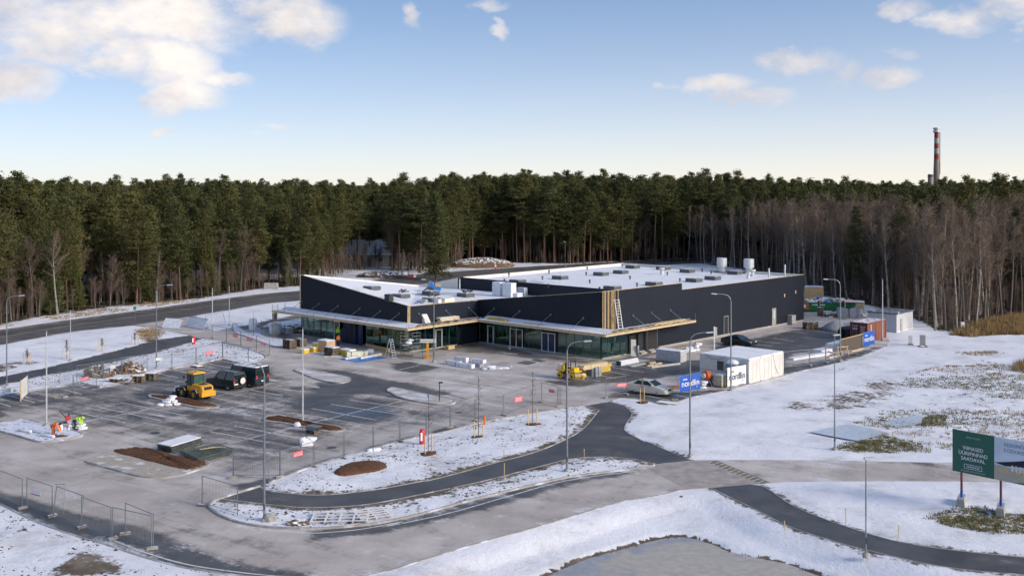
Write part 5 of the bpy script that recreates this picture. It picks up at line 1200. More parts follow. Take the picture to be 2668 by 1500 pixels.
t = thing('sign_post', 'white post with small arrow boards beside the dark coupe', 'sign', at(5,840,850)); sub(t, 'post', M['banner_white'], lambda q: q.box((0,0,1.6), (.16,.16,3.2)))
for k in range(4): sub(t, 'arrow_board', M['banner_white'], lambda q: q.box((.16,-.02,3.0-.28*k), (.4,.05,.18)))

# ------------------------------------------------------------------ temporary mesh fence
def fence_meshes():
    fr = MB(); w, h = 3.4, 2.0
    for x in (-w/2, w/2): fr.tube([(x,0,.05),(x,0,h)], .032, 6)
    fr.tube([(-w/2,0,h-.02),(w/2,0,h-.02)], .024, 6); fr.tube([(-w/2,0,.18),(w/2,0,.18)], .018, 6)
    me1 = fr.mesh('frame', M['steel'])
    wm = MB()
    for k in range(1, 24): x = -w/2 + w*k/24; wm.tube([(x,0,.18),(x,0,h-.02)], .006, 3, False)
    for z in (.6,1.05,1.5): wm.tube([(-w/2,0,z),(w/2,0,z)], .005, 3, False)
    return me1, wm.mesh('wire_mesh', M['steel'])
FRM, WIRE = fence_meshes()
fb = MB(); fb.box((0,0,.075), (.68,.24,.15), tx=.9, ty=.75); FOOT = fb.mesh('ballast_block', snow_topped('fence_foot_concrete', (.24,.22,.19), .9, cover=.45, objrand=.3))
def foot(label, p, rz): o = link('ballast_block', FOOT); o.location = (p[0], p[1], p[2] if len(p) > 2 else 0); o.rotation_euler = (0,0,rz); return tag(o, label, 'fence block', 'concrete fence feet')
def panel(label, a, b_, lean=0.0, banner=None, blabel=None, feet=True, foot_label=None, z=0.0):
    a, b_ = Vector(a), Vector(b_); d = b_ - a; rz = math.atan2(d.y, d.x); L_ = Vector((d.x,d.y)).length; c = (a + b_)/2
    t = thing('mesh_fence', label, 'fence', (c.x,c.y,z), rz, 'temporary mesh fence panels'); t.rotation_euler = (lean, 0, rz)
    for nm, me in (('frame', FRM), ('wire_mesh', WIRE)): o = link(nm, me, t); o.scale = (L_/3.4, 1, 1)
    if feet and foot_label: foot(foot_label, a, rz + R(90))
    return t, L_
def run(pts, labels, last=None, flabel=None):
    for i in range(len(pts) - 1):
        a, b_ = pts[i], pts[i+1]; d = (b_ - a); d.normalize(); panel(labels[i], a + d*.06, b_ - d*.06)
    for i, p in enumerate(pts): foot(flabel, p, rnd.uniform(0,3) if i % 3 == 0 else math.atan2((pts[min(i+1,len(pts)-1)]-pts[max(i-1,0)]).y, (pts[min(i+1,len(pts)-1)]-pts[max(i-1,0)]).x) + R(90))
q = [at(2,-330,640), at(2,-60,775), at(2,190,882)]
run(q, ['mesh fence panel cut by the left frame edge', 'mesh fence panel along the bend at the lower left'], flabel='concrete fence foot at the lower left road edge')
panel('mesh fence panel carrying the white notice at the lower left', at(2,225,870), at(2,438,945)); foot('weathered concrete fence foot right of the white notice', at(2,438,950), .9)
panel('mesh fence panel pushed askew beside the white notice', at(2,445,940), at(2,530,935), lean=-.25)
panel('low tilted mesh fence panel between the askew one and the middle one', at(2,446,952), at(2,672,1040), lean=-.12)
panel('mesh fence panel in the middle of the lower left run', at(2,685,1045), at(2,930,1140)); foot('concrete fence foot in the middle of the lower left run', at(2,682,1045), 1.0)
panel('mesh fence panel at the right end of the lower left run', at(2,945,1140), at(2,1270,1218)); foot('large pale concrete fence foot near the white edge line', at(2,945,1140), 1.0); foot('last concrete fence foot of the lower left run', at(2,1277,1222), .3)
panel('mesh fence panel doubled behind the end of the lower left run', at(2,1050,1100), at(2,1285,1205)); foot('concrete fence foot of the doubled panel at the lower left', at(2,1050,1100), .4)
panel('mesh fence panel bent over the tip of the snowy wedge', at(7,97,1140), at(7,430,1245)); foot('black fence foot at the tip of the snowy wedge', at(7,95,1152), -.3)
panel('mesh fence panel crossing the lot entrance by the near lamp', at(7,385,885), at(7,722,915)); foot('concrete fence foot at the lot entrance', at(7,385,890), .4)
panel('mesh fence panel set behind the near lamp post', at(7,392,880), at(7,826,880))
q = [at(7,832,885), at(7,1150,785), at(7,1435,705), at(7,1710,622), at(7,1960,550), at(27,400,485), at(27,625,412), at(27,860,352), at(27,1130,300), at(27,1490,172)]
run(q, ['mesh fence panel with a red warning board near the white bag', 'mesh fence panel behind the brown oval bed', 'mesh fence panel between two lying white bags', 'mesh fence panel along the blue stained asphalt', 'mesh fence panel behind the red hydrant cover', 'mesh fence panel left of the tallest sapling', 'mesh fence panel behind the tallest sapling', 'mesh fence panel behind the third sapling', 'mesh fence panel with a red board near the frosty island'], flabel='concrete fence foot along the front snowy bed')
panel('mesh fence panel turned sideways at the lot corner', at(27,1490,170), at(27,1640,215)); panel('mesh fence panel next to the lamp post at the lot corner', at(27,1640,215), at(27,1672,213))
foot('concrete fence foot near the lot corner lamp post', at(27,1660,218), .2)
q = [at(14,812,705), at(14,1090,660)]
run(q, ['mesh fence panel with a pink red board left of the gold car'], flabel='fence foot left of the gold car')
q = [at(1,512,1205), at(1,690,1180), at(1,915,1110)]
run(q, ['mesh fence panel standing on the empty bays at the left', 'mesh fence panel with a red board before the rubble'], flabel='snowy fence foot on the empty bays at the left')
q = [at(1,720,1085), at(1,975,1040), at(1,1150,1000), at(1,1388,968), at(1,1620,943), at(1,1850,900), at(1,2100,838), at(1,2345,893)]
run(q, ['mesh fence panel left of the rubble heaps','mesh fence panel in front of the left rubble heap','mesh fence panel in front of the right rubble heap','mesh fence panel right of the rubble heaps','mesh fence panel above the first upper parking bays','mesh fence panel with a red board on the western island','mesh fence panel at the tip of the western island'], flabel='fence foot on the western snowy island')
q = [at(1,2003,660), at(1,2138,695), at(1,2272,735), at(1,2418,772), at(3,190,1000)]
run(q, ['mesh fence panel at the plaza entrance, leftmost of the row','mesh fence panel at the plaza entrance, second of the row','mesh fence panel at the plaza entrance, third of the row','mesh fence panel at the plaza entrance, nearest the van'], flabel='fence foot along the plaza entrance')
q = [at(6,228,838), at(6,455,815), at(6,590,790), at(6,712,770)]
run(q, ['mesh fence panel right behind the white cabins','mesh fence panel over the lying white board','mesh fence panel beside the lamp by the trestles'], flabel='fence foot on the bays beside the white cabins')
# snow-loaded panels with white sheeting lying against each other at the junction
for lb, c in (('left leaning fence panel covered with white sheeting at the junction', [(1,1525,560),(1,1690,570),(1,1755,462),(1,1560,455)]), ('right leaning fence panel covered with white sheeting at the junction', [(1,1735,545),(1,1915,575),(1,1955,470),(1,1760,462)])):
    base0, base1 = at(*c[0]), at(*c[1]); t = thing('sheeted_fence', lb, 'fence', base0, 0)
    d = (base1 - base0); up = Vector((.35,.9,1.45)) if 'left' in lb else Vector((.5,.9,1.45))
    qd = [Vector((0,0,.05)), d + Vector((0,0,.05)), d + up, up]
    sub(t, 'sheeting', M['white_wrap'], lambda b: b.slab(qd, (0,.02,.015)))
    sub(t, 'frame', M['steel'], lambda b: [b.tube([qd[i], qd[(i+1) % 4]], .03, 6) for i in range(4)] and (b.tube([qd[0], qd[2]], .02, 6)))
panel('thin mesh fence panel leaning beside the white sheeted ones', at(1,1960,560), at(1,2130,535), lean=-.3)
# notices on the fences
def notice(label, k, quad, y_base, m, lines=3, border=None):
    """flat board: photo corners (left top, right top, height in photo px) at the depth of the ground row y_base"""
    (x0,y0),(x1,y1),hh = quad; p0, p1 = P(k,x0,y0), P(k,x1,y1); s = ZR[k][2]; yb = (P(k,0,y_base[0])[1], P(k,0,y_base[1])[1])
    def pt(p, yb_): Y = H*F/(yb_-HY); return Vector(((p[0]-CX)/F*Y, Y, H-(p[1]-HY)*Y/F))
    a, b_ = pt(p0, yb[0]), pt(p1, yb[1]); h = hh*s*a.y/F; a = a - Vector((0,.06,0)); b_ = b_ - Vector((0,.06,0)); d = b_-a; rz = math.atan2(d.y, d.x); L_ = d.length; tilt = math.asin(max(-.4,min(.4,d.z/L_)))
    t = thing('warning_sign', label, 'sign', (a + b_)/2 - Vector((0,0,h)), rz, 'notices on the fences'); t.rotation_euler = (0, -tilt, rz)
    sub(t, 'board', m, lambda q: q.box((0,0,h/2), (L_,.02,h)))
    rr = random.Random(int(L_*100)); ink = M['letters'] if m is M['red_sign'] else M['red']
    for r_ in range(lines):
        z = h*(1-(r_+.8)/(lines+.6)); x = -L_*.42
        while x < L_*.36:
            w = L_*rr.uniform(.06,.14); 
            sub(t, 'lettering', ink, lambda q: q.box((x+w/2,-.013,z), (w,.006,h*.09))); x += w + L_*.035
    if border: sub(t, 'border', M['red'], lambda q: q.box((0,-.012,.03), (L_,.006,.06)))
    return t
notice('red warning board on the fence near the white bag', 7, ((955,645),(1047,620),48), (835,800), M['red_sign'])
notice('red warning board on the fence by the frosty island', 27, ((1232,125),(1308,115),45), (285,270), M['red_sign'])
notice('small red board on the panel at the lot corner', 27, ((1557,45),(1610,55),28), (190,200), M['red_sign'], 2)
notice('pink red board left of the gold car', 14, ((962,508),(1096,498),46), (700,680), M['red_sign'])
notice('tilted red board before the left rubble heap', 12, ((1390,290),(1522,258),55), (445,400), M['red_sign'])
notice('red board on the western snowy island', 1, ((1940,778),(2010,770),30), (880,860), M['red_sign'])
notice('white notice with a red edge at the lower left', 2, ((265,712),(343,728),48), (880,910), M['banner_white'], 0, True)
notice('cream board beside the lamp at the far left', 12, ((40,462),(190,458),70), (590,590), M['panel_white'], 0)
notice('cream board above the rubble heaps', 1, ((1040,908),(1092,902),36), (1040,1010), M['panel_white'], 0)
notice('cream board beside the second lamp at the left', 1, ((1470,838),(1530,836),28), (960,950), M['panel_white'], 0)
for x, y, lb in ((2195,610,'leftmost of three red tapes at the plaza entrance'),(2330,648,'middle of three red tapes at the plaza entrance'),(2458,688,'rightmost of three red tapes at the plaza entrance')): notice(lb, 1, ((x,y),(x+45,y+12),28), (712 + (x-2195)*.28,716 + (x-2195)*.28), M['red_sign'], 1)
# banners
def banner(label, k, bl, br, h0, h1, m, words, ink, small, group='builder banners on fence panels'):
    a, b_ = at(k,*bl), at(k,*br); d = b_-a; rz = math.atan2(d.y,d.x); L_ = Vector((d.x,d.y)).length
    t = thing('banner', label, 'banner', ((a.x+b_.x)/2,(a.y+b_.y)/2,0), rz, group)
    def f(b):
        n = 12; rings = []
        for i in range(n+1):
            x = -L_/2 + L_*i/n; rings.append([(x, .02*math.sin(i*1.3), h0 + .05*math.sin(i*.9)), (x, -.03*math.sin(i*.8), (h0+h1)/2), (x, .01*math.cos(i), h1)])
        b.loft(rings, False, False)
    sub(t, 'sheet', m, f, True)
    mid = (h0+h1)/2; text(t, 'nordlin', (h1-h0)*.52, (0,-.06,mid - .02*(h1-h0)), (R(90),0,0), ink, sx=L_*.30/((h1-h0)*.52), ext=.006)
    sub(t, 'small_lettering', ink, lambda b: [b.box((-L_*.34 + .09*L_*j*.45,-.055,h1-(h1-h0)*.24), (.028*L_,.006,(h1-h0)*.07)) for j in range(5)])
    text(t, 'nt', (h1-h0)*.15, (L_*.30,-.06,h0+(h1-h0)*.22), (R(90),0,0), ink, ext=.006) if small else None
    sub(t, 'frame', M['steel'], lambda b: (b.tube([(-L_/2-.25,.05,0),(-L_/2-.25,.05,2.0),(-L_/2+.1,.05,h1)], .026, 6), b.tube([(L_/2,.05,0),(L_/2,.05,h1)], .026, 6), b.tube([(-L_/2,.05,h1),(L_/2,.05,h1)], .02, 6)))
    return t
banner('blue builder banner between the gold car and the white cabins', 14, (1808,702), (2085,650), .55, 2.2, M['banner_blue'], 'nordlin', M['letters'], True)
banner('white builder banner in front of the white cabins', 31, (1398,792), (1745,724), .12, 2.15, M['banner_white'], 'nordlin', M['letters_dark'], True)
banner('blue builder banner in front of the red container', 16, (1245,1105), (1440,1060), .25, 2.1, M['banner_blue'], 'nordlin', M['letters'], False)
foot('black rubber fence foot beside the blue banner', at(14,1742,738), .2); foot('dark fence foot under the right end of the blue banner', at(14,2090,607), .2)
# dark sheeted fence left of the far blue banner
t = thing('sheeted_fence', 'brown sheeted fence left of the far blue banner', 'fence', at(16,860,1160)); d = at(16,1235,1105) - at(16,860,1160)
sub(t, 'sheeting', mat('dark_brown_sheeting', (.085,.065,.05), .6), lambda b: b.slab([(0,0,.15), d + Vector((0,0,.15)), d + Vector((0,0,1.9)), (0,0,1.55)], (0,.03,0))); sub(t, 'top_rail', M['timber'], lambda b: b.bar((0,0,1.6), d + Vector((0,0,1.95)), .08)); sub(t, 'post', M['steel'], lambda b: b.bar((0,0,0),(0,0,1.6),.06)); sub(t, 'post', M['steel'], lambda b: b.bar(d, d + Vector((0,0,1.95)),.06))
# white board panel seen edge-on at the left
t = thing('white_hoarding', 'tall white board standing on the bays at the left', 'board', at(12,362,690)); d = at(12,478,585) - at(12,362,690)
sub(t, 'board', M['panel_white'], lambda b: b.slab([(0,0,.15), d*.98 + Vector((0,0,.2)), d + Vector((0,0,2.05)), (0,0,2.05)], (-.04,.02,0))); sub(t, 'post', M['timber_pale'], lambda b: b.bar((-.02,-.03,0),(-.02,-.03,2.1),.09)); sub(t, 'post', M['steel'], lambda b: b.bar(d,d + Vector((0,0,2.1)),.06))

# ------------------------------------------------------------------ site cabins, container, hut
a, b_ = at(31,1800,725), at(31,2445,555); d = b_ - a; rz = math.atan2(d.y,d.x); wmod = d.length/3
M['cabin'] = mat('cream_cabin_sheet', (.62,.60,.55), .5, var=.06, scale=.8, tint=(.40,.37,.32), tscale=.5, trange=(.62,.9))
for k in range(3):
    p = a + d*(k/3); lb = ('white site cabin with a window, nearest the gold car', 'white site cabin in the middle of the row of three', 'white site cabin at the far end of the row of three')[k]
    t = thing('site_cabin', lb, 'cabin', p, rz, 'row of white site cabins'); Lm, hm = 6.3, 2.62; w = wmod
    sub(t, 'wall', M['cabin'], lambda b: (b.box((w/2,.06,hm/2+.08), (w-.1,.06,hm-.2)), b.box((w/2,Lm-.06,hm/2+.08), (w-.1,.06,hm-.2)), b.box((.06,Lm/2,hm/2+.08), (.06,Lm-.1,hm-.2)), b.box((w-.06,Lm/2,hm/2+.08), (.06,Lm-.1,hm-.2))))
    sub(t, 'frame', M['panel_white'], lambda b: [b.box((x,y,hm/2+.05), (.16,.16,hm)) for x in (.08,w-.08) for y in (.08,Lm-.08)] and [b.box((w/2,y,z), (w,.15,.15)) for y in (.08,Lm-.08) for z in (.12,hm)] and [b.box((x,Lm/2,z), (.15,Lm,.15)) for x in (.08,w-.08) for z in (.12,hm)])
    r_ = sub(t, 'roof', M['snow'], lambda b: b.box((w/2,Lm/2,hm+.10), (w-.05,Lm-.04,.10), tx=.97, ty=.985), label='snow covered cabin roof')
    for x in (w*.25,w*.6): sub(t, 'lifting_eye', M['steel_dark'], lambda b: b.box((x,.05,hm+.03), (.16,.06,.08)), )
    if k == 0:
        o = sub(t, 'window', M['door_white'], lambda b: b.box((-.01,3.6,1.65), (.06,1.0,1.2))); sub(o, 'pane', M['glassdark'], lambda b: b.box((-.045,3.6,1.65), (.02,.82,1.02)))
        sub(t, 'notice', M['black'], lambda b: b.box((-.02,2.45,2.05), (.03,.42,.5))); sub(t, 'emblem', M['yellow_pack'], lambda b: b.lathe((-.045,2.45,2.05), [(.12,0),(.12,.01)], 6, 'x')); sub(t, 'notice', M['panel_white'], lambda b: b.box((-.02,5.3,2.2), (.03,.8,.35)))
        sub(t, 'seam', M['steel'], lambda b: b.box((.02,3.1,1.0), (.03,6.0,.03)))
        sub(t, 'cable', M['black'], lambda b: b.tube([(-.05,5.6,2.75),(-.1,4.8,2.3),(-.12,3.6,2.35),(-.05,2.9,2.72)], .018, 5))
    if k == 1:
        sub(t, 'vent_grille', M['panel_white'], lambda b: [b.box((w*.45,.02,1.0+.1*j), (.7,.03,.05)) for j in range(13)])
    for j in (1,3): sub(t, 'rib', M['cabin'], lambda b: b.box((w*(j+1)/6,.025,hm/2+.08), (.03,.02,hm-.35)))
    if k == 2: sub(t, 'cable', M['black'], lambda b: b.tube([(.1,-.02,2.6),(.6,-.03,1.2),(1.3,-.03,.3)], .015, 5))
# red container, corners read at roof height
c1, c0, c2 = at(16,1025,645,2.6), at(16,1310,668,2.6), at(16,1628,602,2.6); d = (c2 - c0); rz = math.atan2(d.y, d.x); Lc = max(5.9, min(6.4, d.length))
t = thing('shipping_container', 'rust red shipping container with white lettering behind the far blue banner', 'container', (c0.x,c0.y,0), rz); M['cred'] = mat('rust_red_sheet', (.22,.068,.042), .6, var=.14, scale=1.4, tint=(.18,.045,.03), tscale=.7, trange=(.55,.75)); M['cdark'] = mat('dark_red_door', (.12,.025,.022), .6, var=.15)
Wc = 2.44
def corr(b):
    n = 46
    for y in (0.02, Wc-.02):
        rings = []
        for i in range(n+1): x = .1 + (Lc-.2)*i/n; o_ = .035*(1 if (i//2) % 2 else -1); rings.append([(x,y+o_,.16),(x,y+o_,2.48)])
        b.loft(rings, False, False)
    b.box((Lc-.03,Wc/2,1.3), (.06,Wc-.1,2.5))
sub(t, 'side_panel', M['cred'], corr)
sub(t, 'roof', snow_topped('red_roof_snow', (.26,.07,.045), .6, cover=.55), lambda b: b.box((Lc/2,Wc/2,2.55), (Lc,Wc,.08)))
sub(t, 'frame', M['cred'], lambda b: [b.box((x,y,1.3), (.16,.14,2.58)) for x in (.08,Lc-.08) for y in (.0,Wc)] and [b.box((Lc/2,y,z), (Lc-.1,.12,.14)) for y in (.0,Wc) for z in (.1,2.5)])
for s in (0,1):
    o = sub(t, 'door', M['cdark'], lambda b: b.box((-.02,.10+.56+s*1.14,1.3), (.06,1.08,2.35))); sub(o, 'lock_bar', M['steel'], lambda b: (b.tube([(-.08,.4+s*1.14,.2),(-.08,.4+s*1.14,2.45)], .022, 5), b.tube([(-.08,.9+s*1.14,.2),(-.08,.9+s*1.14,2.45)], .022, 5)))
text(t, 'tex', .62, (-.06,1.75,1.75), (R(90),0,R(-90)), M['letters']); sub(t, 'small_lettering', M['letters'], lambda b: [b.box((-.062,.62,2.0-.28*j), (.01,.75-.1*j,.06)) for j in range(4)] and [b.box((-.062,1.7,2.1), (.01,.85,.05))])
for j in range(5): sub(t, 'side_lettering', M['letters'], lambda b: b.box((1.1,-.055,2.2-.24*j), (.22,.02,.14)))
# grey hut
g0, g1, g2 = at(16,1812,838), at(16,2096,766), None; hh_ = H - (P(16,1812,522)[1]-HY)*g0.y/F; d = g1-g0; rz = math.atan2(d.y,d.x); Lh = d.length
t = thing('substation_hut', 'pale grey transformer hut with a flat dark roof at the forest edge', 'hut', g0, rz); M['hut'] = mat('pale_grey_render', (.47,.48,.50), .8, var=.06, scale=.7); Wh = 4.3
sub(t, 'wall', M['hut'], lambda b: b.box((Lh/2,Wh/2,hh_/2), (Lh,Wh,hh_))); sub(t, 'roof', snow_topped('hut_roof', (.10,.12,.14), .6, cover=.12), lambda b: b.box((Lh/2,Wh/2,hh_+.09), (Lh+.3,Wh+.3,.18)))
o = sub(t, 'door', M['concrete'], lambda b: b.box((1.75,-.03,1.0), (.75,.08,1.9))); sub(o, 'handle', M['steel_dark'], lambda b: b.box((1.5,-.09,1.0), (.05,.05,.2))); sub(t, 'lamp', M['letters'], lambda b: b.box((.75,-.03,2.75), (.35,.06,.5))); sub(t, 'plinth', M['panel_white'], lambda b: b.box((Lh/2,-.02,.12), (Lh,.06,.25))); sub(t, 'corner_trim', M['panel_white'], lambda b: b.box((.02,-.02,hh_/2), (.1,.1,hh_)))
# grey cabinets in the field
for (k,x,y,w,h_,m_,lb) in ((6,1402,655,.75,1.5,'concrete','grey concrete cabinet standing in the field'),(6,1300,640,.5,1.3,'panel_white','pale slim cabinet left of the field cabinet'),(6,1735,502,.6,.9,'panel_white','small white cabinet by the straw grass')):
    t = thing('service_cabinet', lb, 'cabinet', at(k,x,y), rnd.uniform(-.5,.5)); sub(t, 'cabinet_body', M[m_], lambda b: b.box((0,0,h_/2), (w,w*.6,h_), tx=.95)); sub(t, 'lid', M['snow' if m_ != 'concrete' else 'concrete'], lambda b: b.box((0,0,h_+.04), (w*1.1,w*.7,.08), tx=.8, ty=.8)); sub(t, 'base', M['earth'], lambda b: b.blob((0,0,0), (w*.9,w*.8,.25), 2, .2, 4, -.1))
# green skip with rubbish
t = thing('rubbish_skip', 'green skip heaped with snowy rubbish behind the building', 'skip', at(16,640,470), R(-10)); M['skipg'] = mat('green_skip_paint', (.012,.15,.055), .5, var=.15); Ls = 9.2
sub(t, 'hopper', M['skipg'], lambda b: b.box((0,0,.85), (Ls*.86,2.3,1.35), 0, 0, 0, 1.13, 1.06)); sub(t, 'end_plate', mat('rusty_orange', (.33,.13,.04), .7, var=.3), lambda b: b.box((-Ls*.43,-.12,1.0), (1.3,2.45,1.15))); sub(t, 'rim', M['skipg'], lambda b: (b.bar((-Ls*.49,-1.22,1.55),(Ls*.49,-1.22,1.55),.12), b.bar((-Ls*.49,1.22,1.55),(Ls*.49,1.22,1.55),.12)))
for j in range(7): sub(t, 'rib', M['skipg'], lambda b: b.bar((-Ls*.38 + j*Ls*.125,-1.14,.25),(-Ls*.41 + j*Ls*.137,-1.24,1.5),.09))
sub(t, 'white_mark', M['letters'], lambda b: b.lathe((-Ls*.44,-1.40,1.0), [(.3,0),(.3,.02)], 12, 'y')); sub(t, 'lettering', M['letters'], lambda b: [b.box((-Ls*.28 + j*.3,-1.24,1.25), (.2,.03,.22)) for j in range(7) if j != 3])
rr = random.Random(4); RUB = [M['white_wrap'], M['timber_pale'], M['timber_old'], M['yellow_pack'], M['blue_tarp'], M['red']]
for j in range(64):
    x = rr.uniform(-.44,.44)*Ls; y = rr.uniform(-1,1); z = 1.6 + rr.uniform(0,.8)*(1-abs(x)/(Ls*.6)); m_ = RUB[min(5,int(rr.random()**2.2*6))]
    sub(t, 'rubbish', m_, lambda b: (b.box((x,y,z), (rr.uniform(.3,1.4),rr.uniform(.2,.7),rr.uniform(.05,.35)), rr.uniform(0,3), rr.uniform(-.5,.5), rr.uniform(-.4,.4)) if m_ is not M['white_wrap'] else b.blob((x,y,z), (rr.uniform(.3,.7),rr.uniform(.3,.5),rr.uniform(.15,.35)), 1, .35, j)))
pack('timber_crate', 'tall plywood crate with snow on top behind the green skip', 'crate', at(16,400,390), (3.2,1.4,3.6), R(-10), M['ply'], snow=.1)
t = thing('timber_crate', 'open timber crate with a snowy top right of the green skip', 'crate', at(16,1090,500), R(-14)); sub(t, 'deck', M['ply'], lambda b: b.box((0,0,1.95), (3.2,1.8,.12))); sub(t, 'snow_cover', M['snow'], lambda b: b.box((0,0,2.05), (3.1,1.7,.1)))
for x in (-1.5,1.5):
    for y in (-.8,.8): sub(t, 'leg', M['timber'], lambda b: b.box((x,y,.95), (.16,.16,1.9)))
sub(t, 'side_board', M['timber'], lambda b: (b.box((0,.8,1.0),(3,.06,.8)), b.box((-1.5,0,1.2),(.06,1.5,.5))))
pack('wrapped_pallet', 'dark foil wrapped pallet in front of the green skip', 'wrapped pallet', at(16,915,568), (2.4,1.5,1.6), R(-8), M['grey_wrap'], strap=M['black']); pack('wrapped_pallet', 'grey foil wrapped pallet beside the open crate', 'wrapped pallet', at(16,1060,570), (2.3,1.5,1.6), R(-8), M['grey_wrap'], strap=M['black'])
sack_pile('foil_heap', 'white crumpled foil heap right of the wrapped pallets', at(16,1175,545), 0, [(0,0,0,0),(.5,.2,.1,1),(.2,-.3,.3,2),(.7,-.2,0,.5)], M['white_wrap'], 'foil'); one('brush_heap', M['rubble'], lambda b: b.blob((0,0,0), (1.9,1.1,.85), 3, .22, 9, -.05), 'brown heap of brushwood left of the wrapped pallets', 'heap', at(16,770,560))
pack('timber_crate', 'small timber crate standing left of the brush heap', 'crate', at(16,512,545), (1.0,.8,1.5), R(-20), M['timber_old']); plank('board_stack', 'low snowy board stack behind the brush heap', at(16,545,520), at(16,700,515), .8, .5, M['timber_snow'], 'boards')
pallet_stack('stack of old pallets at the far end of the side wall', at(16,340,765), R(20), 7, L_=2.2, W_=1.2)
one('gravel_heap', mat('grey_gravel', (.22,.23,.25), .9, var=.3, scale=6, bump=.4), lambda b: b.lathe((0,0,0), [(2.3,0),(1.7,.45),(.9,1.0),(.15,1.35)], 18), 'conical heap of grey gravel in the back yard', 'gravel heap', at(16,755,785), 0, None, True)
for j, lb in enumerate(('front coil of black pipe near the red container','rear coil of black pipe near the red container')):
    t = thing('pipe_coil', lb, 'pipe coil', at(16,960 + 30*j,935 - 25*j), R(30)); sub(t, 'coil', M['steel_dark'], lambda b: [b.tube([(x, .75*math.cos(a_), .8+.75*math.sin(a_)) for a_ in np.linspace(0,6.283,17)], .07, 6) for x in np.linspace(-.9,.9,13)]); sub(t, 'strap', M['panel_white'], lambda b: b.box((0,0,1.58),(1.9,.06,.03)))
t = thing('trestle_table', 'small snowy table in front of the red container doors', 'table', at(16,1090,920), R(20)); sub(t, 'table_top', M['snow'], lambda b: b.box((0,0,1.45),(1.7,1.0,.12)))
for x in (-.6,.6): sub(t, 'leg', M['timber'], lambda b: b.box((x,0,.7),(.16,.7,1.4)))
# ------------------------------------------------------------------ vehicles
def paint_mat(name, col, rough=.32, coat=.5, dirt=(.2,.18,.16)): return mat(name, col, rough, .25, var=.06, scale=1.2, coat=coat, tint=dirt, tscale=1.1, trange=(.62,.95))
def wheel(parent, x, y, r, w, rim, side, snow=False):
    o = sub(parent, 'wheel', M['black'], lambda b: b.lathe((x,y - w/2,r), [(r*.62,0),(r*.93,.0),(r,.04),(r,w-.04),(r*.93,w),(r*.62,w)], 20, 'y'), 40)
    yy = y + side*(w/2 - .03); sub(o, 'rim', rim, lambda b: b.lathe((x,yy - .03,r), [(r*.64,0),(r*.64,.05),(r*.5,.06),(r*.14,.04 + .03*side)], 14, 'y'), 40)
    sub(o, 'spokes', M['steel_dark'], lambda b: [b.box((x + r*.36*math.cos(a),yy + side*.035,r + r*.36*math.sin(a)), (r*.30,.02,.05), 0, -a) for a in np.arange(5)*1.2566 + .6])
    return o
def loft_sil(b, sil, ys, ks, cz, cx=0.0):
    """a side silhouette swept across the width; ks scales it about (cx,cz) at each station"""
    b.loft([[(cx + (x-cx)*k, y, cz + (z-cz)*k) for (x, z) in sil] for y, k in zip(ys, ks)])
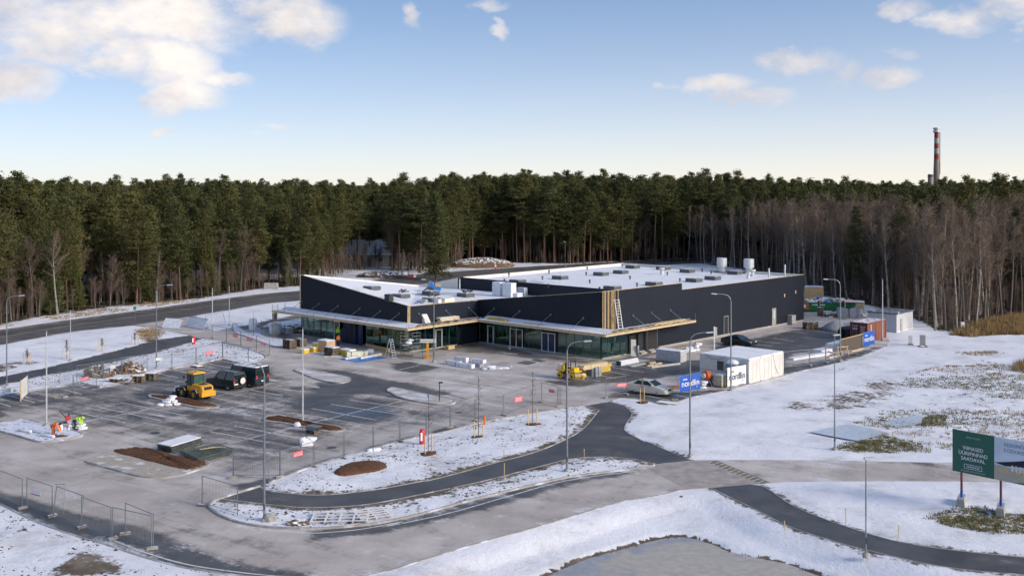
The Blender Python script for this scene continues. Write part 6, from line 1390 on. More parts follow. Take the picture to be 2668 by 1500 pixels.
def car(name, label, cat, loc, rz, W_, body, cabin, wb, r, paint, roofz, lights=True, snow_roof=False, rimm=None, spare=False, van=False):
    t = thing(name, label, cat, loc, rz); h = W_/2; rimm = rimm or M['steel_pale']
    cz = sum(p[1] for p in body)/len(body)
    o = sub(t, 'body', paint, lambda b: loft_sil(b, body, (-h,-h*.95,-h*.80,0,h*.80,h*.95,h), (.93,.985,1,1.005,1,.985,.93), cz), 35); 
    (x0,x1,xr0,xr1,zb) = cabin; zt = roofz; k0, k1 = (.90,.72) if not van else (.95,.88)
    def cab(b): 
        rings = []
        for f_ in (0,.5,.92): 
            y = h*(k0 + (k1-k0)*f_); xa, xb = x0 + (xr0-x0)*f_, x1 + (xr1-x1)*f_; z = zb + (zt-zb)*f_; rings.append([(xa,-y,z),(xa,y,z),(xb,y,z),(xb,-y,z)])
        b.loft(rings)
    sub(t, 'windows', M['glassdark'], cab)
    rf = sub(t, 'roof', M['snow'] if snow_roof else paint, lambda b: b.loft([[(xr0-.02+i*(x0-xr0)*.08,-h*(k1+.03-.04*j),zt-.10+.05*j),(xr0-.02+i*.0,h*(k1+.03-.04*j),zt-.10+.05*j),(xr1+.02,h*(k1+.03-.04*j),zt-.10+.05*j),(xr1+.02,-h*(k1+.03-.04*j),zt-.10+.05*j)] for i, j in ((0,0),(0,1),(0,2))]), 30)
    bevel(rf, .05, 2)
    def pil(b):
        for s in (-1,1):
            e = .012*s
            b.bar((x0,s*h*k0+e,zb-.02),(xr0,s*h*k1+e,zt-.05),.09,.08); b.bar((x1,s*h*k0+e,zb-.02),(xr1,s*h*k1+e,zt-.05),.08,.07)
            xm = (x0+x1)/2 - .05; b.bar((xm,s*h*k0+e,zb-.02),((xr0+xr1)/2-.05,s*h*k1+e,zt-.05),.10,.05)
            if van: 
                b.slab([(x0+.05,s*h*(k0+.012),zb),(xm,s*h*(k0+.012),zb),((xr0+xr1)/2,s*h*(k1+.012),zt-.08),(xr0+.05,s*h*(k1+.012),zt-.08)], (0,.02*s,0))
    sub(t, 'pillars', paint, pil)
    for x in (-wb/2, wb/2):
        for s in (-1,1):
            sub(t, 'wheel_arch', M['black'], lambda b: b.lathe((x + .0,s*(h*.93) - .035,r*1.02), [(r*1.16,0),(r*1.16,.075)], 18, 'y')); wheel(t, x, s*(h-.12), r, .22, rimm, s)
    xs = [p[0] for p in body]; xf, xb_ = max(xs), min(xs)
    for s in (-1,1):
        sub(t, 'mirror', paint, lambda b: b.box((x1-.25 if not van else x1-.1,s*(h*.98),zb+.08),(.14,.24,.16)))
        sub(t, 'headlight', M['steel_pale'], lambda b: b.box((xf-.14,s*h*.68,.66 if not van else .85),(.22,.38,.15),s*-.25)); sub(t, 'tail_light', M['red'], lambda b: b.box((xb_+.07,s*h*.80,.85 if not van else 1.15),(.12,.2,.34 if van or spare else .18)))
    sub(t, 'bumper', M['black'] if spare else paint, lambda b: b.box((xf-.06,0,.40),(.18,W_*.86,.2))); sub(t, 'bumper', M['black'] if (spare or van) else paint, lambda b: b.box((xb_+.04,0,.45),(.18,W_*.9,.2)))
    sub(t, 'number_plate', M['letters'], lambda b: b.box((xb_-.06 if not spare else xb_-.05,-.0 if not spare else .55,.72),(.02,.5,.11))); sub(t, 'grille', M['black'], lambda b: b.box((xf-.02,0,.62),(.06,.62,.16)))
    if spare:
        sub(t, 'spare_wheel', M['black'], lambda b: b.lathe((xb_-.24,-.18,1.02), [(.2,0),(.37,.02),(.37,.2),(.3,.24)], 20, 'x'), 40); sub(t, 'wheel_cover', M['panel_white'], lambda b: b.lathe((xb_-.262,-.18,1.02), [(.30,0),(.34,.02)], 20, 'x'))
        sub(t, 'roof_rail', M['steel_dark'], lambda b: [b.bar((xr0+.2,s*h*.62,zt+.05),(xr1-.2,s*h*.62,zt+.05),.04) for s in (-1,1)]); sub(t, 'rear_window', M['glassdark'], lambda b: b.box((xb_+.03,0,1.45),(.04,1.2,.4)))
    if van:
        sub(t, 'rear_window', M['glassdark'], lambda b: [b.box((x0+.02-.0,s*h*.42,1.55),(.06,h*.62,.5)) for s in (-1,1)]); sub(t, 'roof_bar', M['black'], lambda b: [b.bar((x,-h*.85,zt+.05),(x,h*.85,zt+.05),.05) for x in (xr0+.5,xr0+1.6,xr0+2.7)])
        sub(t, 'door_seam', M['black'], lambda b: b.box((xb_+.0,0,1.15),(.03,.02,1.4)))
    for s in (-1,1): sub(t, 'door_handle', M['steel_dark'] if spare else M['steel'], lambda b: [b.box((x,s*h*.985,zb-.12),(.2,.03,.04)) for x in (-.55,.45)])
    return t
def head(f_, r_): d = f_ - r_; return math.atan2(d.y, d.x)
def place(kf, fpx, rpx, side):
    """centre point and heading from the two near-side wheel contacts; side=+1: the near side is the right-hand one"""
    f_, r_ = at(kf,*fpx), at(kf,*rpx); h = head(f_, r_); c = (f_+r_)/2; return c, h
SED = [(2.33,.30),(2.36,.55),(2.28,.70),(1.75,.86),(1.05,.97),(.2,.99),(-1.2,1.02),(-1.75,1.06),(-2.2,1.02),(-2.33,.80),(-2.34,.45),(-2.2,.28),(-1.0,.20),(1.0,.20),(2.0,.22)]
c, h = place(14,(1512,680),(1195,637),1); n = Vector((-math.sin(h),math.cos(h),0)); M['gold'] = paint_mat('champagne_paint', (.74,.67,.55), .35, .3, (.42,.38,.32))
car('parked_car', 'champagne gold saloon car parked near the blue banner', 'car', c + n*.78, h, 1.78, SED, (-1.72,1.05,-1.05,.25,.98), 2.68, .32, M['gold'], 1.44)
CPE = [(2.25,.30),(2.30,.55),(2.2,.72),(1.6,.86),(.9,.94),(-1.2,.98),(-2.0,.98),(-2.25,.80),(-2.28,.42),(-2.1,.26),(-1.0,.20),(1.0,.20),(2.0,.22)]
c, h = place(5,(1085,815),(955,800),1); n = Vector((-math.sin(h),math.cos(h),0)); M['darkcar'] = paint_mat('dark_green_paint', (.012,.020,.024))
car('parked_car', 'dark coupe parked along the side wall of the building', 'car', c + n*.75, h, 1.8, CPE, (-1.85,.95,-.85,.25,.94), 2.6, .32, M['darkcar'], 1.36)
SUVB = [(2.20,.45),(2.24,.75),(2.12,1.02),(1.0,1.14),(.85,1.16),(-2.1,1.16),(-2.14,.70),(-2.08,.42),(-1.0,.34),(1.0,.34),(2.0,.36)]
c, h = place(11,(985,690),(1310,742),-1); n = Vector((math.sin(h),-math.cos(h),0)); M['suv'] = paint_mat('dark_bluegreen_paint', (.016,.024,.026))
car('off_road_car', 'dark off-road car with a spare wheel on its tailgate', 'car', c + n*.78, h, 1.85, SUVB, (-2.10,.95,-1.98,.35,1.14), 2.54, .37, M['suv'], 1.92, spare=True)
VANB = [(2.45,.38),(2.48,.75),(2.35,1.10),(1.75,1.22),(-2.45,1.22),(-2.48,.70),(-2.42,.36),(-1.0,.28),(1.0,.28),(2.2,.30)]
c2 = at(11,2090,668); hv = h; d = Vector((math.cos(hv),math.sin(hv),0)); M['van'] = paint_mat('dark_teal_paint', (.020,.040,.048))
car('panel_van', 'dark teal van with snow on its roof beside the off-road car', 'van', c2 + d*2.55, hv, 2.0, VANB, (-2.46,1.9,-2.40,1.15,1.2), 3.0, .34, M['van'], 2.25, van=True, snow_roof=True)
# wheel loader
f_, r_ = at(11,300,890), at(11,570,955); h = head(f_, r_); wb = 2.3; c = (f_+r_)/2 + Vector((math.sin(h),-math.cos(h),0))*.80
t = thing('wheel_loader', 'yellow compact wheel loader with a snow filled bucket', 'wheel loader', c, h); t.scale = (.94,.94,.96); M['yel'] = mat('machine_yellow', (.68,.33,.012), .45, var=.08, scale=1.5, coat=.2); M['cabg'] = mat('greenish_glass', (.03,.09,.07), .1, var=.2, spec=.8)
sub(t, 'rear_body', M['yel'], lambda b: loft_sil(b, [(-2.35,.55),(-2.5,.9),(-2.35,1.45),(-1.9,1.62),(-.45,1.62),(-.3,.6)], (-.72,-.66,.66,.72), (.93,1,1,.93), 1.1, -1.3), 40); sub(t, 'counterweight', M['yel'], lambda b: b.box((-2.35,0,.72),(.5,1.7,.5), tx=.9)); sub(t, 'engine_grille', M['steel_dark'], lambda b: (b.box((-2.36,0,1.22),(.2,.9,.42), 0, -.3), b.box((-1.5,0,1.63),(.9,.8,.05))))
sub(t, 'front_frame', M['yel'], lambda b: (b.box((.95,0,.75),(1.5,.75,.7), tx=.9), b.box((.55,0,1.25),(.5,.6,.6))))
o = sub(t, 'cab', M['cabg'], lambda b: b.box((-.05,0,1.95),(1.35,1.25,1.35), tx=.9, ty=.88)); sub(o, 'cab_post', M['steel_dark'], lambda b: [b.bar((x,y,1.25),(x*.92-.0,y*.9,2.62),.09) for x in (-.72,.02,.62) for y in (-.62,.62)]); sub(o, 'cab_base', M['yel'], lambda b: b.box((-.05,0,1.12),(1.3,1.3,.5)))
sub(t, 'cab_roof', M['yel'], lambda b: b.box((-.05,0,2.70),(1.6,1.5,.16), tx=.86, ty=.86)); sub(t, 'beacon', M['red'], lambda b: b.lathe((-.3,.2,2.78), [(.07,0),(.07,.12),(.04,.15)], 8)); sub(t, 'mirror', M['black'], lambda b: [b.box((.75,s*.95,2.2),(.05,.2,.3)) for s in (-1,1)])
wy = mat('yellow_rim', (.55,.27,.02), .5, var=.15)
for x in (-wb/2, wb/2):
    for s in (-1,1):
        w_ = wheel(t, x, s*.80, .56, .42, wy, s); sub(w_, 'snow_rim', M['snow'], lambda b: b.tube([(x + .58*math.cos(a_), s*.86, .56 + .58*math.sin(a_)) for a_ in np.linspace(.5,2.7,9)], .05, 5)); sub(t, 'mudguard', M['yel'] if x < 0 else M['steel_dark'], lambda b: b.box((x,s*.78,1.2),(1.0,.42,.06)))
sub(t, 'lift_arm', M['yel'], lambda b: [(b.bar((.55,s*.38,1.5),(1.7,s*.38,.95),.14,.24), b.bar((1.7,s*.38,.95),(2.15,s*.38,.5),.14,.2)) for s in (-1,1)]); sub(t, 'hydraulic_ram', M['steel'], lambda b: b.tube([(.7,0,1.25),(1.9,0,.95)], .06, 8))
bk = sub(t, 'bucket', M['steel_dark'], lambda b: loft_sil(b, [(2.05,.95),(1.98,.15),(2.95,.08),(2.95,.14),(2.12,.28),(2.15,.95)], (-1.1,1.1), (1,1), .4)); sub(bk, 'bucket_side', M['steel_dark'], lambda b: [b.slab([(2.0,s*1.1,.1),(2.95,s*1.1,.1),(2.6,s*1.1,.6),(2.05,s*1.1,.95)], (0,.03*s,0)) for s in (-1,1)]); sub(bk, 'snow_load', M['snow'], lambda b: [b.blob((2.42,y,.62),(.42,.42,.34),2,.12,int(y*9)+20) for y in (-.75,-.2,.35,.8)], True)
sub(t, 'lamp', M['black'], lambda b: [b.box((.95,s*.55,1.6),(.12,.18,.16)) for s in (-1,1)])
# road roller
f_, r_ = at(30,1240,770), at(30,800,705); h = head(f_, r_); c = (f_+r_)/2; n = Vector((-math.sin(h),math.cos(h),0)); t = thing('road_roller', 'small yellow tandem roller beside the timber packs', 'road roller', c + n*.55, h); wb = 1.75; yr = mat('roller_yellow', (.72,.45,.015), .45, var=.1)
for x in (-wb/2, wb/2):
    o = sub(t, 'drum', mat('worn_drum_steel', (.42,.33,.16), .45, .5, var=.2), lambda b: b.lathe((x,-.55,.42), [(.1,0),(.40,.0),(.42,.02),(.42,1.08),(.40,1.1),(.1,1.1)], 24, 'y'), 40); sub(o, 'drum_frame', yr, lambda b: ([b.box((x,s*.62,.5),(.34,.06,.62)) for s in (-1,1)], b.box((x,0,.95),(.9,1.3,.12)))); sub(o, 'hub', M['black'], lambda b: [b.lathe((x,s*.66-.02,.42),[(.14,0),(.14,.04)],10,'y') for s in (-1,1)])
sub(t, 'engine_cover', yr, lambda b: b.box((-.85,0,1.22),(1.0,1.0,.75), tx=.85, ty=.9)); sub(t, 'front_body', yr, lambda b: b.box((.75,0,1.15),(.7,.9,.4), tx=.9)); sub(t, 'deck', M['steel_dark'], lambda b: b.box((0,0,.85),(.9,1.0,.14))); sub(t, 'seat', M['black'], lambda b: (b.box((-.1,0,1.22),(.5,.5,.16)), b.box((-.32,0,1.55),(.14,.5,.6)))); sub(t, 'steering_wheel', M['black'], lambda b: (b.tube([(.35,0,1.0),(.2,0,1.6)],.04,6), b.lathe((.2,0,1.6),[(.2,0),(.2,.04)],12))); sub(t, 'roll_bar', M['black'], lambda b: (b.tube([(.55,-.45,1.1),(.55,-.45,2.1),(.55,.45,2.1),(.55,.45,1.1)],.05,6))); sub(t, 'white_cover', M['panel_white'], lambda b: b.box((-.98,-.35,1.35),(.5,.35,.62)))

# ------------------------------------------------------------------ people
def skin_mesh(name, verts, edges, rad, m):
    me = bpy.data.meshes.new(name); me.from_pydata(verts, edges, []); o = bpy.data.objects.new(name, me); COL.objects.link(o)
    sk = o.modifiers.new('skin', 'SKIN'); ss = o.modifiers.new('sub', 'SUBSURF'); ss.levels = 2; ss.render_levels = 2
    for i, v in enumerate(me.skin_vertices[0].data): v.radius = rad[i] if isinstance(rad[i], tuple) else (rad[i], rad[i]); v.use_root = (i == 0)
    dg = bpy.context.evaluated_depsgraph_get(); dg.update(); me2 = bpy.data.meshes.new_from_object(o.evaluated_get(dg)); bpy.data.objects.remove(o); me2.materials.clear(); me2.materials.append(m); me2.polygons.foreach_set('use_smooth',[True]*len(me2.polygons)); return me2
M['skin'] = mat('skin', (.50,.30,.22), .6, var=.05); M['dark_cloth'] = mat('dark_trousers', (.022,.025,.032), .9, var=.2); M['lime'] = mat('lime_hi_vis', (.42,.80,.02), .7, var=.08); M['orange_cloth'] = mat('orange_hi_vis', (.85,.20,.02), .7, var=.08); M['brown_cloth'] = mat('rust_trousers', (.42,.10,.03), .9, var=.15); M['hair'] = mat('dark_cap', (.02,.018,.016), .8)
def person(label, loc, rz, J, top, legs, cap):
    """J: joint positions of one pose; the body is one skin, clothes lie over it"""
    t = thing('person', label, 'person', loc, rz)
    names_ = ['pelvis','belly','chest','neck','head','crown','shL','elL','haL','shR','elR','haR','hipL','knL','anL','toL','hipR','knR','anR','toR']; V = [J[k] for k in names_]; ix = {k:i for i,k in enumerate(names_)}
    E2 = [('pelvis','belly'),('belly','chest'),('chest','neck'),('neck','head'),('head','crown'),('chest','shL'),('shL','elL'),('elL','haL'),('chest','shR'),('shR','elR'),('elR','haR'),('pelvis','hipL'),('hipL','knL'),('knL','anL'),('anL','toL'),('pelvis','hipR'),('hipR','knR'),('knR','anR'),('anR','toR')]
    rad = dict(pelvis=.13,belly=.13,chest=.15,neck=.055,head=.095,crown=.07,shL=.065,elL=.045,haL=.04,shR=.065,elR=.045,haR=.04,hipL=.085,knL=.058,anL=.042,toL=.04,hipR=.085,knR=.058,anR=.042,toR=.04)
    link('body', skin_mesh('body', V, [(ix[a],ix[b]) for a,b in E2], [rad[k] for k in names_], M['skin']), t)
    def cloth(nm, keys, edges, grow, m):
        i2 = {k:i for i,k in enumerate(keys)}; link(nm, skin_mesh(nm, [J[k] for k in keys], [(i2[a],i2[b]) for a,b in edges], [rad[k]+grow for k in keys], m), t)
    cloth('jacket', ['belly','pelvis','chest','shL','elL','shR','elR','haL','haR','neck'], [('pelvis','belly'),('belly','chest'),('chest','shL'),('shL','elL'),('chest','shR'),('shR','elR'),('elL','haL'),('elR','haR'),('chest','neck')], .028, top)
    cloth('trousers', ['pelvis','hipL','knL','anL','hipR','knR','anR'], [('pelvis','hipL'),('hipL','knL'),('knL','anL'),('pelvis','hipR'),('hipR','knR'),('knR','anR')], .026, legs)
    for k in 'LR': sub(t, 'shoe', M['black'], lambda b: b.box((Vector(J['an'+k])+Vector(J['to'+k]))/2 + Vector((0,0,-.01)), (.28,.11,.11)))
    hd = Vector(J['head']); up = (Vector(J['crown'])-Vector(J['neck'])).normalized(); sub(t, 'cap', cap, lambda b: b.blob(hd + up*.05, .125, 2, .02, 3), True)
    fx = Vector((1,0,0)); fx = (fx - up*fx.dot(up)).normalized()
    if fx.length < .1: fx = Vector((0,0,-1))
    sub(t, 'face', M['skin'], lambda b: (b.blob(hd + fx*.06 - up*.03, (.08,.075,.085), 2, .0, 1), b.box(hd + fx*.145 - up*.03, (.03,.025,.035))), True)
    for k in 'LR':
        a, e = Vector(J['ha'+k]), Vector(J['el'+k]); d = (a-e).normalized(); s = d.cross(Vector((0,1,0))).normalized() if abs(d.y) < .9 else Vector((1,0,0))
        sub(t, 'hand', M['skin'], lambda b: [b.tube([a, a + d*.05 + Vector((0,(j-1.5)*.022,0)), a + d*(.10 - .01*abs(j-1.5)) + Vector((.0,(j-1.5)*.024,-.02))], [.014,.012,.009], 5) for j in range(4)] and b.tube([a, a + d*.03 + s*.05, a + d*.07 + s*.055], [.015,.012,.01], 5))
    return t
def stand():
    return dict(pelvis=(0,0,.95),belly=(.02,0,1.12),chest=(.02,0,1.36),neck=(.02,0,1.50),head=(.03,0,1.63),crown=(.03,0,1.72),shL=(.02,.19,1.42),elL=(.0,.24,1.14),haL=(.14,.22,.92),shR=(.02,-.19,1.42),elR=(.02,-.24,1.14),haR=(.2,-.2,.98),hipL=(0,.10,.90),knL=(.03,.11,.50),anL=(0,.12,.09),toL=(.14,.13,.05),hipR=(0,-.10,.90),knR=(.03,-.11,.50),anR=(0,-.12,.09),toR=(.14,-.13,.05))
def bend(reach=.45, low=.55):
    return dict(pelvis=(-.10,0,.90),belly=(.05,0,1.02),chest=(.30,0,1.10),neck=(.44,0,1.12),head=(.55,0,1.10),crown=(.62,0,1.09),shL=(.32,.18,1.08),elL=(.42,.22,.82),haL=(reach,.14,low),shR=(.32,-.18,1.08),elR=(.42,-.22,.82),haR=(reach+.03,-.12,low),hipL=(-.10,.10,.86),knL=(.0,.13,.48),anL=(-.06,.14,.09),toL=(.08,.15,.05),hipR=(-.10,-.10,.86),knR=(-.02,-.13,.48),anR=(-.14,-.14,.09),toR=(0,-.15,.05))
person('person in a lime jacket and dark trousers bending over white sacks', at(12,1305,1185), R(5), bend(.5,.55), M['lime'], M['dark_cloth'], M['lime'])
person('person in orange work clothes bending down on the snowy island', at(12,925,1285), R(-5), bend(.55,.45), M['orange_cloth'], M['brown_cloth'], M['hair'])
pz = at(13,820,625); person('person in an orange vest standing beside the plywood box stack', pz, R(120), stand(), M['orange_cloth'], M['dark_cloth'], M['hair'])
py_ = at(13,815,560); py_.z = .55; J2 = stand(); person('person in a lime jacket standing raised behind the orange vest', py_, R(100), J2, M['lime'], M['dark_cloth'], M['lime'])
one('work_platform', M['steel'], lambda b: (b.box((0,0,.5),(1.0,.5,.08)), [b.bar((x,y,0),(x*.9,y*.9,.48),.05) for x in (-.45,.45) for y in (-.2,.2)]), 'small step platform under the raised worker', 'step', (py_.x,py_.y,0), R(-42))

# ------------------------------------------------------------------ left lot: heaps, sacks, panels
def heap(label, loc, r, h_, seed, m, cat='rubble heap'):
    t = thing('rubble_heap', label, cat, loc, 0); sub(t, 'mound', m, lambda b: b.blob((0,0,-.1), (r,r*.62,h_), 3, .16, seed, -.05)); rr = random.Random(seed); bl = MB(); bl.box((0,0,0),(.34,.24,.2), tx=.8); me = bl.mesh('chunk', m); me2 = MB(); me2.box((0,0,0),(.5,.3,.08)); me2 = me2.mesh('chunk', M['timber_old'])
    for j in range(70):
        a = rr.uniform(0,6.28); q = rr.random()**.6; x, y = r*q*math.cos(a), r*.62*q*math.sin(a); z = h_*math.sqrt(max(0,1-q*q))*.92 - .05; o = link('chunk', me if rr.random() < .75 else me2, t); o.location = (x,y,z); o.rotation_euler = (rr.uniform(-1,1),rr.uniform(-1,1),rr.uniform(0,3)); k = rr.uniform(.5,1.5); o.scale = (k,k,k)
heap('left heap of brown rubble and soil on the western island', at(1,935,1020), 1.75, 1.35, 3, M['rubble']); heap('right heap of brown rubble and soil on the western island', at(1,1215,985), 1.9, 1.35, 8, M['rubble'])
for x, y, n_, tl, lb in ((1095,1070,3,0,'leftmost low pallet stack in front of the rubble heaps'),(1205,1080,2,.35,'tilted pallets second from left before the rubble'),(1308,1068,5,0,'third pallet stack before the rubble, with loose boards'),(1425,1045,5,0,'rightmost pallet stack before the rubble, snow on top')): pallet_stack(lb, at(1,x,y), R(-30 + (x % 40)), n_, tl, snow=(x != 1205))
plank('plank', 'dark plank lying left of the pallet stacks', at(1,948,1066), at(1,1060,1058), .3, .08, M['timber_old'])
pallet_stack('single snowy pallet lying at the kerb of the upper bays', at(1,1858,925), GL, 1, snow=1, group='single pallets'); 
sp = [(0,0,0,.2),(.75,.1,0,1.2),(-.7,-.1,0,.4),(.3,.45,0,2),(-.3,.4,0,.8),(0,.1,.26,.5),(.5,.2,.26,1.4),(-.4,.15,.26,2.2),(.1,.15,.5,.3),(.3,.2,.7,1)]
sack_pile('sack_pile', 'heap of white sacks on the narrow mulch bed by the loader', at(1,1590,1290), 0, sp, M['white_wrap'])
sack_pile('sack_pile', 'white sacks the lime worker leans over', at(12,1200,1180), R(20), [(0,0,0,1.4),(.5,.1,0,1.5),(-.3,.3,0,1.3),(.1,.1,.28,1.2),(.45,.3,.28,.4),(.1,.2,.55,1.5),(.35,.2,.55,1.3)], M['white_wrap'])
sack_pile('sack_pile', 'small white sacks right of the lime worker', at(12,1405,1178), R(10), [(0,0,0,.4),(-.2,.3,0,1),(-.15,.15,.26,.5),(-.3,.2,.5,1.2)], M['white_wrap'])
t = thing('plate_compactor', 'dark hand-guided compactor behind the white sacks', 'compactor', at(12,1165,1060), R(30)); sub(t, 'plate', M['steel_dark'], lambda b: b.box((0,0,.08),(.7,.45,.1), tx=1.1)); sub(t, 'engine', M['red'], lambda b: b.box((0,0,.4),(.4,.4,.42))); sub(t, 'handle', M['black'], lambda b: (b.tube([(-.2,-.2,.5),(-.7,-.25,1.15),(-.7,.25,1.15),(-.2,.2,.5)],.03,6))); sub(t, 'exhaust', M['black'], lambda b: b.tube([(.1,.1,.6),(.1,.1,.85)],.05,6))
one('sack', M['white_wrap'], lambda b: b.blob((0,0,.35),(.28,.2,.38),2,.12,5,-.34), 'white sack held by the orange worker', 'sack', at(12,1030,1215), 0, None, True)
one('soil_patch', M['soil'], lambda b: b.blob((0,0,.08),(.75,.4,.12),3,.2,7), 'freshly dug brown soil patch at the feet of the orange worker', 'soil', at(12,1000,1308), 0, None, True)
for j, (x, y) in enumerate(((420,1215),(640,1225),(810,1300))): roll('snow_roll', ('leftmost','middle','rightmost')[j] + ' foil roll along the edge of the snowy island', 'roll', at(12,x,y,.1), R(-28), 1.7, .13, M['white_wrap'], 'foil rolls on the snowy island')
foot('snow capped fence foot left of its twin on the empty bays', at(12,980,640), .6); foot('snow capped fence foot right of its twin on the empty bays', at(12,1115,628), 1.1)
# stacked mesh panels on the near island
def panel_pile(label, corners, n_, zt, snow, seed):
    q = [at(18,x,y,zt) for x,y in corners]; c = sum((Vector((p.x,p.y,0)) for p in q), Vector())/4; t = thing('panel_stack', label, 'fence panels', c); rr = random.Random(seed); m_ = mat('dull_green_steel', (.10,.125,.12), .6, .3, var=.25)
    for k in range(n_):
        z = .08 + (zt-.1)*k/max(1,n_-1); off = Vector((rr.uniform(-.12,.12),rr.uniform(-.1,.1),0)); qq = [Vector((p.x,p.y,0)) - c + off + Vector((0,0,z)) for p in q]
        def f(b):
            for i in range(4): b.bar(qq[i], qq[(i+1) % 4], .06, .035)
            for j in range(1,16): b.bar(qq[0].lerp(qq[1],j/16), qq[3].lerp(qq[2],j/16), .018)
            for j in (.33,.66): b.bar(qq[0].lerp(qq[3],j), qq[1].lerp(qq[2],j), .03)
        sub(t, 'panel', m_, f)
    if snow: sub(t, 'snow_cover', M['snow'], lambda b: b.slab([Vector((p.x,p.y,zt+.02)) - c for p in q], (0,0,.06)))
    for j in (.1,.9): sub(t, 'bearer', M['timber_old'], lambda b: b.bar(Vector((q[0].x,q[0].y,.05)).lerp(Vector((q[1].x,q[1].y,.05)),j) - c, Vector((q[3].x,q[3].y,.05)).lerp(Vector((q[2].x,q[2].y,.05)),j) - c, .12, .08))
    return t, c, q
panel_pile('stack of flat fence panels under a sheet of snow on the near island', [(285,450),(640,520),(1390,295),(1050,228)], 7, .62, True, 2)
t, c, q = panel_pile('stack of flat dull green fence panels right of the snowy stack', [(850,590),(1290,800),(2190,555),(1760,425)], 6, .46, False, 5)
for j in range(5): sub(t, 'loose_strip', M['timber_pale'], lambda b: b.bar((-.5+.2*j,-.2+.12*j,.54+.02*j),(.9+.15*j,.55-.1*j,.56+.02*j),.07,.03))
t = pallet_stack('grey pallet with a metal cage at the end of the pole island', at(7,1150,462), GL, 2, group='single pallets'); sub(t, 'cage', M['steel'], lambda b: [b.box((0,-.4+.1*j,.45),(1.15,.02,.28)) for j in range(9)] and b.box((0,0,.62),(1.2,.85,.04)))
one('bulk_sack', M['white_wrap'], lambda b: (b.box((0,0,.32),(1.1,.6,.6),0,.05,0,.8,.75), b.blob((.3,0,.5),(.45,.3,.22),2,.3,3), b.blob((-.4,.05,.45),(.3,.3,.3),2,.3,4)), 'crumpled white bag beside the fence near the red board', 'bag', at(7,1090,580), R(25)); one('sack', M['white_wrap'], lambda b: b.blob((0,0,.2),(.35,.25,.25),2,.15,6,-.2), 'single white sack at the edge of the pole island', 'sack', at(7,992,405), 0, None, True)
one('sack', M['white_wrap'], lambda b: b.blob((0,0,.14),(.5,.25,.2),2,.15,8,-.14), 'flat white sack lying at the fence behind the oval bed', 'sack', at(7,1735,635), .4, None, True); one('sack', M['white_wrap'], lambda b: b.blob((0,0,.14),(.3,.2,.18),2,.15,9,-.14), 'tiny white sack near the fence left of the oval bed', 'sack', at(7,1680,640), .4, None, True)
# hydrants
def hydrant(label, p, h_):
    t = thing('hydrant', label, 'hydrant', p, .3); sub(t, 'cover', M['red'], lambda b: b.loft([[(.24*k*math.cos(a),.20*k*math.sin(a),z) for a in np.linspace(0,6.283,10,endpoint=False)] for z,k in ((0,.9),(h_*.2,1),(h_*.8,1.02),(h_*.95,.85),(h_,.45))]), 40); sub(t, 'label_sheet', M['letters'], lambda b: (b.box((-.10,-.20,h_*.55),(.16,.02,h_*.5)))); sub(t, 'base', M['black'], lambda b: b.box((0,0,.04),(.6,.4,.08)))
hydrant('red hydrant cover with a white label on the front snowy bed', at(27,362,575), 1.35); hydrant('red hydrant cover on the western snowy island', at(1,1826,715), 1.15)
one('marker_post', mat('orange_plastic', (.75,.16,.03), .5), lambda b: (b.lathe((0,0,0),[(.1,0),(.1,.75),(.06,.8)],10)), 'short orange marker post on the front snowy bed', 'post', at(27,950,387))
# oval mulch bed
sl = smooth_loop(W2(PP(7,(1335,845),(1400,795),(1500,755),(1700,735),(1810,750),(1835,785),(1760,825),(1600,850),(1450,870),(1370,868))),5); c = sl.mean(0); mb = MB(); rr = random.Random(3)
mb.loft([[(*(c + (q_ - c)*f_*(1 + rr.uniform(-.02,.02))), z + rr.uniform(-.03,.03)) for q_ in sl] for f_, z in ((1.02,.0),(.95,.16),(.8,.24),(.45,.3),(.02,.3))], True, False); tag(mb.build('mulch_bed', M['soil'], None, True), 'oval brown mulch bed in the front snowy bed', 'planting bed', 'mulched planting beds')
# white pallets lying on the wedge
def flat_frame(label, loc, rz, L_, W_, nx, ny):
    t = thing('lying_pallet', label, 'pallet', loc, rz, 'white pallets lying on the snow'); m_ = snow_topped('snowy_slat', (.50,.46,.42), .8, cover=1.1)
    for j in range(ny): sub(t, 'slat', m_, lambda b: b.box((0,-W_/2 + W_*j/(ny-1),.13),(L_,.11,.04)))
    for j in range(nx): sub(t, 'bearer', m_, lambda b: b.box((-L_/2 + L_*j/(nx-1),0,.06),(.12,W_+.1,.1)))
flat_frame('large flat white pallet lying level on the snowy wedge', at(7,1400,1280)+Vector((0,0,.10)), .05, 3.6, 1.9, 5, 4); flat_frame('tilted white pallet right of the large one on the wedge', at(7,1700,1250)+Vector((0,0,.12)), .45, 2.0, 1.9, 3, 5)
plank('board', 'narrow white board between the two white pallets', at(7,1575,1265), at(7,1650,1318), .15, .05, M['timber_snow'])
for (k,x,y,w,h_,m_,lb) in ((7,735,1300,.8,.75,'concrete','rough concrete block beside the nearest lamp'),):
    one('concrete_block', M[m_], lambda b: b.blob((0,0,.25),(w/2,w*.35,h_/2),2,.2,4,-.25), lb, 'block', at(k,x,y))
one('earth_clump', M['earth'], lambda b: b.blob((0,0,.0),(.7,.45,.32),3,.3,6,-.1), 'brown earth clump near the kerb of the wedge', 'earth', at(7,1000,1325))
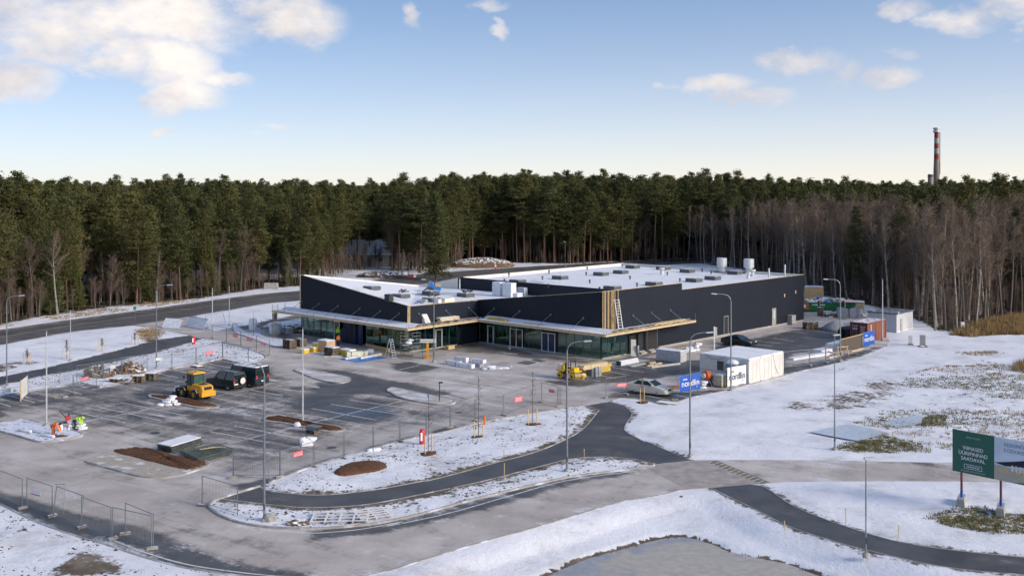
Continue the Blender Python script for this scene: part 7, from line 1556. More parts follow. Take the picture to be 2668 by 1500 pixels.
for i, (k,x,y,h_) in enumerate(((27,1137,890,1.15),(27,1890,706,.8),(8,757,1010,1.0),(8,1200,1130,.8),(8,245,1066,.6),(7,1712,700,.8),(27,1132,700,.7))):
    one('survey_stake', M['timber'], lambda b: (b.box((0,0,h_/2),(.05,.04,h_)), b.box((0,0,h_-.03),(.07,.05,.08))), ('survey stake on the verge between path and access road','survey stake near the fork of the footpath','survey stake on the snow right of the short lamp','survey stake with a dark clod beside the right footpath','short survey stake left of the right footpath','survey stake above the oval bed','survey stake at the upper edge of the footpath')[i], 'stake', at(k,x,y))

# ------------------------------------------------------------------ saplings
def sapling(label, base, h_, stakes=2, fluffy=False, ring=True, group='staked saplings'):
    t = thing('sapling', label, 'young tree', base, rnd.uniform(0,1), group); rs = np.random.RandomState(int(abs(base[0])*7)); segs = [((0,0,0),(.02,0,h_*.5),.035,.028),((.02,0,h_*.5),(0,.02,h_),.028,.008)]; nb = 46 if fluffy else 20
    for j in range(nb):
        z = h_*rs.uniform(.35 if fluffy else .42,.95); a = rs.uniform(0,6.28); L_ = h_*(.20 if not fluffy else .30)*(1.05-z/h_)*rs.uniform(.6,1.4); e = (L_*math.cos(a)*.7,L_*math.sin(a)*.7,z+L_); segs.append(((0,0,z),e,.012,.005))
        for q_ in range(3): f_ = rs.uniform(.3,.9); b0 = (e[0]*f_,e[1]*f_,z + (e[2]-z)*f_); segs.append((b0,(b0[0]+rs.normal()*.15,b0[1]+rs.normal()*.15,b0[2]+.2*rs.rand()+.05),.008,.003))
    v, f = limbs(segs[:2], 6); link('trunk', np_mesh('trunk', v, f, M['grey_bark']), t); v, f = limbs(segs[2:], 3); link('crown', np_mesh('crown', v, f, M['twigs'] if fluffy else M['grey_bark']), t)
    for j in range(stakes): sub(t, 'stake', M['timber'], lambda b: b.box(((j*2-1)*.42,0,.75),(.07,.07,1.5),0,.03*(j*2-1)))
    if stakes > 1 and fluffy: sub(t, 'crossbar', M['timber_pale'], lambda b: b.box((0,0,.75),(.9,.05,.08)))
    if ring: sub(t, 'mulch_ring', M['soil'], lambda b: b.blob((0,0,.02),(.85,.65,.14),2,.15,3,-.02), True)
def hpx(k, b, tp): y0, y1 = P(k[0],*b)[1], P(k[1],*tp)[1]; return H*(y0-y1)/(y0-HY)
sapling('tall thin sapling with two stakes beside the red hydrant cover', at(27,420,662), hpx((27,27),(420,662),(430,80))); sapling('tallest thin sapling in the middle of the front snowy bed', at(27,893,508), hpx((27,3),(893,508),(2165,1185))); sapling('thin sapling with two stakes at the right end of the front bed', at(27,1403,388), hpx((27,4),(1403,388),(870,1140))); sapling('thin sapling with yellow stakes in front of the gold car', at(14,1305,772), 3.2)
for x, y, tp, lb in ((255,905,745,'small round-topped sapling nearest the left lamp'),(628,852,670,'larger twiggy sapling beside the leftmost footpath mast'),(962,785,655,'small sapling in a stake frame on the left verge'),(1272,720,605,'thin sapling by the brown grass patch on the left verge')): sapling(lb, at(1,x,y), hpx((1,1),(x,y),(x,tp)), 2, True, False)
for x, y, tp, lb in ((388,1262,870,'dark sapling in front of the left bulk bag'),(712,1302,900,'dark sapling in front of the right bulk bags'),(910,1290,1060,'small sapling beside the low bag on the plaza'),(525,1240,1000,'thin sapling between the bulk bags')): sapling(lb, at(25,x,y), hpx((25,25),(x,y),(x,tp)), 0, False, False)

# ------------------------------------------------------------------ plaza: materials in front of the glazing
W3 = 13
pack('box_stack', 'stack of plywood boxes with snow on top before the blue film', 'box', at(W3,590,700), (2.0,1.5,1.45), AL, M['ply'], snow=.08)
for x, y, d_, lb in ((170,735,(1.0,.9,.5),'leftmost yellow pack with snow on the plaza'),(340,700,(1.2,.9,.5),'low yellow pack second from left on the plaza'),(440,685,(1.3,1.0,1.0),'tall yellow pack leaning against the plywood boxes'),(1000,780,(2.0,1.2,.75),'large yellow pack with lumpy snow near the blue tarpaulin')): pack('insulation_pack', lb, 'pack', at(W3,x,y), d_, AL + .05, M['yellow_pack'], 'yellow insulation packs', rows=2 if d_[2] > .6 else 1, snow=.10)
pallet_stack('dark pallet stack between the plywood boxes and the yellow pack', at(W3,700,775), AL, 7, L_=1.9, W_=1.2, snow=1)
pallet_stack('tall brown pallet stack left of the wing corner', at(3,378,932), AL, 8, L_=1.7, W_=1.1); pallet_stack('brown pallet stack hard against the wing corner', at(3,478,910), AL, 7, L_=1.6, W_=1.1)
pack('sheet_stack', 'flat white sheet lying before the dark pallets', 'sheets', at(W3,790,800), (1.6,1.0,.12), AL + .6, M['panel_white']); one('board_scrap', M['panel_white'], lambda b: b.box((0,0,.03),(.8,.35,.06)), 'small white offcut left of the flat sheet', 'board', at(W3,610,800), .2)
pack('board_pack', 'cream wrapped board pack on the blue tarpaulin', 'boards', at(W3,1180,800), (2.7,.9,.7), R(20), mat('cream_wrap', (.68,.67,.52), .5, var=.1), strap=M['black']); roll('dark_roll', 'dark plastic roll right of the cream pack', 'roll', at(W3,1430,765), R(20), .9, .38, M['grey_wrap'])
tp_ = [at(W3,810,850,.0), at(W3,1200,915,.0), at(W3,1760,825,.0), at(W3,1350,760,.0)]; one('tarpaulin', M['blue_tarp'], lambda b: b.slab([p + Vector((0,0,.012)) for p in tp_], (0,0,.012)), 'blue tarpaulin spread flat on the plaza', 'tarpaulin', (0,0,0))
for x0,y0,x1,y1,lb in ((940,860,1240,810,'left bundle of white trim lying on the tarpaulin'),(1220,850,1640,770,'long bundle of white trim lying on the tarpaulin')):
    a, b_ = at(W3,x0,y0), at(W3,x1,y1); d = b_-a; t = pack('trim_bundle', lb, 'trim', ((a.x+b_.x)/2,(a.y+b_.y)/2,.03), (d.length,.45,.22), math.atan2(d.y,d.x), M['panel_white'], rows=2, cols=2, strap=M['timber'])
plank('formwork_board', 'timber formwork board along the foot of the glazing', at(W3,1350,605), at(W3,1790,705), .12, .42, M['timber'])
plank('board', 'brown board lying flat beside the stepladder', at(W3,1490,720), at(W3,1750,760), .6, .04, M['timber'])
def ladder(label, a, b_, w, rungs, m, rear=None, cat='ladder'):
    a, b_ = Vector(a), Vector(b_); t = thing('ladder', label, cat, a); d = b_-a; s = d.cross(Vector((0,0,1))); s = s.normalized()*w/2 if s.length > .01 else Vector((w/2,0,0))
    for k in (-1,1): sub(t, 'rail', m, lambda b: b.bar(s*k, d + s*k, .07, .05))
    for j in range(rungs): p = d*((j+.7)/rungs); sub(t, 'rung', m, lambda b: b.bar(p - s, p + s, .05, .04))
    if rear is not None:
        rr_ = Vector(rear) - a
        for k in (-1,1): sub(t, 'rear_leg', m, lambda b: b.bar(rr_ + s*k, d + s*k, .05, .04))
    return t
a = at(W3,1905,855); ladder('white stepladder standing before the wing glazing', a, a + Vector((-.55,.55,2.5)), .5, 8, M['steel_pale'], a + Vector((-1.25,1.35,0)), 'stepladder')
sc = at(W3,2010,780); sc2 = at(W3,2235,855); d = sc2 - sc; rz = math.atan2(d.y,d.x); Ls = d.length; t = thing('scaffold_tower', 'grey scaffold tower at the corner of the wing', 'scaffold', sc, rz)
for x in (0,Ls):
    for y in (0,1.1): sub(t, 'standard', M['steel'], lambda b: b.tube([(x,y,0),(x,y,3.3)],.03,6))
    for z in np.arange(.35,3.3,.42): sub(t, 'rung', M['steel'], lambda b: b.bar((x,0,z),(x,1.1,z),.045))
for z in (.4,.85,1.3,1.75,2.2,2.6,3.0): sub(t, 'ledger', M['steel'], lambda b: b.bar((0,0,z),(Ls,0,z),.045))
sub(t, 'brace', M['steel'], lambda b: (b.bar((0,1.1,.4),(Ls,1.1,2.2),.045), b.bar((0,1.1,3.0),(Ls,1.1,2.2),.045))); sub(t, 'deck', M['timber_old'], lambda b: b.box((Ls/2,.55,1.35),(Ls,.9,.06)))
one('material_pile', M['white_wrap'], lambda b: (b.blob((0,0,.2),(.5,.3,.22),2,.2,2), b.blob((.3,.1,.5),(.4,.3,.2),2,.2,3)), 'white wrapped bits stored inside the scaffold tower', 'sacks', sc + Vector((1.0,.2,1.38)), .4, None, True)
t = thing('work_table', 'white slab on an orange stand beside the plaza lamp', 'table', at(3,1680,1025)); sub(t, 'slab', M['panel_white'], lambda b: (b.box((0,.3,2.05),(2.0,1.0,.14)), b.box((0,.3,2.25),(1.9,.9,.12)))); sub(t, 'stand', mat('orange_stand', (.62,.28,.03), .6), lambda b: (b.box((0,0,.98),(.3,.35,1.95)), b.box((0,0,.06),(.9,.5,.1)))); 
for x in (-.7,.7): sub(t, 'leg', M['steel'], lambda b: b.bar((x,.3,0),(x*.7,.3,2.0),.06))
pack('cardboard_box', 'brown cardboard box lying by the single door', 'box', at(3,1890,938), (1.3,.7,.5), AX + .1, M['timber'])
for x, y, w, h_, lb in ((380,1165,1.15,1.75,'left tall bulk bag at the edge of the plaza'),(715,1222,1.0,1.5,'bulk bag behind the ladder near the wing'),(795,1228,1.05,1.55,'grey bulk bag right of the ladder near the wing')): big_bag(lb, at(25,x,y), .3, M['white_wrap'] if x != 795 else mat('grey_bag', (.42,.46,.52), .7, var=.15), w, h_)
pack('wrapped_pallet', 'low pale wrapped pallet right of the bulk bags', 'wrapped pallet', at(25,945,1210), (1.9,1.1,.85), AL, mat('pale_blue_wrap', (.50,.55,.60), .5, var=.15, bump=.4), snow=.05)
one('earth_heap', M['earth'], lambda b: b.blob((0,0,0),(2.6,1.4,1.0),3,.2,12,-.05), 'dark earth heap behind the low wrapped pallet', 'earth heap', at(25,1060,1190)); one('snow_heap', M['snow'], lambda b: b.blob((0,0,-.1),(4.6,1.6,.8),3,.12,14,-.05), 'long low heap of snow behind the bulk bags', 'snow heap', at(25,1010,1075), .5, None, True)
a = at(25,755,1262); tpz = LW(-3.0,-2.2,CZ); ladder('wooden ladder leaning on the left end of the canopy', a, Vector((tpz.x,tpz.y,4.4)), .5, 14, M['timber_pale'])
# bundles in the middle of the plaza
for x, y, d_, lb in ((110,1085,(2.3,.7,.5),'left white wrapped bundle on the plaza'),(225,1110,(2.3,.7,.5),'front white wrapped bundle on the plaza'),(185,1055,(2.0,.6,.6),'pinkish white bundle at the back of the plaza pile'),(350,1065,(2.0,.7,.45),'pale foil bundle right of the pinkish one')): pack('wrapped_bundle', lb, 'bundle', at(4,x,y), d_, AL + .1, M['white_wrap'], 'white bundles on the plaza', strap=M['grey_wrap'])
pack('wrapped_bundle', 'dark grey bundle in the plaza pile', 'bundle', at(4,335,1100), (1.8,.8,.4), AL, M['grey_wrap']); sack_pile('foil_heap', 'crumpled white foil at the right of the plaza pile', at(4,480,1130), 0, [(0,0,0,0),(.9,.1,0,.6),(-.8,.1,0,1),(.3,.4,0,2),(1.5,.3,0,.4),(-.2,.2,.2,.3)], M['white_wrap'], 'foil', (1.1,.6,.16)); plank('plank', 'thin white plank behind the plaza pile', at(4,470,1068), at(4,660,1103), .15, .08, M['panel_white'])
for c_, lb in ((((715,1070),(800,1050),(905,1065),(820,1088)),'large grey sheet lying flat on the plaza'),(((850,1042),(900,1033),(990,1052),(940,1062)),'small grey sheet lying flat nearer the doors')):
    q = [at(4,*p) for p in c_]; one('metal_sheet', M['steel'], lambda b: b.slab([p + Vector((0,0,.02)) for p in q], (0,0,.03)), lb, 'sheet', (0,0,0))
plank('plank', 'white plank lying before the double door', at(4,588,980), at(4,715,986), .15, .05, M['panel_white']); plank('plank', 'short pale plank near the glazed corner', at(4,1335,1040), at(4,1388,1046), .2, .04, M['ice']); one('bucket', M['panel_white'], lambda b: b.lathe((0,0,0),[(.16,0),(.2,.38),(.18,.4)],12), 'white bucket beside the double door', 'bucket', at(4,645,940))
# timber packs, rolls by the roller
def tp(label, k, p0, p1, w, z0, h_, m_):
    a, b_ = at(k,*p0,z0), at(k,*p1,z0); d = b_-a; return pack('timber_pack', label, 'timber', ((a.x+b_.x)/2,(a.y+b_.y)/2,z0), (d.length,w,h_), math.atan2(d.y,d.x), m_, 'timber packs by the roller', rows=3, cols=4)
M['timber_yellow'] = mat('yellow_timber', (.58,.40,.08), .7, var=.25, scale=6)
tp('lower yellow timber pack behind the grey rolls', 30, (1480,600), (2190,470), 1.1, 0, .9, M['timber_yellow']); tp('upper pale timber pack behind the roller', 30, (1400,470), (2110,345), .9, .92, .5, M['timber_pale'])
for j, (x, y) in enumerate(((1690,610),(1755,650),(1850,655),(1925,640),(1960,615))): roll('membrane_roll', ('leftmost','second','third','fourth','rightmost')[j] + ' upright grey membrane roll beside the timber packs', 'roll', at(30,x,y), 0, 1.05, .21, mat('grey_roll', (.26,.30,.36), .55, var=.15) if j == 0 else M['grey_wrap'], 'upright grey rolls', up=True)
one('traffic_cone', M['yellow_pack'], lambda b: (b.lathe((0,0,.35),[(.25,-.25),(.3,0),(.22,.25),(.05,.35)],10,'x'), b.box((0,0,.12),(.3,.3,.24))), 'small yellow motor unit beside the roller drum', 'machine', at(30,1500,715)); one('red_can', M['red'], lambda b: (b.box((0,0,.25),(.4,.25,.5)), b.box((0,0,.55),(.2,.06,.1))), 'red fuel can beside the roller drum', 'fuel can', at(30,1430,715))  # first a small motor unit, a yellow drum on a box foot
# profiles and packs by the side wall
a, b_ = at(14,990,268), at(14,1235,222); d = b_-a; t = thing('gutter_profile', 'galvanised steel profile lying before the glazed corner', 'steel profile', ((a.x+b_.x)/2,(a.y+b_.y)/2,0), math.atan2(d.y,d.x)); L_ = d.length; sub(t, 'profile', M['steel_pale'], lambda b: (b.slab([(-L_/2,-.35,.02),(L_/2,-.35,.02),(L_/2,-.1,.55),(-L_/2,-.1,.55)],(0,.03,.02)), b.slab([(-L_/2,-.1,.55),(L_/2,-.1,.55),(L_/2,.4,.5),(-L_/2,.4,.5)],(0,0,.03)), b.slab([(-L_/2,.4,.5),(L_/2,.4,.5),(L_/2,.45,.0),(-L_/2,.45,.0)],(0,.03,0))))
sub(t, 'end_cap', M['steel_dark'], lambda b: b.box((-L_/2+.03,.03,.26),(.05,.7,.5)))
for k_, (p0,p1,w,h_,m_,lb) in enumerate((((1130,282),(1345,238),.7,.10,'steel_pale','flat steel sheets right of the profile'),((1370,285),(1480,258),.25,.15,'timber_pale','short pale board near the white plank'),((1460,265),(1560,245),.35,.2,'timber','orange board bundle near the wrapped pack'),((1395,250),(1470,232),.3,.2,'timber','small orange board bundle farther back'),((1425,298),(1805,250),.35,.18,'panel_white','long white plank in front of the wrapped pack'))): plank('board_bundle', lb, at(14,*p0), at(14,*p1), w, h_, M[m_], 'boards')
pack('wrapped_pack', 'large white wrapped pack with a snowy top by the side wall', 'wrapped pack', at(14,1690,205), (3.6,1.6,1.35), AL + .08, mat('pale_grey_wrap', (.47,.47,.49), .45, var=.15, bump=.4, bscale=5), snow=.07)
sack_pile('foil_heap', 'heap of white foil and paper by the side wall', at(14,1960,85), .5, [(0,0,0,0),(1,.2,0,.5),(-1,-.1,0,1),(.4,.3,.3,.2),(.9,.1,.4,1),(1.3,.1,.7,.4),(-.5,.1,.25,.8)], M['white_wrap'], 'foil', (1.4,.8,.3)); plank('board', 'brown board beside the white foil heap', at(14,1780,45), at(14,1870,28), .3, .08, M['timber'])
t = thing('spare_slab', 'white door slab leaning against the side wall', 'door slab', at(14,1192,150)); sub(t, 'slab', M['panel_white'], lambda b: b.slab([(-.35,0,.02),(.35,-.05,.02),(.3,.4,2.1),(-.3,.45,2.1)],(0,.06,.02))); sub(t, 'trim', M['steel'], lambda b: b.bar((-.33,-.02,.03),(.33,-.06,.03),.05)); roll('gas_bottle', 'grey gas bottle right of the leaning door slab', 'gas bottle', at(14,1243,148), 0, 1.4, .2, M['steel'], up=True)
for j,(x,y) in enumerate(((1310,108),(1440,88))): one('entry_plinth', M['concrete'], lambda b: (b.box((0,0,.12),(1.2,.6,.24)), b.box((0,.2,.3),(1.2,.3,.14))), ('left','right')[j] + ' concrete step before the plain doors', 'step', at(14,x,y), AX)
# cement mixer, water tank, round tank
t = thing('cement_mixer', 'cement mixer with an orange drum beside the cabins', 'cement mixer', at(31,1050,745), .6); sub(t, 'drum', mat('mixer_orange', (.55,.10,.03), .6, var=.25), lambda b: b.lathe((-.2,0,1.15),[(.25,-.55),(.5,-.35),(.55,0),(.38,.35),(.22,.55)],14,'x'), 40); sub(t, 'drum_mouth', M['panel_white'], lambda b: b.lathe((-.85,0,1.15),[(.27,0),(.27,.15)],14,'x')); sub(t, 'stand', M['steel_dark'], lambda b: (b.bar((-.5,-.4,0),(0,-.1,.9),.08), b.bar((-.5,.4,0),(0,.1,.9),.08), b.bar((.6,0,0),(.1,0,1.0),.1))); sub(t, 'motor', M['grey_wrap'], lambda b: b.box((.55,0,.9),(.5,.5,.7))); sub(t, 'wheel', M['black'], lambda b: [b.lathe((-.4,s*.45-.04,.22),[(.22,0),(.22,.08)],12,'y') for s in (-1,1)])
t = thing('water_tank', 'caged cream water tank left of the white banner', 'tank', at(31,1275,765), rz*0+.75); sub(t, 'tank_body', mat('cream_plastic', (.46,.40,.26), .55, var=.15), lambda b: b.box((0,0,.75),(1.1,1.0,1.1))); sub(t, 'snow_cover', M['snow'], lambda b: b.box((0,0,1.33),(1.0,.9,.08), tx=.9, ty=.9)); sub(t, 'cage', M['steel_pale'], lambda b: [b.box((0,0,z),(1.16,1.06,.03)) for z in (.3,.6,.9,1.2)] and [b.box((x,y,.75),(.03,.03,1.15)) for x in (-.57,-.28,0,.28,.57) for y in (-.52,.52)] and [b.box((x,y,.75),(.03,.03,1.15)) for y in (-.26,0,.26) for x in (-.57,.57)]); sub(t, 'pallet', M['timber_old'], lambda b: b.box((0,0,.09),(1.2,1.05,.16)))
t = thing('round_tank', 'round blue-grey tank with a dome of snow behind the white banner', 'tank', at(31,1590,770) + Vector((.05,2.6,0))); sub(t, 'tank_body', mat('blue_grey_plastic', (.16,.24,.28), .5), lambda b: b.lathe((0,0,0),[(.75,0),(.8,.5),(.8,2.0),(.7,2.15)],18), 40); sub(t, 'snow_dome', M['snow'], lambda b: b.lathe((0,0,2.1),[(.82,0),(.75,.2),(.5,.38),(.1,.45)],16), True)
sack_pile('foil_heap', 'white foil bag at the right end of the blue banner', at(31,930,800), 0, [(0,0,0,0),(.1,.1,.3,1),(.2,.0,.55,.5)], M['white_wrap'], 'foil'); pack('pipe_bundle', 'rusty pipe bundle lying behind the gold car', 'pipes', at(31,380,800), (2.0,.6,.3), .1, mat('rusty_pipe', (.26,.12,.08), .7, var=.3), rows=2, cols=4)
one('lying_board', M['timber_snow'], lambda b: b.box((0,0,.06),(2.2,1.0,.10)), 'snowy board lying at the kerb near the gold car', 'board', at(14,1650,775), GL)
# trestles and boards along the far edge of the lot
for p0,p1,w,h_,z0,m_,lb in (((0,1300),(360,1245),.9,.25,.0,'snow','left half of the long snowy board beside the cabins'),((370,1245),(720,1200),.8,.3,.0,'snow','right half of the long snowy board beside the cabins'),((455,1185),(640,1150),1.3,.45,0,'white_wrap','pale board pack behind the long snowy boards'),((680,1120),(900,1060),1.4,.7,0,'white_wrap','snowy board pack left of the far lamp'),((880,1040),(1090,1005),1.2,.6,0,'white_wrap','snowy board pack along the sheeted fence'),((650,1270),(840,1235),.25,.2,0,'timber_pale','loose pale planks left of the far lamp'),((930,1195),(1240,1235),.2,.1,0,'timber_old','dark plank lying right of the far lamp'),((1040,1160),(1240,1105),.25,.12,0,'timber_pale','loose planks below the far blue banner'),((1160,1010),(1225,985),.5,.7,0,'timber_pale','pale crate at the sheeted fence')): plank('board_pack', lb, at(16,*p0), at(16,*p1), w, h_, M[m_], 'boards', None, z0)
t = thing('timber_trestle', 'orange timber trestle beside the far lamp post', 'trestle', at(16,885,1215), .3); sub(t, 'beam', M['timber'], lambda b: b.box((0,0,1.05),(1.7,.15,.12)))
for x in (-.7,.7):
    for y in (-.35,.35): sub(t, 'leg', M['timber'], lambda b: b.bar((x,y,0),(x,0,1.05),.08))
sub(t, 'brace', M['timber'], lambda b: b.bar((-.7,.2,.4),(.7,.2,.5),.08)); plank('steel_beam', 'dark steel beam lying across the far bays', at(16,760,1300), at(16,430,1275), .3, .15, M['snow'], 'beam')
t = thing('scrap_metal', 'dark metal frame lying on the asphalt by the far lamp', 'frame', at(16,720,1230)); sub(t, 'bar', M['steel_dark'], lambda b: (b.bar((-.6,0,.6),(.5,-.8,.1),.1), b.bar((-.3,.3,.1),(.8,-.5,.1),.1)))
# ------------------------------------------------------------------ on the canopy and the roof
def onroof(k, x, y, z): return at(k, x, y, z)
zc = CZ + .06
t = thing('foam_block', 'white foam block with a sloping side on the canopy', 'foam block', onroof(26,670,905,zc), AL); sub(t, 'block', M['panel_white'], lambda b: b.loft([[(-.9,-.45,0),(.9,-.45,0),(.9,.45,0),(-.9,.45,0)],[(-.9,-.45,1.2),(.1,-.45,1.2),(.1,.45,1.2),(-.9,.45,1.2)]])); sub(t, 'scrap', M['white_wrap'], lambda b: b.blob((-1.2,0,.12),(.5,.35,.14),2,.2,2))
pack('timber_pack', 'pale timber pack lying on the canopy', 'timber', onroof(26,1075,870,zc), (3.4,1.0,.45), AX - .05, M['timber_pale'], rows=2, cols=3, snow=.04); one('green_sack', mat('green_foil', (.02,.09,.08), .5, var=.3), lambda b: b.blob((0,0,.2),(.7,.4,.28),2,.2,4,-.2), 'dark green sack at the foot of the wing corner', 'sack', onroof(26,460,890,zc), 0, None, True)
sack_pile('sack_pile', 'pinkish bundles on the canopy near the inner corner', onroof(26,1230,795,zc), .4, [(0,0,0,0),(.7,.2,0,1),(.3,.1,.3,.4)], mat('pinkish_foil', (.42,.34,.33), .6, var=.3))
for j,(x,y,h_) in enumerate(((1297,800,.95),(1355,790,1.0),(1668,770,1.1),(1845,790,.6),(1888,790,.6))): one('bottle_bag', mat('pale_blue_foil', (.36,.46,.55), .4, var=.2) if j == 0 else M['ice'], lambda b: b.lathe((0,0,0),[(.2,0),(.24,.1),(.22,h_*.7),(.1,h_*.9),(.06,h_)],10), ('leftmost pale blue bag on the canopy','second pale blue bag on the canopy','tall pale blue bag right of the inner corner','left of two short bags on the canopy','right of two short bags on the canopy')[j], 'bag', onroof(26,x,y,zc), 0, None, True)
pack('timber_pack', 'weathered plank bundle on the canopy right of the inner corner', 'timber', onroof(26,1910,860,zc), (3.3,.7,.25), AL, M['timber_yellow'], rows=2, cols=3); one('blue_foil', M['ice'], lambda b: (b.blob((0,0,.1),(1.2,.7,.14),2,.2,3), b.blob((1.0,-.6,.1),(.9,.5,.12),2,.2,6)), 'pale blue foil spread in the inner corner of the canopy', 'foil', onroof(26,1480,770,zc), AX, None, True)
pack('timber_pack', 'long pale boards on the right arm of the canopy', 'timber', onroof(4,2140,690,zc), (7.2,.6,.22), AX, M['timber_pale'], rows=2, cols=2); plank('board', 'rusty board lying on the left arm of the canopy', onroof(13,1080,60,zc+.1), onroof(13,1500,95,zc+.1), .2, .06, mat('rusty_sheet', (.3,.12,.06), .7), 'board', None, zc+.05); plank('board', 'rusty board lying on the canopy before the main front', onroof(4,780,695,zc), onroof(4,970,712,zc), .3, .06, M['timber'], 'board', None, zc)
a = LW(46.2,14.0,zc+.05); ladder('white ladder leaning on the bare studs of the front corner', a, LW(44.75,15.0,7.3), .55, 11, M['letters'])
for j,(x,y,d_,lb) in enumerate(((1925,452,(1.5,1.2,2.0),'left tall stack of white insulation on the lower roof'),(2105,468,(1.7,1.2,2.0),'right tall stack of white insulation on the lower roof'),(2200,468,(2.0,1.2,.6),'low white stack beside the tall insulation stacks'),(2330,440,(1.3,.9,1.1),'pale stack at the right of the insulation stacks'))): pack('insulation_stack', lb, 'insulation', onroof(26,x,y,5.72), d_, AL, M['white_wrap'] if j < 3 else M['ice'], 'white insulation on the roof', rows=max(2,int(d_[2]/.25)))
t = pack('roof_box', 'blue and tan box standing on the lower roof', 'box', onroof(26,865,372,5.75), (1.7,.6,1.35), AX - .9, M['blue_tarp']); sub(t, 'tan_side', M['timber'], lambda b: b.box((.45,-.32,.95),(.8,.03,.6))); roll('gas_bottle', 'grey gas bottle left of the blue roof box', 'gas bottle', onroof(26,768,350,5.75), 0, 1.2, .22, M['steel'], up=True)
pack('roof_crate', 'dark crate at the edge of the left wing roof', 'crate', onroof(26,85,545,6.6), (.95,.8,.95), AL, M['steel_dark']); sack_pile('sack_pile', 'blue and white foil bags on the wing roof', onroof(26,560,595,5.75), .2, [(0,0,0,0),(.7,.1,0,1),(.3,.3,.2,2)], mat('blue_white_foil', (.22,.28,.42), .5, var=.6, scale=3)); pack('board_pack', 'snowy planks on the wing roof behind the lamp', 'boards', onroof(26,750,552,5.75), (1.9,1.0,.3), AX, M['timber_pale'], rows=2, cols=3, snow=.04)
pack('foam_pack', 'grey-white foam pack on the wing roof', 'foam', onroof(26,935,578,5.75), (1.2,.9,.6), AX, M['panel_white']); pack('foam_pack', 'cream foam pack right of the grey-white one', 'foam', onroof(26,1060,572,5.75), (1.9,1.0,.7), AX, mat('cream_foam', (.72,.70,.62), .7)); 
for j,(x,y,z) in enumerate(((1440,445,6.0),(1700,418,5.75),(1740,478,5.75),(2060,440,5.75))):
    one('debris_heap', M['steel_dark'], lambda b: [b.box((rnd.uniform(-.7,.7),rnd.uniform(-.4,.4),.62+rnd.uniform(0,.3)),(rnd.uniform(.3,.9),.2,.12),rnd.uniform(0,3),rnd.uniform(-.4,.4)) for _ in range(9)], ('dark rolled membrane heaped on the leftmost round skylight','tools heaped on the skylight below the blue box','tangled dark scraps on the front skylight','dark scraps on the right skylight of the wing')[j], 'scraps', onroof(3,x,y,z))

# ------------------------------------------------------------------ billboard
pA, pB = G(2504.5,1316), G(2607,1340); d = (pB-pA); rz = math.atan2(d.y,d.x); u = d.normalized(); t = thing('billboard', 'large green and white letting billboard on two steel posts', 'billboard', pA, rz)
def on_line(px):  # distance along the board where it crosses a photo column
    k = (px-CX)/F; return (k*pA.y - pA.x)/(u.x - k*u.y)
x0, x1 = on_line(2483.7), on_line(2592.4); Wg = x1-x0; zt = H-(1116-HY)*(pA + u*x0).y/F; zb = H-(1224-HY)*(pA + u*x0).y/F; xe = x0 + Wg*2.02; hb = zt-zb
M['bgreen'] = mat('billboard_green', (.012,.105,.072), .5, var=.05); M['bsky'] = mat('billboard_sky', (.56,.64,.74), .5, var=.10, scale=.7); M['bground'] = mat('billboard_ground', (.42,.38,.32), .55, var=.1)
sub(t, 'green_sheet', M['bgreen'], lambda b: b.box(((x0+x1)/2,-.08,(zt+zb)/2),(Wg,.06,hb))); sub(t, 'picture_sheet', M['bsky'], lambda b: b.box(((x1+xe)/2,-.08,(zt+zb)/2),(xe-x1-.01,.06,hb))); sub(t, 'backing', M['steel_dark'], lambda b: b.box(((x0+xe)/2,-.02,(zt+zb)/2),(xe-x0,.05,hb-.02)))
cxg = (x0+x1)/2; sub(t, 'picture_ground', M['bground'], lambda b: b.slab([(x1+.02,-.115,zb+.02),(xe-.02,-.115,zb+.02),(xe-.02,-.115,zb+hb*.30),(x1+.02,-.115,zb+hb*.36)],(0,-.004,0))); sub(t, 'picture_building', M['navy'], lambda b: (b.slab([(x1+.02,-.12,zb+hb*.40),(x1+Wg*.25,-.12,zb+hb*.36),(x1+Wg*.9,-.12,zb+hb*.42),(x1+Wg*.9,-.12,zb+hb*.62),(x1+Wg*.45,-.12,zb+hb*.50)],(0,-.004,0)))); sub(t, 'picture_facade', M['panel_white'], lambda b: [b.box((x1+Wg*(.42+.09*j),-.128,zb+hb*.33),(.05*Wg,.004,hb*.14)) for j in range(6)]); sub(t, 'picture_car', M['timber'], lambda b: [b.box((x1+Wg*(.16+.4*j),-.130,zb+hb*.24),(.28*Wg,.004,hb*.06)) for j in range(2)]); sub(t, 'picture_lawn', mat('lawn_print', (.08,.16,.02), .6), lambda b: b.slab([(x1+Wg*.4,-.125,zb+.02),(xe-.02,-.125,zb+.02),(xe-.02,-.125,zb+hb*.10)],(0,-.004,0)))
for j, s_ in enumerate(('VIIMASED','ÜÜRIPINNAD','SAADAVAL')): text(t, s_, hb*.125, (cxg,-.125,zt-hb*(.40+.125*j)), (R(90),0,0), M['letters'], sx=.95, ext=.003)
text(t, 'VESKIMÕLDRE', hb*.055, (cxg,-.125,zt-hb*.14), (R(90),0,0), mat('pale_green_ink', (.30,.42,.38), .6), ext=.003); text(t, 'AVAMINE DETSEMBER 2020', hb*.05, (cxg,-.125,zb+hb*.06), (R(90),0,0), mat('pale_teal_ink', (.35,.50,.46), .6), ext=.003)
sub(t, 'framed_line', M['ice'], lambda b: [b.box((cxg,-.122,zb+hb*.17+k*hb*.05),(Wg*.42,.006,hb*.012)) for k in (-1,1)] and [b.box((cxg+k*Wg*.21,-.122,zb+hb*.17),(hb*.012,.006,hb*.1)) for k in (-1,1)] and [b.box((cxg - Wg*.14 + Wg*.04*j,-.122,zb+hb*.17),(Wg*.022,.006,hb*.04)) for j in range(8)])
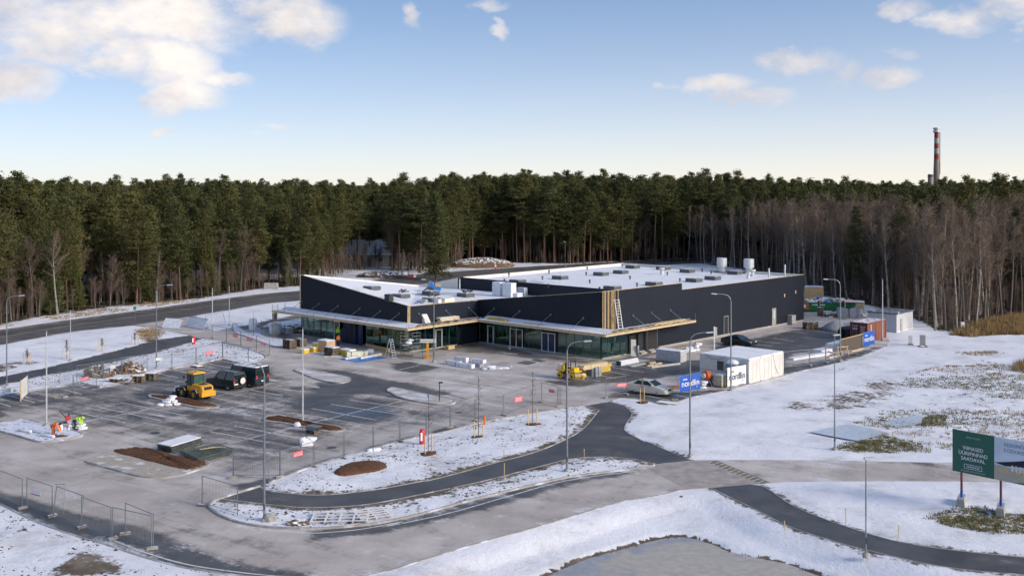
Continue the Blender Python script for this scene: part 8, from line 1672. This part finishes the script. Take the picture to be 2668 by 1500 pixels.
for j, s_ in enumerate(('VESKIMÕLDRE','KODUKESKUS')): text(t, s_, hb*.12, (x1+Wg*.22,-.125,zt-hb*(.15+.13*j)), (R(90),0,0), mat('blue_grey_ink', (.16,.22,.32), .6), align='LEFT', sx=.95, ext=.003)
for k, bx in enumerate((0.0, d.length)):
    o = sub(t, 'post', mat('dark_red_post', (.13,.035,.035), .5), lambda b: b.box((bx,.05,zt*.5),(.12,.12,zt-.1))); sub(o, 'post_foot', M['banner_blue'], lambda b: b.box((bx,.05,.72),(.135,.135,.55)))
    one('concrete_block', M['concrete'], lambda b: b.box((0,0,.28),(.55,1.5,.58), tx=.8), ('left','right')[k] + ' concrete block weighting a billboard post', 'block', (pA + u*bx) + Vector((.05,.1,0)), R(-28), 'billboard foot blocks')

# ------------------------------------------------------------------ far things: chimney, houses, mound, road posts
def tower(name, label, px, top, r, dist_, bands):
    z1 = H + (HY-top)*dist_/F; x = (px-CX)/F*dist_; t = thing(name, label, 'chimney', (x,dist_,0)); return t, z1
t, z1 = tower('factory_chimney', 'tall concrete chimney with red and white bands above the forest', 2440, 333, 0, 900, None); s_ = 900/F
ztop = lambda y: H + (HY-y)*s_
CHR = mat('faded_red_band', (.26,.035,.03), .8); cc = mat('chimney_concrete', (.24,.20,.17), .9, var=.15, scale=.1); wr = 6.6*s_
def band(y0, y1, r0, r1, m_, nm): sub(t, nm, m_, lambda b: b.lathe((0,0,0),[(r1,ztop(y1)),(r0,ztop(y0))],24), 40)
sub(t, 'shaft', cc, lambda b: b.lathe((0,0,0),[(3.0,0),(2.4,ztop(440)),(2.05,ztop(415))],24), 40)
for i,(y0,y1) in enumerate(((346,360),(360,374),(374,387),(387,401),(401,415))): band(y0,y1,1.75+.06*i,1.81+.06*i, CHR if i % 2 == 0 else M['concrete'], 'red_band' if i % 2 == 0 else 'white_band')
sub(t, 'crown', M['steel_pale'], lambda b: b.lathe((0,0,0),[(2.0,ztop(346)),(2.9,ztop(345)),(2.9,ztop(343)),(2.3,ztop(342)),(2.3,ztop(338)),(2.7,ztop(337)),(2.7,ztop(333))],24), 40); sub(t, 'ladder_cage', M['steel_dark'], lambda b: b.box((2.6,-.5,ztop(400)),(.5,.5,ztop(345)-ztop(455))))
t = thing('boiler_stack', 'short brown stack left of the banded chimney', 'chimney', ((2424-CX)/F*880,880,0)); sub(t, 'shaft', cc, lambda b: b.lathe((0,0,0),[(2.0,0),(2.0,H+(HY-454)*880/F)],16), 40); sub(t, 'rim', M['steel_dark'], lambda b: b.lathe((0,0,H+(HY-458)*880/F),[(2.15,-.8),(2.15,.5)],16))
def house(label, base, rz, L_, W_, hw, hr, wallm):
    t = thing('house', label, 'house', base, rz, 'houses among the pines'); sub(t, 'wall', wallm, lambda b: b.box((0,0,hw/2),(L_,W_,hw))); sub(t, 'gable', wallm, lambda b: b.loft([[(-L_/2,-W_/2,hw),(-L_/2,W_/2,hw),(-L_/2,0,hw+hr)],[(L_/2,-W_/2,hw),(L_/2,W_/2,hw),(L_/2,0,hw+hr)]]))
    r_ = sub(t, 'roof', M['snow'], lambda b: [b.slab([(-L_/2-.5,s*(W_/2+.5),hw-.3),(L_/2+.5,s*(W_/2+.5),hw-.3),(L_/2+.5,0,hw+hr+.1),(-L_/2-.5,0,hw+hr+.1)],(0,0,.2)) for s in (-1,1)]); sub(r_, 'chimney', M['concrete'], lambda b: b.box((L_*.2,.6,hw+hr+.3),(.7,.7,1.4)))
    for j in range(4): o = sub(t, 'window', M['door_white'], lambda b: b.box((-L_*.36 + L_*.24*j,-W_/2-.03,hw*.55),(1.3,.08,1.3))); sub(o, 'pane', M['glassdark'], lambda b: b.box((-L_*.36 + L_*.24*j,-W_/2-.08,hw*.55),(1.1,.04,1.1)))
    sub(t, 'door', M['timber_old'], lambda b: b.box((L_*.02,-W_/2-.04,1.05),(1.0,.08,2.1)))
wm = mat('grey_house_wall', (.30,.29,.28), .8, var=.1); wy_ = mat('ochre_house_wall', (.38,.30,.20), .8, var=.1)
house('snowy roofed house with a gable among the left pines', G(545,700), .25, 13, 9, 4.5, 4.2, wm); house('pale house half hidden left of the gabled one', G(440,704), -.2, 12, 9, 5, 4, wm); house('ochre house behind the pines above the wing corner', G(705,682), .1, 14, 9, 4, 3.8, wy_); house('long low snowy roofed house behind the left wing', G(960,692), .05, 30, 9, 3.4, 3.2, wm); house('distant snowy house seen between trunks behind the roof', G(1455,640), .1, 12, 9, 6, 3, wm); house('small snowy house far left behind the roadside pines', G(235,700), .1, 11, 8, 4, 3.5, wm)
one('earth_mound', M['earth'], lambda b: b.blob((0,0,-.3),(9,4,2.8),4,.06,5,-.2), 'brown earth mound with snow beside the road behind the roof', 'mound', at(21,2000,1070), .1, None, True); one('earth_mound', M['earth'], lambda b: b.blob((0,0,-.3),(7,3,1.7),4,.08,8,-.2), 'low snowy earth mound behind the left wing roof', 'mound', at(21,1100,1165), .1, None, True)
for k,x,y,lb in ((21,1355,1188,'red and white road post behind the left wing'),(21,2140,1120,'leaning red road post behind the flat roof')): 
    t = thing('road_post', lb, 'road post', at(k,x,y)); sub(t, 'post', M['red'], lambda b: b.box((0,0,.9),(.35,.2,1.8))); sub(t, 'white_band', M['letters'], lambda b: b.box((0,0,1.6),(.37,.22,.6)))
t = thing('road_sign', 'small blue road sign on a post at the junction', 'road sign', at(1,1272,490)); sub(t, 'post', M['steel'], lambda b: b.tube([(0,0,0),(0,0,2.3)],.04,6)); sub(t, 'plate', mat('teal_sign', (.05,.25,.28), .5), lambda b: b.box((0,-.05,2.0),(.5,.04,.55)))
t = thing('bus_shelter', 'glass bus shelter behind the left corner of the wing', 'bus shelter', at(25,1330,290)); sub(t, 'glass_wall', M['glass'], lambda b: b.box((0,0,1.3),(4.2,.05,2.2))); sub(t, 'roof', M['steel'], lambda b: b.box((0,-.6,2.5),(4.6,1.6,.12)))
for j in range(5): sub(t, 'post', M['steel_pale'], lambda b: b.box((-2.1+1.05*j,0,1.25),(.09,.09,2.5)))
one('waste_bin', M['steel_dark'], lambda b: (b.box((0,0,.5),(.6,.5,1.0), tx=1.15, ty=1.15), b.box((0,0,1.05),(.72,.62,.08))), 'dark bin standing by the path behind the canopy ladder', 'bin', at(25,745,985)); one('concrete_block', M['concrete'], lambda b: b.box((0,0,.7),(2.8,1.2,1.4), tx=.95), 'pale concrete block at the forest edge left of the wing', 'block', at(25,685,480))
# manhole covers
for k,x,y,w,lb in ((2,1302,250,.42,'round manhole cover in the left lane of the lot'),(7,1318,600,.42,'round manhole cover outside the fence in the lot'),(27,705,268,.36,'round manhole cover behind the fence near the frosty island')): one('manhole_cover', M['steel_dark'], lambda b: (b.lathe((0,0,.004),[(w,0),(w,.012),(w*.85,.016)],20)), lb, 'manhole', at(k,x,y))
# ------------------------------------------------------------------ scatter: clods poking through the snow, grass tufts (too many to count)
def in_any(p, plist): 
    r = np.zeros(len(p), bool)
    for q in plist: r |= inside(p, q)
    return r
def scatter(poly, n, seed):
    rs = np.random.RandomState(seed); lo, hi = poly.min(0), poly.max(0); p = rs.uniform(lo, hi, (n*3, 2)); return p[inside(p, poly)][:n]
hard = [LOT, PATH1, PATH2, PATH3, ROAD, POND]
def clods(name, label, areas, m, smin, smax, seed):
    rs = np.random.RandomState(seed); V = []; Fc = []; k = 0
    base = np.array([(1,0,0),(0,1,0),(-1,0,0),(0,-1,0),(0,0,1)], float); fc = [(0,1,4),(1,2,4),(2,3,4),(3,0,4)]
    for (poly, n) in areas:
        p = scatter(poly, n, seed); p = p[~in_any(p, hard)]; nz = fbm(p, .35, 5); p = p[nz > .47]; z = ground_z(p)
        for (x, y), zz in zip(p, z):
            s = rs.uniform(smin, smax) * rs.choice([.6,1,1.6], p=[.5,.4,.1]); a = rs.uniform(0,6.28); q = base * np.array([s*rs.uniform(.8,1.8),s*rs.uniform(.6,1.1),s*rs.uniform(.5,.9)]) * (1 + rs.uniform(-.25,.25,(5,1)))
            c_, s_ = math.cos(a), math.sin(a); q = np.column_stack([q[:,0]*c_-q[:,1]*s_, q[:,0]*s_+q[:,1]*c_, q[:,2]]); V.append(q + (x,y,zz-.01)); Fc += [tuple(i+k for i in f) for f in fc]; k += 5
    o = link(name, np_mesh(name, np.vstack(V), np.array(Fc), m)); tag(o, label, kind='stuff')
M['clod'] = mat('dark_clods', (.095,.075,.062), .95, var=.4, scale=2)
clods('soil_clods', 'dark soil clods and stubble poking through the snow', [(W2(bed_front), 2600), (W2(wedge), 1500), (W2(west_isl), 3600), (W2(PP(2,(-300,900),(0,850),(290,995),(600,1105),(1200,1295),(2252,1460),(2252,1600),(-300,1600))), 1500), (smooth_loop(W2(PP(12,(-250,1090),(350,1016),(700,1078),(1100,1168),(1400,1262),(1100,1355),(600,1375),(0,1200)))), 400)], M['clod'], .035, .10, 3)
def tufts(name, label, areas, m, hmin, hmax, seed, blades=7, clump=.25, thr=.5, sc=.16):
    rs = np.random.RandomState(seed); V = []; Fc = []; k = 0
    for (poly, n) in areas:
        p = scatter(poly, n, seed); p = p[~in_any(p, hard)]; nz = fbm(p*np.array([.3,1.0]), sc, 11); p = p[nz > thr]; z = ground_z(p)
        for (x, y), zz in zip(p, z):
            for j in range(blades):
                a = rs.uniform(0,6.28); r = rs.uniform(0,clump); h_ = rs.uniform(hmin,hmax); w = rs.uniform(.02,.05); l = rs.uniform(.1,.5)*h_; bx, by = x + r*math.cos(a), y + r*math.sin(a); t_ = rs.uniform(0,3.14)
                V += [(bx-w*math.cos(t_),by-w*math.sin(t_),zz),(bx+w*math.cos(t_),by+w*math.sin(t_),zz),(bx+l*math.cos(a),by+l*math.sin(a),zz+h_)]; Fc.append((k,k+1,k+2)); k += 3
    o = link(name, np_mesh(name, np.array(V), np.array(Fc), m)); tag(o, label, kind='stuff')
M['straw'] = mat('dry_grass', (.30,.20,.085), .9, var=.35, scale=.5); M['olive'] = mat('olive_grass', (.17,.155,.055), .9, var=.4, scale=.5)
tufts('straw_grass', 'tall straw coloured grass at the edge of the right wood', [(W2(PP(6,(1640,560),(1800,490),(2000,430),(2400,380),(2400,560),(2000,560),(1800,575))), 2600), (W2(PP(6,(2080,690),(2180,640),(2400,640),(2400,690),(2200,700))), 300), (W2(PP(6,(2140,860),(2200,800),(2400,780),(2400,890),(2250,890))), 160)], M['straw'], .35, 1.0, 5, 6, .35, .30)
tufts('field_grass', 'rough brown and green grass tufts in the snowy field', [(W2(field), 3800), (W2(PP(8,(1430,970),(1650,880),(1800,870),(2400,930),(2400,1120),(1900,1090),(1600,1030))), 420), (W2(PP(8,(640,390),(800,330),(1000,260),(1300,330),(1500,420),(1100,430),(800,420))), 380), (W2(PP(6,(1360,1280),(1480,1230),(1600,1240),(1590,1330),(1400,1340))), 260)], M['olive'], .05, .20, 6, 5, .30, .53)
tufts('brown_grass', 'brown dead grass tufts in the snowy field', [(W2(field), 1200), (W2(PP(6,(1370,1290),(1480,1240),(1600,1250),(1590,1320),(1420,1330))), 420), (W2(PP(6,(1660,710),(2000,690),(2200,760),(1900,760))), 200)], M['straw'], .10, .30, 9, 5, .28, .57, .2)
tufts('verge_grass', 'brown reeds along the pond edge and forest verge', [(W2(PP(1,(1260,580),(1450,560),(1560,600),(1480,680),(1340,690))), 260), (W2(PP(1,(0,560),(660,475),(1470,362),(2000,285),(2000,260),(1400,330),(600,440),(0,530))), 1200)], M['straw'], .12, .4, 12, 5, .3, .40)
# reeds round the pond rim
rs = np.random.RandomState(4); V = []; Fc = []; k = 0
for i in range(len(POND)):
    a, b_ = POND[i], POND[(i+1) % len(POND)]
    for j in range(int(np.hypot(*(b_-a))*4)):
        if rs.rand() < .55: continue
        p = a + (b_-a)*rs.rand() + rs.normal(size=2)*.12
        for q_ in range(3): s = rs.uniform(.02,.06); x, y = p + rs.normal(size=2)*.08; V += [(x-s,y,-.83),(x+s,y+.02,-.83),(x+rs.normal()*.06,y,-.78+rs.uniform(.05,.22))]; Fc.append((k,k+1,k+2)); k += 3
o = link('pond_rim_grass', np_mesh('pond_rim_grass', np.array(V), np.array(Fc), M['clod'])); tag(o, 'dark grass and clods along the rim of the icy pond', kind='stuff')
# a line of footprints across the snow bank
foot_px = PP(28,(60,905),(150,882),(230,862),(300,842),(390,797),(440,768),(510,730),(560,695),(620,703),(690,715),(740,720),(790,716),(830,712),(875,706),(920,703),(960,695),(1005,690),(1045,682),(1085,672),(1110,662),(1150,655),(1185,640),(1225,635),(1250,625),(1290,617),(1330,605),(1430,555),(1460,545),(1490,515),(1515,485),(1530,460))
V = []; Fc = []; k = 0
for i, p in enumerate(foot_px):
    g = G(*p); z = float(ground_z(np.array([[g.x,g.y]]))[0]); g = G(*p, z); 
    for a in range(6): V.append((g.x+.13*math.cos(a*1.047), g.y+.2*math.sin(a*1.047), z+.012))
    Fc.append(tuple(range(k,k+6))); k += 6
o = link('footprints', np_mesh('footprints', np.array(V), np.array(Fc), M['clod'])); tag(o, 'line of dark footprints across the snowy bank', kind='stuff')
